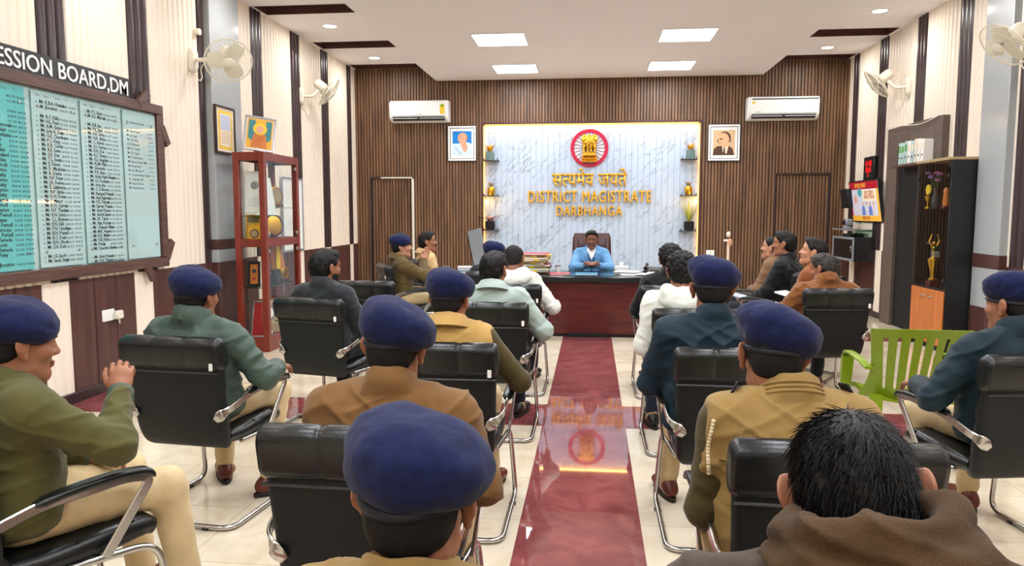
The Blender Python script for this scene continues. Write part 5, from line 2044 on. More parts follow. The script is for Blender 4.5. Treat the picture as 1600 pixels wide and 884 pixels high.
# ================================================================== air conditioners
def ac(x0, x1, z0, z1, style, label):
    xc, zc = (x0 + x1) / 2, (z0 + z1) / 2
    w, h = (x1 - x0) / 2, (z1 - z0) / 2
    t = thing('air_conditioner', label, 'air conditioner', (xc, WF - .001, zc), 0)
    prof = [(0, -h), (-.10, -h), (-.175, -h + .03), (-.215, -h + .09), (-.22, h - .05), (-.20, h - .015), (-.16, h), (0, h)]
    rings = [[(x, y * k, z * k2) for y, z in prof] for x, k, k2 in ((-w, .93, .95), (-w + .015, 1, 1), (w - .015, 1, 1), (w, .93, .95))]
    MB().loft([list(reversed(r)) for r in rings]).build('body', 'white', t, ang=35)
    MB().box((-w + .05, -.226, -h + .10), (w - .05, -.218, h - .06), .004).build('front_panel', 'white', t)
    lo = MB()
    lo.add([(-w + .06, -.218, -h + .082), (w - .06, -.218, -h + .082), (w - .06, -.168, -h + .018), (-w + .06, -.168, -h + .018)], [(0, 3, 2, 1)])
    lo.add([(-w + .06, -.222, -h + .084), (w - .06, -.222, -h + .084), (w - .06, -.176, -h + .026), (-w + .06, -.176, -h + .026)], [(0, 3, 2, 1)])
    lo.build('outlet', 'darkgrey', t)
    MB().box((-w + .07, -.232, -h + .052), (-.02, -.205, -h + .060), .003).build('louver', 'white', t)
    MB().box((.02, -.232, -h + .052), (w - .07, -.205, -h + .060), .003).build('louver', 'white', t)
    if style == 0:
        MB().box((w - .14, -.2275, -.06), (w - .06, -.2255, h - .07), .001).build('energy_label', 'yellow', t, label='yellow energy sticker')
        MB().ball((w - .10, -.227, h - .10), (.026, .003, .026)).build('star_seal', 'green', t)
        me = text_mesh('LLOYD', .035, .0005, 'CENTER')
        text_obj('lettering', me, 'grey', Matrix.Translation((0, -.2265, -h + .112)) @ Matrix.Rotation(R(90), 4, 'X'), t)
    else:
        MB().box((-w + .06, -.2235, h - .055), (w - .02, -.216, h - .035), .002).build('top_vent', 'darkgrey', t)
        MB().ball((-w + .085, -.227, h - .10), (.022, .003, .026)).build('star_seal', 'yellow', t)
        me = text_mesh('Carrier', .034, .0005, 'CENTER')
        text_obj('lettering', me, 'grey', Matrix.Translation((-w + .16, -.2265, -h + .115)) @ Matrix.Rotation(R(90), 4, 'X'), t)


ac(bx(-3.46), bx(-2.44), bz(3.09), bz(3.45), 0, 'white split air conditioner with a yellow sticker above the bald man portrait')
ac(bx(2.50), bx(3.62), bz(3.05), bz(3.42), 1, 'white split air conditioner with a dark top vent above the suited man portrait')


# ================================================================== framed portraits
def picture_frame(x0, x1, z0, z1, label, art):
    xc, zc = (x0 + x1) / 2, (z0 + z1) / 2
    w, h = (x1 - x0) / 2, (z1 - z0) / 2
    t = thing('framed_portrait', label, 'picture', (xc, WF - .002, zc))

    def ring(a, d0, d1, b, m, nm):
        MB().box((-w + a, -d1, -h + a), (-w + b, -d0, h - a), .002).box((w - b, -d1, -h + a), (w - a, -d0, h - a), .002).box((-w + b, -d1, -h + a), (w - b, -d0, -h + b), .002).box((-w + b, -d1, h - b), (w - b, -d0, h - a), .002).build(nm, m, t)
    ring(0, 0, .028, .010, 'black', 'outer_frame')
    ring(.010, 0, .024, .042, 'white', 'frame')
    ring(.042, 0, .018, .050, 'blackmatt', 'inner_frame')
    MB().box((-w + .05, -.012, -h + .05), (w - .05, 0, h - .05)).build('mount', 'paper', t)
    art(t, w - .088, h - .10)
    return t


def flat(pts, d, m, t, nm='print', n=1):
    """a printed shape: thin flat piece at depth d"""
    MB().prism(pts, -d, -d + .0006).build(nm, m, t, smooth=False)


def oval(cx, cz, a, b, n=26, rot=0):
    return [(cx + a * math.cos(2 * math.pi * k / n) * math.cos(rot) - b * math.sin(2 * math.pi * k / n) * math.sin(rot), cz + a * math.cos(2 * math.pi * k / n) * math.sin(rot) + b * math.sin(2 * math.pi * k / n) * math.cos(rot)) for k in range(n)]


for nm, c in (('sky_print', (10, 130, 214)), ('skin_print', (218, 166, 138)), ('skin_shade_print', (178, 120, 96)), ('robe_print', (206, 226, 240)), ('robe_line', (140, 160, 182)), ('sepia_bg', (214, 182, 142)), ('sepia_skin', (222, 178, 138)),
              ('sepia_dark', (84, 54, 40)), ('sepia_mid', (150, 104, 78)), ('ivory', (236, 222, 200)), ('saffron_print', (222, 168, 60)), ('teal_print', (60, 132, 140)), ('maroon_print', (140, 26, 44)), ('lilac_print', (190, 196, 220))):
    M[nm] = mat(nm, c, .6)


def art_robe(t, w, h):
    flat([(-w, -h), (w, -h), (w, h), (-w, h)], .0126, 'sky_print', t)
    flat([(-w, -h), (w, -h), (w, -.05 * h), (.55 * w, .10 * h), (.1 * w, .0), (-.3 * w, .0), (-w, -.02 * h)], .0132, 'robe_print', t)
    flat([(-.1 * w, .25 * h), (.42 * w, .35 * h), (.46 * w, -.05 * h), (.62 * w, -.25 * h), (.45 * w, -.68 * h), (.2 * w, -.72 * h), (-.05 * w, -.35 * h), (-.14 * w, -.05 * h)], .0138, 'skin_print', t)
    flat(oval(.06 * w, .48 * h, .50 * w, .40 * h), .0144, 'skin_print', t)
    flat([(-.34 * w, .42 * h), (-.50 * w, .28 * h), (-.36 * w, .22 * h), (-.30 * w, .05 * h), (.05 * w, .02 * h), (.1 * w, .4 * h)], .0146, 'skin_print', t)
    flat(oval(.52 * w, .42 * h, .10 * w, .13 * h), .0148, 'skin_shade_print', t)
    flat(oval(-.22 * w, .50 * h, .12 * w, .03 * h), .0150, 'skin_shade_print', t)
    flat(oval(-.30 * w, .26 * h, .14 * w, .025 * h), .0150, 'skin_shade_print', t)
    flat([(-.75 * w, -.3 * h), (-.7 * w, -.28 * h), (-.05 * w, -.95 * h), (-.15 * w, -.95 * h)], .0140, 'robe_line', t)


def art_suit(t, w, h):
    flat([(-w, -h), (w, -h), (w, h), (-w, h)], .0126, 'sepia_bg', t)
    flat([(-w, -h), (w * .95, -h), (w * .8, -.5 * h), (.45 * w, -.25 * h), (-.6 * w, -.28 * h), (-.9 * w, -.5 * h)], .0132, 'sepia_dark', t)
    flat([(-.15 * w, -.30 * h), (.45 * w, -.18 * h), (.25 * w, -.9 * h), (-.1 * w, -.75 * h)], .0136, 'ivory', t)
    flat([(-.02 * w, -.40 * h), (.1 * w, -.40 * h), (.14 * w, -.9 * h), (-.05 * w, -.8 * h)], .0140, 'sepia_dark', t)
    flat([(-.25 * w, .1 * h), (.55 * w, .2 * h), (.48 * w, -.2 * h), (.1 * w, -.42 * h), (-.2 * w, -.3 * h)], .0142, 'sepia_skin', t)
    flat(oval(.05 * w, .38 * h, .56 * w, .50 * h), .0144, 'sepia_dark', t)
    flat(oval(-.08 * w, .26 * h, .54 * w, .52 * h), .0148, 'sepia_skin', t)
    flat([(-.55 * w, .30 * h), (-.70 * w, .08 * h), (-.5 * w, .05 * h)], .0148, 'sepia_skin', t)
    flat(oval(-.28 * w, .28 * h, .16 * w, .05 * h), .0152, 'sepia_dark', t)
    flat(oval(-.38 * w, -.06 * h, .14 * w, .03 * h), .0152, 'sepia_mid', t)
    flat(oval(.56 * w, .18 * h, .10 * w, .15 * h), .0152, 'sepia_mid', t)


picture_frame(bx(-2.49), bx(-1.985), bz(2.43), bz(3.04), 'framed portrait of a bald man in a white wrap on bright blue', art_robe)
picture_frame(bx(1.90), bx(2.43), bz(2.40), bz(3.01), 'framed sepia portrait of a man in suit and tie', art_suit)


# ================================================================== lettering and emblem on the marble
YM = YF - .03


def gold_text(body, xc, z0, width, height, label, ob=.008, pieces=None):
    me = text_mesh(body, 1.0, .5, 'CENTER', 0.0, 3, 1.14)
    bm = bmesh.new()
    for sh in (-.022, -.007, .007, .022):
        m2 = me.copy()
        m2.transform(Matrix.Translation((sh, sh * .3, sh * .02)))
        bm.from_mesh(m2)
        bpy.data.meshes.remove(m2)
    bm.to_mesh(me)
    bm.free()
    xs = [v.co.x for v in me.vertices]
    zs = [v.co.y for v in me.vertices]
    sx, sz = width / (max(xs) - min(xs)), height / (max(zs) - min(zs))
    me.transform(Matrix.Translation((-(max(xs) + min(xs)) / 2, -min(zs), 0)))
    me.transform(Matrix.Diagonal((sx, sz, .05, 1)))
    o = text_obj('wall_lettering', me, 'goldletter', Matrix.Translation((0, 0, 0)), None)
    o.location = (xc, YM - .027, z0)
    o.rotation_euler = (R(90), 0, 0)
    return tag(o, label, 'lettering')


KM = YM / 12.75
mx = lambda x: x * KM
mz = lambda z: 1.55 + (z - 1.55) * KM
gold_text('DISTRICT MAGISTRATE', mx(-.05), mz(1.725), mx(2.08), .20, 'raised gold capitals DISTRICT MAGISTRATE on the white panel')
gold_text('DARBHANGA', mx(-.05), mz(1.50), mx(1.12), .165, 'raised gold capitals DARBHANGA, lowest line on the white panel')


def hindi():
    t = thing('wall_lettering', 'raised gold Devanagari motto under the round emblem', 'lettering', (mx(-.055), YM - .027, mz(2.0)))
    # सत्यमेव जयते ; the half letter is cut from the full one
    parts = []
    x = 0.0

    def glyph(ch, cut=None):
        me = text_mesh(ch, 1.0, 0.0, 'LEFT', .012, 3)
        if cut is not None:
            bm = bmesh.new()
            bm.from_mesh(me)
            mxx = max(v.co.x for v in bm.verts)
            bmesh.ops.bisect_plane(bm, geom=bm.verts[:] + bm.edges[:] + bm.faces[:], plane_co=(mxx - cut, 0, 0), plane_no=(1, 0, 0), clear_outer=True)
            bm.to_mesh(me)
            bm.free()
        return me
    adv = lambda me: max(v.co.x for v in me.vertices)
    mins = lambda me: min(v.co.x for v in me.vertices)
    allm = []
    for tok in ('स', '_त', 'य', 'मे', 'व', ' ', 'ज', 'य', 'ते'):
        if tok == ' ':
            x += .30
            continue
        me = glyph(tok[1:] if tok[0] == '_' else tok, .21 if tok[0] == '_' else None)
        base = glyph(tok[0] if tok[0] != '_' else tok[1]) if len(tok) > 1 and tok[0] != '_' else me
        me.transform(Matrix.Translation((x - mins(base), 0, 0)))
        x += adv(base) - mins(base) - .035
        allm.append(me)
    W_ = x
    for me in allm:
        bm = bmesh.new()
        bm.from_mesh(me)
        r = bmesh.ops.extrude_face_region(bm, geom=bm.faces[:])
        bmesh.ops.translate(bm, vec=(0, 0, .5), verts=[v for v in r['geom'] if isinstance(v, bmesh.types.BMVert)])
        bmesh.ops.recalc_face_normals(bm, faces=bm.faces[:])
        bm.to_mesh(me)
        bm.free()
        me.transform(Matrix.Translation((-W_ / 2, 0, -.25)))
        me.transform(Matrix.Diagonal((mx(1.26) / W_, .335, .05, 1)))
        text_obj('letter', me, 'goldletter', Matrix.Rotation(R(90), 4, 'X'), t)


hindi()


def emblem():
    t = thing('wall_emblem', 'round crimson wheel emblem with a golden lion capital on the white panel', 'emblem', (mx(-.055), YM, mz(2.635)))
    Ro = .325
    rim = MB()
    n = 96
    prof = []
    for k in range(n):
        a = 2 * math.pi * k / n
        ri = .268 - .012 * (1 if (k % 4) < 2 else 0)
        prof.append((a, ri))
    rings = []
    for (sel, d) in (('o', 0), ('o', .03), ('i', .03), ('i', 0)):
        rings.append([((Ro if sel == 'o' else ri) * math.cos(a), -d, (Ro if sel == 'o' else ri) * math.sin(a)) for a, ri in prof])
    M['crimson'] = mat('crimson', (186, 14, 62), .4)
    M['spoke'] = mat('wheel_spoke', (112, 92, 118), .5)
    M['disc_white'] = mat('emblem_white', (236, 234, 240), .45)
    rim.loft(rings + [rings[0]], True, False).build('wheel_rim', 'crimson', t, ang=30)
    MB().prism(oval(0, 0, .29, .29, 48), -.012, -.002).build('disc', 'disc_white', t)
    for k in range(24):
        a = 2 * math.pi * k / 24
        s_ = MB()
        s_.tube([(.07 * math.cos(a), -.016, .07 * math.sin(a)), (.245 * math.cos(a), -.016, .245 * math.sin(a))], [.0035, .0065], 6)
        s_.build('spoke', 'spoke', t)
    # lion capital: three heads with manes, chests and forelegs on a drum and a bell-shaped lotus
    g = Field()
    for s in (-1, 0, 1):
        hx, hy = s * .085, -.075 + .02 * abs(s)
        g.ell((hx, hy, .150), (.058, .045, .062), k=.015)
        g.ell((hx + s * .030, hy - .035, .135), (.026, .03, .024), k=.01)
        g.ell((hx, hy, .205), (.036, .030, .022), k=.012)
        g.cone((s * .075, hy, .12), (s * .085, hy, .0), .046, .036, k=.02)
        g.ell((s * .030 + s * .035, hy - .03, .08), (.03, .02, .05), k=.012)
    g.cone((0, -.085, .10), (0, -.085, .02), .055, .04, k=.02)
    for s in (-1, 1):
        g.cone((s * .028, -.105, .04), (s * .026, -.105, -.055), .020, .016, k=.008)
        g.cone((s * .088, -.085, .02), (s * .092, -.085, -.055), .020, .016, k=.008)
        g.ell((s * .026, -.115, -.062), (.022, .024, .013), k=.006)
        g.ell((s * .090, -.095, -.062), (.024, .024, .013), k=.006)
    V, F = g.mesh(.0065)
    V = relax(V, F, 1, .4)
    N = vnormals(V, F)
    V = V + N * (.006 * vnoise(V * 60, 2) * (V[:, 2] > .06))[:, None]
    np_obj('lion', V, F, 'gold', t)
    ab = MB().box((-.115, -.13, -.084), (.115, -.01, -.072), .004).box((-.108, -.125, -.128), (.108, -.012, -.084), .006).box((-.118, -.13, -.140), (.118, -.01, -.128), .004)
    ab = ab.build('abacus', 'gold', t)
    wh = MB()
    for x in (-.07, 0, .07):
        wh.tube([(x + .018 * math.cos(2 * math.pi * k / 16), -.128, -.106 + .018 * math.sin(2 * math.pi * k / 16)) for k in range(16)], .004, 6, closed=True)
    for x in (-.035, .035):
        wh.ball((x, -.128, -.106), (.014, .006, .010), 0, 10, 6)
    wh.build('wheel_relief', 'goldletter', ab)
    lo = MB()
    for k in range(9):
        x = -.12 + .03 * k
        lo.ball((x, -.09 + .03 * abs(x / .12), -.185), (.018, .026, .046), 0, 10, 8)
    lo.build('lotus_base', 'gold', t)
    MB().box((-.125, -.12, -.240), (.125, -.02, -.226), .005).build('base_slab', 'gold', t)


emblem()
# ================================================================== glass display cabinet on the left
def display_cabinet():
    x0, x1, y0, y1, H = -3.92, -3.56, 7.8, 8.76, 2.21
    t = thing('display_cabinet', 'tall red-brown wooden cabinet with glass sides full of plaques and certificates', 'cabinet', (0, 0, 0))
    f = MB()
    w = .065
    for x in (x0, x1 - w):
        for y in (y0, y1 - w):
            f.box((x, y, 0), (x + w, y + w, H), .004)
    for z0, z1 in ((0, .16), (1.17, 1.26), (H - .09, H)):
        f.box((x0 + w, y0 + .004, z0), (x1 - w, y0 + .05, z1), .003).box((x1 - .05, y0 + w, z0), (x1 - .004, y1 - w, z1), .003).box((x0 + .004, y0 + w, z0), (x0 + .03, y1 - w, z1), .003).box((x0 + w, y1 - .05, z0), (x1 - w, y1 - .004, z1), .003)
    f.build('frame', 'mahogany_red', t)
    MB().box((x0 + .01, y0 + .01, H - .03), (x1 - .01, y1 - .01, H - .005)).build('top_board', 'mahogany_red', t)
    MB().box((x0 + .01, y0 + .01, .10), (x1 - .01, y1 - .01, .14)).build('bottom_board', 'mahogany_red', t)
    MB().box((x0 + .01, y0 + .01, 1.19), (x1 - .01, y1 - .01, 1.225)).build('shelf', 'mahogany_red', t)
    MB().box((x0 + .02, y0 + .05, .705), (x1 - .06, y1 - .05, .715)).build('glass_shelf', 'shelf_glass', t)
    MB().box((x0 + .02, y0 + .40, 1.60), (x1 - .06, y1 - .05, 1.61)).build('glass_shelf', 'shelf_glass', t)
    for z0, z1 in ((.16, 1.17), (1.26, H - .09)):
        MB().box((x0 + w, y0 + .022, z0), (x1 - w, y0 + .027, z1)).build('side_pane', 'clear_glass', t)
        ym = (y0 + y1) / 2
        for a, b, dx in ((y0 + w, ym + .02, 0), (ym - .02, y1 - w, .01)):
            MB().box((x1 - .022 - dx, a, z0), (x1 - .017 - dx, b, z1)).build('front_pane', 'clear_glass', t)
        for yy in (y0 + w + .02, y1 - w - .02):
            for zz in (z0 + .05, z1 - .05):
                MB().box((x1 - .02, yy - .014, zz - .02), (x1 + .002, yy + .014, zz + .02), .003).build('glass_clip', 'silver', t)
    return t


display_cabinet()


def leaning_sheet(name, label, cat, x, y, z, w, h, tilt, rz, frame, face, extra=None, group=None, th=.014, roll=0):
    """a framed or bare sheet standing on its lower edge and leaning back; local x across, z up, front towards -y"""
    t = thing(name, label, cat, (x, y, z), rz, group)
    T = Matrix.Rotation(R(-tilt), 4, 'X')
    if roll:
        T = T @ Matrix.Rotation(R(roll), 4, 'Y')
    if frame:
        b = .022 if w < .5 else .03
        f = MB()
        for (a, c, d, e) in ((-w / 2, 0, w / 2, b), (-w / 2, h - b, w / 2, h), (-w / 2, b, -w / 2 + b, h - b), (w / 2 - b, b, w / 2, h - b)):
            f.box((a, -th, c), (d, 0, e), .003, 0, T)
        f.build('frame', frame, t)
        MB().box((-w / 2 + b, -th * .6, b), (w / 2 - b, -.001, h - b), 0, 0, T).build('sheet', face, t)
    else:
        MB().box((-w / 2, -th, 0), (w / 2, 0, h), .002, 0, T).build('sheet', face, t)
    if extra:
        extra(t, T, -th * .6 - .001, w, h)
    return t


def prn(t, T, d, pts, m, nm='print'):
    MB().prism(pts, d - .0008, d, 0, T).build(nm, m, t, smooth=False)


def certificate(t, T, d, w, h):
    n = 28
    for r0, m in ((.17, 'grey'), (.11, 'paper'), (.09, 'darkgrey'), (.04, 'paper')):
        d -= .0009
        prn(t, T, d, oval(0, h * .66, r0 * w * 1.3, r0 * w * 1.3, n), m)
    for k in range(5):
        prn(t, T, d, [(-w * .3, h * (.36 - .05 * k)), (w * .3, h * (.36 - .05 * k)), (w * .3, h * (.365 - .05 * k)), (-w * .3, h * (.365 - .05 * k))], 'grey')


leaning_sheet('certificate', 'white certificate with a dark round seal leaning in the near glass side of the cabinet', 'certificate', -3.735, 7.90, 1.55, .21, .46, 8, R(3), None, 'paper', certificate, None, .006)
leaning_sheet('certificate', 'plain white certificate leaning behind the long glass front of the cabinet', 'certificate', -3.68, 8.08, 1.52, .30, .44, 14, R(62), None, 'paper', None, None, .006)
MB().box((-3.86, 7.86, 1.505), (-3.60, 8.22, 1.515)).build('glass_shelf', 'shelf_glass', bpy.data.objects['display_cabinet'])


def seal_plaque(t, T, d, w, h):
    prn(t, T, d, oval(0, h * .42, w * .30, w * .30), 'brownfile')
    prn(t, T, d - .001, oval(0, h * .42, w * .22, w * .22), 'tanfile')


def tile_print(t, T, d, w, h):
    prn(t, T, d, [(-w * .3, h * .12), (w * .3, h * .12), (w * .3, h * .88), (-w * .3, h * .88)], 'orange_wood')
    prn(t, T, d - .001, oval(0, h * .62, w * .17, w * .17), 'darkgrey')
    prn(t, T, d - .001, oval(0, h * .32, w * .12, w * .12), 'red')


leaning_sheet('plaque', 'tall gold plaque with raised lettering at the back of the cabinet shelf', 'plaque', -3.80, 7.98, 1.228, .17, .30, 10, R(4), 'gold', 'tanfile')
leaning_sheet('plaque', 'square gold plaque with a dark round seal at the near glass of the cabinet', 'plaque', -3.735, 7.89, 1.228, .17, .21, 8, R(6), 'gold', 'goldletter', seal_plaque)


def round_plate(name, label, cat, x, y, z, r, rim, face, rz, base='mahogany', octagon=False):
    t = thing(name, label, cat, (x, y, z), rz)
    T = frame_T((0, 0, r + .03), (R(82), 0, 0))
    n = 8 if octagon else 28
    MB().lathe([(.001, -.012), (r, -.012), (r, .004), (r * .84, .012), (r * .80, .004), (.001, .004)], n, 0, T).build('rim', rim, t, ang=30)
    MB().lathe([(.001, .006), (r * .78, .006), (r * .5, .012), (.001, .013)], 28, 0, T).build('medallion', face, t)
    MB().box((-r * .7, -.04, 0), (r * .7, .04, .035), .004).build('base', base, t)
    return t


round_plate('award_plate', 'round gold award plate standing on the upper glass shelf of the cabinet', 'award', -3.74, 8.50, 1.612, .11, 'gold', 'tanfile', R(70))
round_plate('award_plate', 'large dark octagonal award plate with a gold centre in the cabinet', 'award', -3.74, 8.42, 1.228, .145, 'mahogany', 'gold', R(66), 'mahogany', True)
round_plate('award_plate', 'small gold award plate half hidden by the front corner post of the cabinet', 'award', -3.70, 8.06, 1.228, .09, 'gold', 'goldletter', R(60))
leaning_sheet('plaque', 'narrow black plaque with an orange tile on the lower cabinet shelf', 'plaque', -3.77, 7.92, .716, .14, .29, 6, R(8), 'black', 'blackmatt', tile_print)


def award_box(x, y, w, d, h, m, label, z=.716):
    t = thing('award_case', label, 'case', (x, y, z), R(10))
    MB().box((-w / 2, -d / 2, 0), (w / 2, d / 2, h * .86), .006).build('body', m, t)
    MB().box((-w / 2 - .003, -d / 2 - .003, h * .87), (w / 2 + .003, d / 2 + .003, h), .006).build('lid', m, t)
    MB().box((-.012, -d / 2 - .008, h * .74), (.012, -d / 2, h * .9), .002).build('clasp', 'gold', t)


award_box(-3.68, 8.04, .07, .10, .30, 'brownfile', 'tall brown case beside the narrow tile plaque in the lower cabinet')
award_box(-3.72, 8.28, .16, .20, .17, 'darkgrey', 'low dark case with a brass clasp behind the lower glass front')
round_plate('award_plate', 'small gold tree-shaped award on the lower glass shelf of the cabinet', 'award', -3.72, 8.60, .716, .085, 'gold', 'gold', R(68))


def draped_stole(x, y, z):
    t = thing('folded_stole', 'folded orange and saffron cloth standing in the lower cabinet', 'cloth', (x, y, z), R(60))
    rings = []
    for i in range(9):
        f = i / 8
        rings.append([((-.09 + .02 * math.sin(k * 1.3 + i)) * (1 - .25 * f) if k < 6 else (.09 + .02 * math.sin(k * 1.7 + i)) * (1 - .3 * f), (-.03 + .012 * k) if k < 6 else (.03 - .012 * (k - 6)), .30 * f) for k in range(12)])
    MB().loft(rings).build('cloth', 'orange_wood', t)
    MB().box((-.03, -.05, 0), (.03, -.038, .29), .004).build('border', 'yellow', t)


draped_stole(-3.74, 8.44, .886)
leaning_sheet('framed_certificate', 'red framed certificate leaning at the bottom of the cabinet near side', 'certificate', -3.735, 7.93, .142, .20, .42, 14, R(4), 'silver', 'red')


def silver_round(t, T, d, w, h):
    prn(t, T, d, oval(0, h * .6, w * .32, w * .32), 'silver')
    prn(t, T, d - .001, oval(0, h * .6, w * .24, w * .24), 'paper')


leaning_sheet('framed_award', 'pink award card with a silver disc at the bottom of the cabinet front', 'award', -3.70, 8.16, .142, .30, .42, 12, R(58), 'mahogany_red', 'tanfile', silver_round)
award_box(-3.70, 8.42, .22, .16, .16, 'pinkred', 'flat pink box at the bottom of the cabinet front', .142)


# frames by the cabinet
def letter_print(t, T, d, w, h):
    prn(t, T, d, [(-w * .34, h * .10), (w * .34, h * .10), (w * .34, h * .90), (-w * .34, h * .90)], 'yellow')
    prn(t, T, d - .001, [(-w * .27, h * .16), (w * .27, h * .16), (w * .27, h * .84), (-w * .27, h * .84)], 'ivory')
    prn(t, T, d - .002, [(-w * .25, h * .5), (w * .25, h * .5), (w * .25, h * .82), (-w * .25, h * .82)], 'lilac_print')
    for k in range(9):
        prn(t, T, d - .002, [(-w * .22, h * (.46 - .03 * k)), (w * .22, h * (.46 - .03 * k)), (w * .22, h * (.466 - .03 * k)), (-w * .22, h * (.466 - .03 * k))], 'tanfile')


M['frame_dark'] = mat('dark_frame', (48, 32, 30), .35)
leaning_sheet('framed_certificate', 'dark framed yellow-bordered certificate hung flat on the grey column', 'certificate', -4.085, 7.96, 2.20, .44, .52, 0, R(90), 'frame_dark', 'ivory', letter_print, None, .03)


def deity_print(t, T, d, w, h):
    prn(t, T, d, [(-w * .40, h * .08), (w * .40, h * .08), (w * .40, h * .92), (-w * .40, h * .92)], 'saffron_print')
    prn(t, T, d - .001, [(-w * .36, h * .36), (-w * .1, h * .2), (-w * .16, h * .88), (-w * .36, h * .88)], 'teal_print')
    prn(t, T, d - .001, [(w * .36, h * .36), (w * .14, h * .2), (w * .18, h * .88), (w * .36, h * .88)], 'teal_print')
    prn(t, T, d - .002, [(-w * .26, h * .1), (w * .26, h * .1), (w * .2, h * .46), (0, h * .56), (-w * .2, h * .46)], 'orange_wood')
    prn(t, T, d - .0025, oval(0, h * .64, w * .22, h * .17), 'yellow')
    prn(t, T, d - .003, oval(0, h * .62, w * .12, h * .11), 'skin_print')


leaning_sheet('framed_picture', 'silver framed painting of a golden haloed figure leaning on top of the cabinet', 'picture', -3.74, 8.06, 2.235, .34, .40, 12, R(28), 'silver', 'ivory', deity_print, None, .02, 7)

# whiteboard on the wall past the cabinet
t = thing('whiteboard', 'white board with thin grey frame on the wall just past the glass cabinet', 'whiteboard', (XL + .03, 10.0, 1.52))
MB().box((0, -.34, -.49), (.012, .34, .49)).build('board', 'white', t)
f = MB()
for a, b, c, d in ((-.36, -.51, .36, -.485), (-.36, .485, .36, .51), (-.36, -.485, -.335, .485), (.335, -.485, .36, .485)):
    f.box((0, a, b), (.022, c, d), .003)
f.build('frame', 'grey', t)


# ================================================================== right wall: recess, cabinet, screen, clock, shelf
M['recess_frame'] = mat('recess_frame', (98, 86, 78), .5, var=.12, vscale=(4, 4, 4))
y0, y1, zt = 9.36, 10.98, 2.70
o = MB().box((XR - .10, y0, 0), (XR + .02, y0 + .2, zt), .006).box((XR - .10, y1 - .34, 0), (XR + .02, y1, zt), .006).box((XR - .10, y0 + .2, zt - .26), (XR + .02, y1 - .34, zt), .006)
struct(o.build('window_1', 'recess_frame'))
o = MB().box((XR - .055, y0 + .2, 0), (XR + .005, y1 - .34, zt - .26))  # flat black sheet painted in for the shaded depth of the recess
struct(o.build('recess_shade_sheet', 'blackmatt', smooth=False))
o = MB().box((XR - .22, 9.44, 2.14), (XR - .052, 10.5, 2.17), .003)
tag(o.build('wall_shelf', 'brownframe'), 'narrow dark shelf carrying upright box files above the black cabinet', 'shelf')
for k in range(8):
    t = thing('box_file', 'pale box file standing in the row above the black cabinet', 'box file', (XR - .14, 9.60 + .095 * k, 2.1705), 0, 'box files above the black cabinet')
    c_ = ('paper', 'paper', 'offwhite', 'board_back')[k % 4] if k < 5 else 'board_back'
    hgt = .27 + .01 * (k % 3)
    MB().box((-.07, -.040, 0), (.07, .040, hgt), .004).build('body', c_, t)
    MB().box((-.0715, -.028, hgt * .55), (-.0695, .028, hgt * .85), .0005).build('spine_label', 'green' if k > 4 else 'ivory', t)
    MB().tube([(-.072 + .0, .011 * math.cos(2 * math.pi * q / 12), hgt * .3 + .011 * math.sin(2 * math.pi * q / 12)) for q in range(12)], .003, 6, closed=True).build('finger_ring', 'darkgrey', t)


def black_cabinet():
    x0, x1, y0, y1, H = 3.84, 4.185, 8.53, 9.34, 2.12
    t = thing('trophy_cabinet', 'tall black cabinet with glass doors over orange wooden doors', 'cabinet', (0, 0, 0))
    MB().box((x0 + .02, y0, 0), (x1, y0 + .022, H), .002).build('side_panel', 'carcass', t)
    MB().box((x0 + .02, y1 - .022, 0), (x1, y1, H), .002).build('side_panel', 'carcass', t)
    MB().box((x1 - .012, y0 + .022, 0), (x1, y1 - .022, H - .03)).build('back_panel', 'carcass', t)
    MB().box((x0 - .012, y0 - .003, H), (x1, y1 + .01, H + .03), .004).build('top_board', 'tanfile', t, label='pale edged top board')
    MB().box((x0 + .03, y0 + .022, .06), (x1 - .012, y1 - .022, .08)).build('bottom_board', 'carcass', t)
    MB().box((x0 + .02, y0 + .022, .675), (x1 - .012, y1 - .022, .70)).build('middle_shelf', 'carcass', t)
    MB().box((x0 + .05, y0 + .022, 1.585), (x1 - .012, y1 - .022, 1.595)).build('glass_shelf', 'shelf_glass', t)
    MB().box((x0 + .03, y0 + .01, 0), (x0 + .04, y1 - .01, .06)).build('kick_board', 'blackmatt', t)
    ym = (y0 + y1) / 2
    for a, b, s in ((y0 + .002, ym - .002, 1), (ym + .002, y1 - .002, -1)):
        d = MB().box((x0, a, .065), (x0 + .018, b, .68), .003).build('door', 'orange_wood', t, label='orange veneered lower door')
        yy = (b - .09) if s > 0 else (a + .09)
        MB().tube([(x0, yy - .05, .60), (x0 - .022, yy - .045, .60), (x0 - .022, yy + .045, .60), (x0, yy + .05, .60)], .006, 8).build('handle', 'silver', d)
        g = MB().box((x0 + .003, a, .705), (x0 + .009, b, H - .004)).build('glass_door', 'clear_glass', t)
        for zz in (.80, 1.95):
            q = a + .03 if s > 0 else b - .03
            MB().box((x0 - .003, q - .022, zz - .018), (x0 + .014, q + .022, zz + .018), .003).build('hinge', 'black', g)
        MB().tube([(x0 - .01, ym + (-.03 if s > 0 else .03), 1.2), (x0 + .005, ym + (-.03 if s > 0 else .03), 1.2)], .009, 10).build('knob', 'silver', g)


black_cabinet()
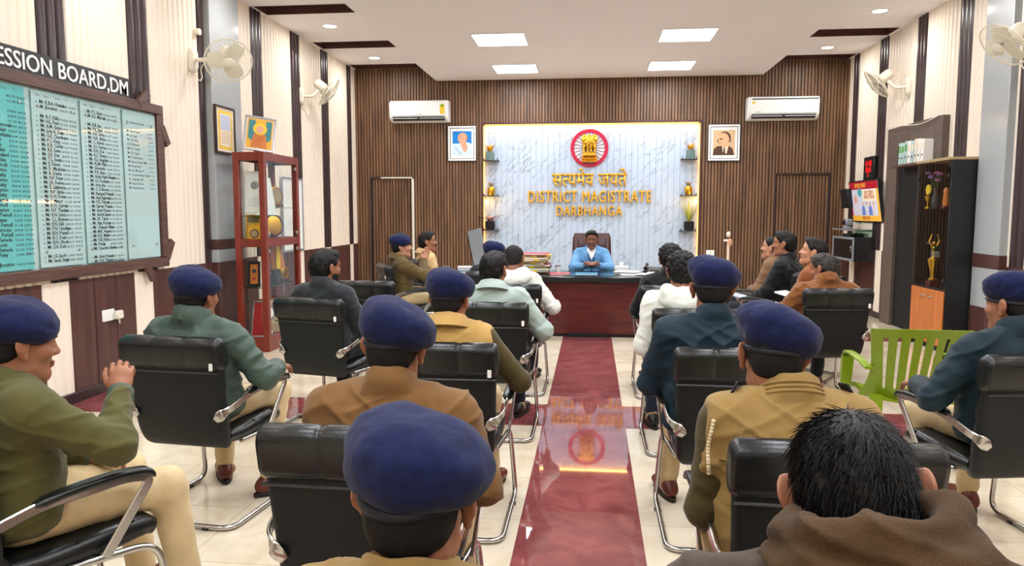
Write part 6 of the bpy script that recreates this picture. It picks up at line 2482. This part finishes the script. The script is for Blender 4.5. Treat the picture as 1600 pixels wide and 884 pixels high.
# trophies
t = thing('trophy', 'tall gold trophy with winged figure at the bottom of the black glass cabinet', 'trophy', (3.92, 8.98, .7005))
MB().box((-.055, -.055, 0), (.055, .055, .075), .006).build('base', 'mahogany', t)
MB().lathe([(.045, .075), (.05, .085), (.03, .10), (.025, .14), (.035, .20), (.055, .27), (.062, .31), (.045, .33), (.02, .345), (.014, .36)], 20).build('column', 'gold', t)
f_ = Field()
f_.cone((0, 0, .36), (0, 0, .44), .02, .028, k=.02).ell((0, 0, .50), (.022, .02, .026), k=.01)
for s in (-1, 1):
    f_.cone((s * .02, 0, .45), (s * .055, 0, .52), .012, .009, k=.01).cone((s * .055, 0, .52), (s * .03, 0, .60), .010, .007, k=.01)
V, F = f_.mesh(.006)
np_obj('figure', V, F, 'gold', t)
MB().ball((-.01, -.03, .44), (.03, .02, .03)).build('emblem_disc', 'shelf_glass', t)
t = thing('trophy', 'small gold cup with a round green-gold medal on the upper glass shelf', 'trophy', (3.92, 9.20, 1.5955))
MB().lathe([(.035, 0), (.035, .02), (.012, .03), (.012, .08), (.03, .11), (.038, .15)], 18).build('cup', 'gold', t)
MB().lathe([(.001, -.008), (.06, -.008), (.06, .008), (.001, .008)], 24, 0, frame_T((0, 0, .22), (0, R(90), 0))).build('medal', 'yellow', t)
t = thing('memento', 'orange figure memento on the upper shelf beside the black cabinet edge', 'memento', (3.885, 8.68, 1.5955))
MB().box((-.035, -.035, 0), (.035, .035, .03), .004).build('base', 'mahogany', t)
MB().lathe([(.03, .03), (.034, .08), (.026, .16), (.03, .20), (.014, .23)], 16).build('figure', 'orange_wood', t)
t = thing('flower_bunch', 'bunch of purple and pink cloth flowers in a dark vase inside the glass cabinet', 'flowers', (3.95, 9.08, 1.5955))
MB().lathe([(.03, 0), (.045, .05), (.04, .12), (.022, .20), (.028, .23)], 16).build('vase', 'darkgrey', t)
M['petal_pink'] = mat('petal_pink', (168, 92, 140), .7)
M['petal_lilac'] = mat('petal_lilac', (128, 100, 168), .7)
M['leaf'] = mat('leaf_green', (58, 92, 44), .55, var=.2, vscale=(40, 40, 40))
rr = random.Random(2)
for k in range(9):
    p = (rr.uniform(-.07, .07), rr.uniform(-.12, .12), .34 + rr.uniform(-.03, .10))
    st = MB().tube([(0, 0, .20), (p[0] * .5, p[1] * .5, .28), p], .003, 5).build('stem', 'leaf', t)
    b = MB()
    for q in range(6):
        a = q * 1.05
        b.ball((p[0] + .018 * math.cos(a), p[1] + .018 * math.sin(a), p[2] + .006), (.017, .017, .012), 0, 8, 6)
    b.ball((p[0], p[1], p[2] + .012), .012, 0, 8, 6)
    b.build('flower', ('petal_pink', 'petal_lilac')[k % 2], t)


# wall screen
def screen():
    t = thing('wall_screen', 'wall screen tilted downwards showing a red and yellow poster with people', 'television', (XR - .02, 11.78, 1.73))
    T = Matrix.Rotation(R(-9), 4, 'Y')
    w, h = .60, .32
    MB().box((-.075, -w, -h), (-.025, w, h), .006, 0, T).build('casing', 'black', t)
    MB().box((-.025, -.1, -.1), (.03, .1, .1), .004, 0, T).build('wall_bracket', 'darkgrey', t)
    X = -.0760
    M['screen_bg'] = mat('screen_picture', (200, 206, 224), .25, emit=.25)
    for nm, c in (('scr_red', (168, 24, 44)), ('scr_yellow', (236, 178, 66)), ('scr_cream', (236, 224, 190)), ('scr_blue', (96, 128, 196)), ('scr_pale', (206, 200, 214)), ('scr_teal', (80, 160, 168)), ('scr_skin', (206, 158, 140))):
        M[nm] = mat(nm, c, .25, emit=.25)
    MB().box((X, -w + .02, -h + .02), (X + .002, w - .02, h - .02), 0, 0, T).build('screen', 'screen_bg', t, smooth=False)

    def pic(pts, m, d):
        # pts: u to the viewer's right (= -y), v up
        TT = T @ Matrix(((0, 1, 0, X - d), (-1, 0, 0, 0), (0, 0, 1, 0), (0, 0, 0, 1)))
        MB().prism(pts, 0, .0004, 0, TT).build('picture', m, t, smooth=False)
    W2, H2 = w - .02, h - .02
    rect = lambda a, b, c, d: [(a * W2, b * H2), (c * W2, b * H2), (c * W2, d * H2), (a * W2, d * H2)]
    pic(rect(-1, .62, 1, 1), 'scr_red', .0006)
    pic(rect(-1, -1, -.92, .62), 'scr_red', .0006)
    pic(rect(-1, -1, 1, -.72), 'scr_yellow', .0006)
    pic(rect(.86, -.72, 1, .62), 'scr_yellow', .0006)
    pic(rect(-.1, .02, .82, .58), 'scr_cream', .0008)
    pic(oval(-.28 * W2, .46 * H2, .16 * W2, .22 * H2), 'scr_teal', .0008)
    pic([(-.88 * W2, -.72 * H2), (-.86 * W2, .2 * H2), (-.66 * W2, .5 * H2), (-.42 * W2, .2 * H2), (-.3 * W2, -.72 * H2)], 'scr_pale', .0009)
    pic(oval(-.62 * W2, .12 * H2, .12 * W2, .22 * H2), 'scr_skin', .0012)
    for q, (u, m) in enumerate(((-.12, 'scr_blue'), (.12, 'scr_pale'), (.36, 'scr_blue'), (.60, 'scr_pale'))):
        pic([((u - .14) * W2, -.7 * H2), ((u - .1) * W2, -.3 * H2), (u * W2, -.18 * H2), ((u + .1) * W2, -.3 * H2), ((u + .14) * W2, -.7 * H2)], m, .0010)
        pic(oval(u * W2, -.12 * H2, .06 * W2, .10 * H2), 'scr_skin', .0012)
    TT = T @ Matrix(((0, 0, -1, X - .0016), (-1, 0, 0, 0), (0, 1, 0, 0), (0, 0, 0, 1)))
    for body, sz, u, v, m in (('जनता दरबार', .10, -.2, .70, 'scr_yellow'), ('हमारा िबहार', .085, .36, .33, 'scr_red'), ('सबका िवकास', .085, .36, .12, 'scr_red'), ('सबका साथ', .075, 0, -.93, 'scr_red')):
        me = text_mesh(body, sz, 0, 'CENTER', .001, 1)
        text_obj('lettering', me, m, TT @ Matrix.Translation((u * W2, v * H2, 0)), t)


screen()

t = thing('digital_clock', 'black wall clock with glowing red digits above the tilted wall screen', 'clock', (XR - .02, 11.72, 2.21))
MB().box((-.06, -.21, -.175), (.02, .21, .175), .01).build('casing', 'black', t)
MB().box((-.063, -.17, -.14), (-.058, .17, .14), .002).build('display', 'blackmatt', t)
TT = Matrix(((0, 0, -1, -.0645), (-1, 0, 0, 0), (0, 1, 0, 0), (0, 0, 0, 1)))
for body, sz, v in (('11 08', .11, .035), ('12:15', .10, -.055), ('8', .07, -.125)):
    me = text_mesh(body, sz, 0, 'CENTER', .003, 2)
    text_obj('digit', me, 'led_red', TT @ Matrix.Translation((0, v, 0)), t)

t = thing('speaker_box', 'small black box angled out from the wall left of the tilted screen', 'speaker', (XR - .02, 12.42, 1.80))
T = Matrix.Rotation(R(20), 4, 'Z') @ Matrix.Rotation(R(-10), 4, 'Y')
MB().box((-.20, -.09, -.15), (-.06, .09, .15), .01, 0, T).build('cabinet', 'black', t)
MB().box((-.207, -.075, -.135), (-.199, .075, .135), .003, 0, T).build('grille', 'blackmatt', t)
MB().tube([(.02, 0, 0), (-.08, 0, 0)], .015, 8).build('bracket', 'darkgrey', t)

t = thing('wall_unit', 'dark wall box with white framed front under the glass shelf', 'wall unit', (0, 0, 0))
bx0, by0, by1, bz0, bz1 = 3.87, 11.5, 12.45, .82, 1.18
MB().box((bx0 + .02, by0, bz0), (XR - .02, by0 + .02, bz1)).box((bx0 + .02, by1 - .02, bz0), (XR - .02, by1, bz1)).box((bx0 + .02, by0 + .02, bz0), (XR - .02, by1 - .02, bz0 + .02)).box((bx0 + .02, by0 + .02, bz1 - .02), (XR - .02, by1 - .02, bz1)).build('carcass', 'carcass', t)
f = MB()
for a, b, c, d in ((by0, bz0, by1, bz0 + .035), (by0, bz1 - .035, by1, bz1), (by0, bz0 + .035, by0 + .035, bz1 - .035), (by1 - .035, bz0 + .035, by1, bz1 - .035)):
    f.box((bx0, a, b), (bx0 + .02, c, d), .003)
f.build('front_frame', 'grey', t, label='pale grey front frame')
MB().box((bx0 + .012, by0 + .03, bz0 + .03), (bx0 + .018, by1 - .03, bz1 - .03)).build('glass_front', 'black', t)
MB().box((bx0 - .015, by0 + .06, .97), (bx0, by0 + .075, 1.05), .003).build('latch', 'silver', t)
t = thing('wall_shelf', 'small clear glass shelf with metal brackets below the tilted screen', 'shelf', (0, 0, 0))
MB().box((3.86, 11.45, 1.285), (XR - .02, 12.45, 1.297), .002).build('shelf_board', 'shelf_glass', t)
MB().box((3.855, 11.45, 1.28), (3.86, 12.45, 1.302), .002).build('front_edge', 'grey', t)
for y in (11.6, 12.3):
    MB().tube([(XR - .02, y, 1.275), (3.95, y, 1.275)], .010, 8).build('bracket', 'silver', t)
t = thing('video_camera', 'grey conference camera with a dark round lens on the glass shelf', 'camera', (4.0, 12.15, 1.2975))
MB().lathe([(.07, 0), (.075, .01), (.06, .03), (.04, .04)], 22).build('base', 'grey', t)
MB().box((-.05, -.07, .045), (.055, .07, .155), .02).build('head', 'grey', t)
MB().tube([(-.05, 0, .10), (-.078, 0, .10)], [.040, .036], 18).build('lens', 'black', t)
t = thing('set_top_box', 'flat black media box lying on the wall box under the glass shelf', 'media box', (4.03, 12.0, 1.1805))
MB().box((-.10, -.18, 0), (.10, .18, .045), .006).build('casing', 'black', t)
MB().box((-.103, -.15, .012), (-.099, .1, .03), .001).build('display', 'darkgrey', t)
t = thing('cable_tangle', 'loose dark cables lying on the wall box by the media box', 'cable', (4.05, 11.7, 1.195))
MB().tube(bez([(-.1, -.12, -.005), (.02, -.05, .02), (.06, .05, 0), (-.05, .1, .025), (-.08, -.02, .045), (.05, -.1, .03), (.08, .02, -.004)], 8), .007, 6).build('cable', 'black', t)
o = MB().tube(bez([(XR - .02, 12.1, .81), (XR - .04, 12.12, .60), (XR - .05, 12.0, .45), (XR - .035, 12.15, .25), (XR - .04, 12.1, .10)], 8), .006, 6).build('hanging_cable', 'black')
tag(o, 'thin dark cable hanging down the wall below the dark wall box', 'cable')
o = MB().tube(bez([(XR - .115, 9.42, 2.70), (XR - .12, 9.9, 2.655), (XR - .12, 10.5, 2.70), (XR - .12, 10.96, 2.72)], 8) + [Vector((XR - .12, 10.97, 2.5)), Vector((XR - .12, 10.97, 2.33))], .006, 6).build('loose_cable', 'offwhite')
tag(o, 'pale cable draped across the top of the brown recess frame', 'cable')


# ================================================================== things round the desk
def switchplate():
    t = thing('wall_switch', 'small white switch plate on the slatted wall beside the white panel', 'switch', (2.02, WF - .001, .86))
    MB().box((-.07, -.012, -.05), (.07, 0, .05), .004).build('plate', 'white', t)
    MB().box((-.02, -.018, -.02), (.0, -.010, .02), .002).build('rocker', 'offwhite', t)


switchplate()

t = thing('ceremonial_mace', 'slim pale stick on a stand with a short crossbar before the slatted wall', 'stick stand', (2.06, 11.5, 0))
MB().lathe([(.12, 0), (.12, .015), (.03, .035), (.02, .05)], 20).build('foot', 'silver', t)
MB().tube([(0, 0, .04), (0, 0, 1.10)], .018, 10).build('shaft', 'ivory', t)
MB().ball((0, 0, 1.22), (.034, .034, .045)).build('knob', 'ivory', t)
MB().tube([(-.07, 0, 1.13), (.03, 0, 1.13)], .015, 8).build('crossbar', 'white', t)
MB().ball((.02, 0, 1.10), (.04, .035, .06)).build('cloth_wrap', 'skin_print', t)

# file bundles: two uneven stacks
rr = random.Random(11)
fz = .7625
cols = ['brownfile', 'tanfile', 'green', 'brownfile', 'maroon_print', 'yellow', 'brownfile', 'yellow', 'tanfile', 'yellow', 'pinkred', 'brownfile']
for k in range(11):
    th = .018 + .012 * rr.random()
    x, y = -.735 + rr.uniform(-.03, .03), 9.62 + rr.uniform(-.03, .03)
    pos = 'lowest' if k == 0 else ('topmost' if k == 10 else '%s from the bottom' % ('second', 'third', 'fourth', 'fifth', 'sixth', 'seventh', 'eighth', 'ninth', 'tenth')[k - 1])
    cn = {'brownfile': 'brown', 'tanfile': 'tan', 'green': 'green', 'maroon_print': 'maroon', 'yellow': 'yellow', 'pinkred': 'pink'}[cols[k]]
    t = thing('file_folder', '%s file folder, %s in the stack on the desk' % (cn, pos), 'file', (x, y, fz), rr.uniform(-.18, .18), 'stack of files on the desk')
    hw, hd = .18, .13
    MB().box((-hw, -hd, 0), (hw, hd, .003), .001).box((-hw, -hd, th - .003), (hw, hd, th), .001).box((-hw, hd - .004, .003), (hw, hd, th - .003)).build('cover', cols[k], t)
    MB().box((-hw + .01, -hd + .004, .0032), (hw - .008, hd - .006, th - .0032)).build('papers', 'paper' if k % 3 else 'tanfile', t)
    if k % 2:
        MB().box((-.03 + .04 * (k % 3 - 1), -hd - .012, .002), (.035 + .04 * (k % 3 - 1), -hd + .0, th + .001), .001).build('flag', 'yellow', t, label='yellow flag slip')
    fz += th + .0004

t = thing('card_folder', 'pink-red card folder lying flat on the desk edge', 'folder', (-.40, 9.42, .7625), .04)
MB().box((-.13, -.09, 0), (.13, .09, .004), .001).box((-.13, -.09, .016), (.13, .09, .020), .001).build('cover', 'pinkred', t)
MB().box((-.12, -.085, .0042), (.12, .085, .0158)).build('papers', 'paper', t)
t = thing('card_folder', 'bright blue folder in front of the man behind the desk', 'folder', (-.06, 9.33, .7695), -.03)
MB().box((-.14, -.10, 0), (.14, .10, .004), .001).box((-.14, -.10, .018), (.14, .10, .022), .001).build('cover', 'blue', t)
MB().box((-.13, -.095, .0042), (.13, .095, .0178)).build('papers', 'paper', t)
for k, (x, y, r_, z) in enumerate(((.52, 9.5, .2, 0), (.72, 9.45, -.15, 0.009), (.88, 9.56, .35, 0.018), (.45, 9.62, -.3, .027))):
    t = thing('paper_sheaf', 'loose sheaf of white papers, %s of the spread on the desk' % ('lowest', 'second', 'third', 'uppermost')[k], 'papers', (x, y, .7625 + z), r_, 'white papers spread on the desk')
    for q in range(3):
        MB().box((-.15 + .01 * q, -.105 + .006 * q, .0027 * q), (.15 + .01 * q, .105 + .006 * q, .0027 * q + .0025)).build('sheet', 'paper', t, smooth=False)
t = thing('desk_phone', 'black desk telephone with handset at the side of the papers', 'telephone', (.80, 9.86, .7625), -.2)
MB().loft([[(-.11, -.1, 0), (.11, -.1, 0), (.11, .1, 0), (-.11, .1, 0)], [(-.11, -.1, .025), (.11, -.1, .025), (.11, .1, .07), (-.11, .1, .07)]]).build('base', 'black', t, ang=20)
MB().tube(bez([(-.085, -.085, .06), (-.085, -.05, .075), (-.08, .03, .095), (-.085, .085, .10)], 4), [.024, .024, .02, .015, .014, .014, .014, .015, .02, .022, .024, .024, .024][:13], 10).build('handset', 'black', t)
MB().box((-.02, -.06, .045), (.09, .04, .055), .003, 0, Matrix.Rotation(R(12), 4, 'X')).build('keypad', 'darkgrey', t)
t = thing('pen_stand', 'black pen stand with pens beside the desk telephone', 'pen stand', (1.06, 9.84, .7625))
MB().lathe([(.001, .0), (.038, 0), (.042, .09), (.039, .09), (.035, .006), (.001, .006)], 20).build('cup', 'black', t)
for k, (a, m) in enumerate(((.2, 'black'), (2.1, 'darkgrey'), (4.2, 'black'))):
    MB().tube([(.012 * math.cos(a), .012 * math.sin(a), .01), (.034 * math.cos(a), .034 * math.sin(a), .16)], .0045, 7).build('pen', m, t)
t = thing('paper_cup', 'small white cup on the desk by the blue blazer sleeve', 'cup', (-.44, 9.72, .7625))
MB().lathe([(.001, 0), (.03, 0), (.038, .085), (.035, .085), (.028, .005), (.001, .005)], 20).build('cup', 'white', t)
MB().lathe([(.001, .086), (.040, .086), (.040, .094), (.001, .096)], 20).build('lid', 'brownfile', t)
t = thing('tissue_box', 'low white tissue box on the desk near the papers', 'tissue box', (.40, 9.95, .7625), .1)
MB().box((-.09, -.06, 0), (.09, .06, .075), .006).build('box', 'white', t)
MB().lathe([(.03, .075), (.02, .095), (.034, .115), (.01, .13)], 9).build('tissue', 'paper', t)


def side_table():
    t = thing('side_table', 'dark red-brown side table left of the big desk', 'table', (-1.75, 9.75, 0))
    MB().box((-.36, -.30, .68), (.36, .30, .72), .006).build('table_top', 'mahogany', t)
    for x in (-.33, .33):
        for y in (-.27, .27):
            MB().loft([[(x + a * k, y + b * k, z) for a, b in ((-.022, -.022), (.022, -.022), (.022, .022), (-.022, .022))] for z, k in ((0, .7), (.68, 1))]).build('leg', 'mahogany', t)
    MB().box((-.31, -.27, .58), (.31, -.25, .68)).build('apron', 'mahogany', t)


side_table()
t = thing('glass_jar', 'clear glass jar of pale sweets with a flat lid on the side table', 'jar', (-1.92, 9.62, .7205))
MB().lathe([(.001, 0), (.05, 0), (.052, .10), (.045, .11), (.044, .10), (.045, .008), (.001, .008)], 20).build('jar', 'clear_glass', t)
MB().lathe([(.001, .111), (.05, .111), (.05, .13), (.001, .132)], 20).build('lid', 'silver', t)
MB().lathe([(.001, .009), (.042, .009), (.042, .075), (.001, .08)], 16).build('sweets', 'tan_jacket', t)
t = thing('paper_stack', 'pile of blue and white printed papers on the side table', 'papers', (-1.66, 9.78, .7205), .1)
for q in range(7):
    MB().box((-.12 + .006 * math.sin(q * 2), -.09, .016 * q), (.12 + .006 * math.sin(q * 2), .09, .016 * q + .015), .001).build('sheaf', ('paper', 'lilac_print', 'paper', 'blue')[q % 4], t)
leaning_sheet('leaning_panel', 'tall grey panel with a black edge leaning on the side table before the white panel', 'panel', -1.45, 9.86, .7205, .20, .62, 0, R(6), None, 'grey', None, None, .02)
pn = [q for q in bpy.data.objects if q.name.startswith('leaning_panel')][0]
pn.rotation_euler = (R(-6), R(-15), R(-14))
MB().box((-.112, -.021, 0), (-.1005, .001, .62)).build('edge', 'black', pn)


# glass shelves with pots at both sides of the white panel
def bracket_shelf(x, z, label):
    t = thing('wall_shelf', label, 'shelf', (x, YM, z), 0, 'small shelves at the edges of the white panel')
    MB().box((-.14, -.16, -.012), (.14, -.001, 0), .002).build('shelf_board', 'darkgrey', t)
    for s in (-1, 1):
        MB().tube([(s * .12, -.155, -.02), (s * .12, -.155, .035)], .008, 8).build('peg', 'darkgrey', t)


def leafpot(name, x, z, kind, label):
    t = thing(name, label, 'potted plant', (x, YM - .088, z + .0005))
    rr = random.Random(int(x * 100 + z * 10))
    if kind == 'square':
        MB().loft([[(a * k, b * k, zz) for a, b in rrect(.15, .12, .015, 3)] for k, zz in ((1, 0), (.85, .15), (.80, .15), (.80, .12))]).build('pot', 'pot_teal', t)
        n, m, L_, up = 18, 'goldletter', .13, 1.5
        z0 = .12
    elif kind == 'gold':
        MB().lathe([(.001, 0), (.05, 0), (.068, .05), (.066, .12), (.058, .15), (.054, .15), (.06, .12), (.062, .05), (.001, .02)], 24).build('pot', 'gold', t)
        n, m, L_, up = 14, 'tanfile', .09, 1.6
        z0 = .13
    else:
        MB().loft([[(a * k, b * k, zz) for a, b in rrect(.16, .14, .02, 3)] for k, zz in ((.8, 0), (1, .04), (1, .155), (.93, .155), (.9, .13))]).build('pot', 'black', t)
        n, L_, z0 = (13, .30 if kind == 'palm' else .27, .13)
        m, up = ('petal_pinkish', 1.0) if kind == 'palm' else ('yellowgreen', 1.7)
    MB().lathe([(.001, z0 - .02), (.05, z0 - .02), (.05, z0 - .008), (.001, z0 - .004)], 12).build('soil', 'brownfile', t)
    for k in range(n):
        a = 2 * math.pi * k / n + rr.uniform(-.2, .2)
        l = L_ * rr.uniform(.75, 1.1)
        dx, dy = math.cos(a), math.sin(a) * (.30 if L_ > .2 else .5)
        droop = .8 if kind == 'palm' else .25
        rings = []
        for i in range(6):
            f = i / 5
            c = Vector((dx * l * f * .75, dy * l * f * .75, z0 - .01 + l * up * (f - droop * f * f * .75)))
            w = .017 * (math.sin(math.pi * min(.97, .12 + f * .85))) * (1.5 if kind == 'palm' else 1)
            sd = Vector((-dy, dx, 0)).normalized() * w
            rings.append([c - sd, c + Vector((0, 0, .003)), c + sd, c - Vector((0, 0, .002))])
        MB().loft(rings).build('leaf', m, t)


M['pot_teal'] = mat('pot_teal', (92, 118, 114), .5, var=.2, vscale=(40, 40, 40))
M['petal_pinkish'] = mat('pinkish_leaf', (176, 128, 116), .6, var=.2, vscale=(40, 40, 40))
M['yellowgreen'] = mat('yellow_green_leaf', (176, 178, 62), .55, var=.2, vscale=(40, 40, 40))
ks = YM / 12.95
for s, xs in ((-1, -1.75), (1, 1.62)):
    xs *= ks
    side = 'near the door with pale jamb' if s < 0 else 'near the plain slatted door'
    for z, nm in ((2.455, 'top'), (1.845, 'middle'), (1.245, 'lowest')):
        bracket_shelf(xs, z, '%s little dark shelf on the white panel edge %s' % (nm, side))
    leafpot('potted_plant', xs - .02 * s * -1, 2.455, 'square', 'golden leaved plant in teal pot, top shelf %s' % side)
    leafpot('potted_plant', xs, 1.845, 'gold', 'dry sprig in round gold pot, middle shelf %s' % side)
    leafpot('potted_plant', xs + .02 * s, 1.245, 'palm' if s < 0 else 'spike', ('drooping pinkish plant in black pot, lowest shelf %s' if s < 0 else 'spiky yellow-green plant in black pot, lowest shelf %s') % side)

# papers held by the men in the side row
def held(key, dx, dy, dz, w, d, rz, m, label, n=3):
    x, y, h = SEATS[key]
    a = R(h)
    X, Y = x + dx * math.cos(a) + dy * math.sin(a), y - dx * math.sin(a) + dy * math.cos(a)
    t = thing('held_papers', label, 'papers', (X, Y, dz), -a + rz)
    T = Matrix.Rotation(R(12), 4, 'X')
    MB().box((-w / 2, -d / 2, 0), (w / 2, d / 2, .004), .001, 0, T).build('cover', m, t)
    for q in range(n):
        MB().box((-w / 2 + .004 * q, -d / 2 + .003 * q, .0045 + .0025 * q), (w / 2 + .004 * q, d / 2 + .003 * q, .0065 + .0025 * q), 0, 0, T).build('sheet', 'paper' if m == 'paper' else 'lilac_print', t, smooth=False)


held('P20', -.02, .36, .66, .22, .30, .1, 'denim', 'blue-grey printed folder on the lap of the moustached man in black')
held('P21', .0, .06, .765, .19, .22, -.2, 'paper', 'folded white papers in the hands of the man in rust jacket')
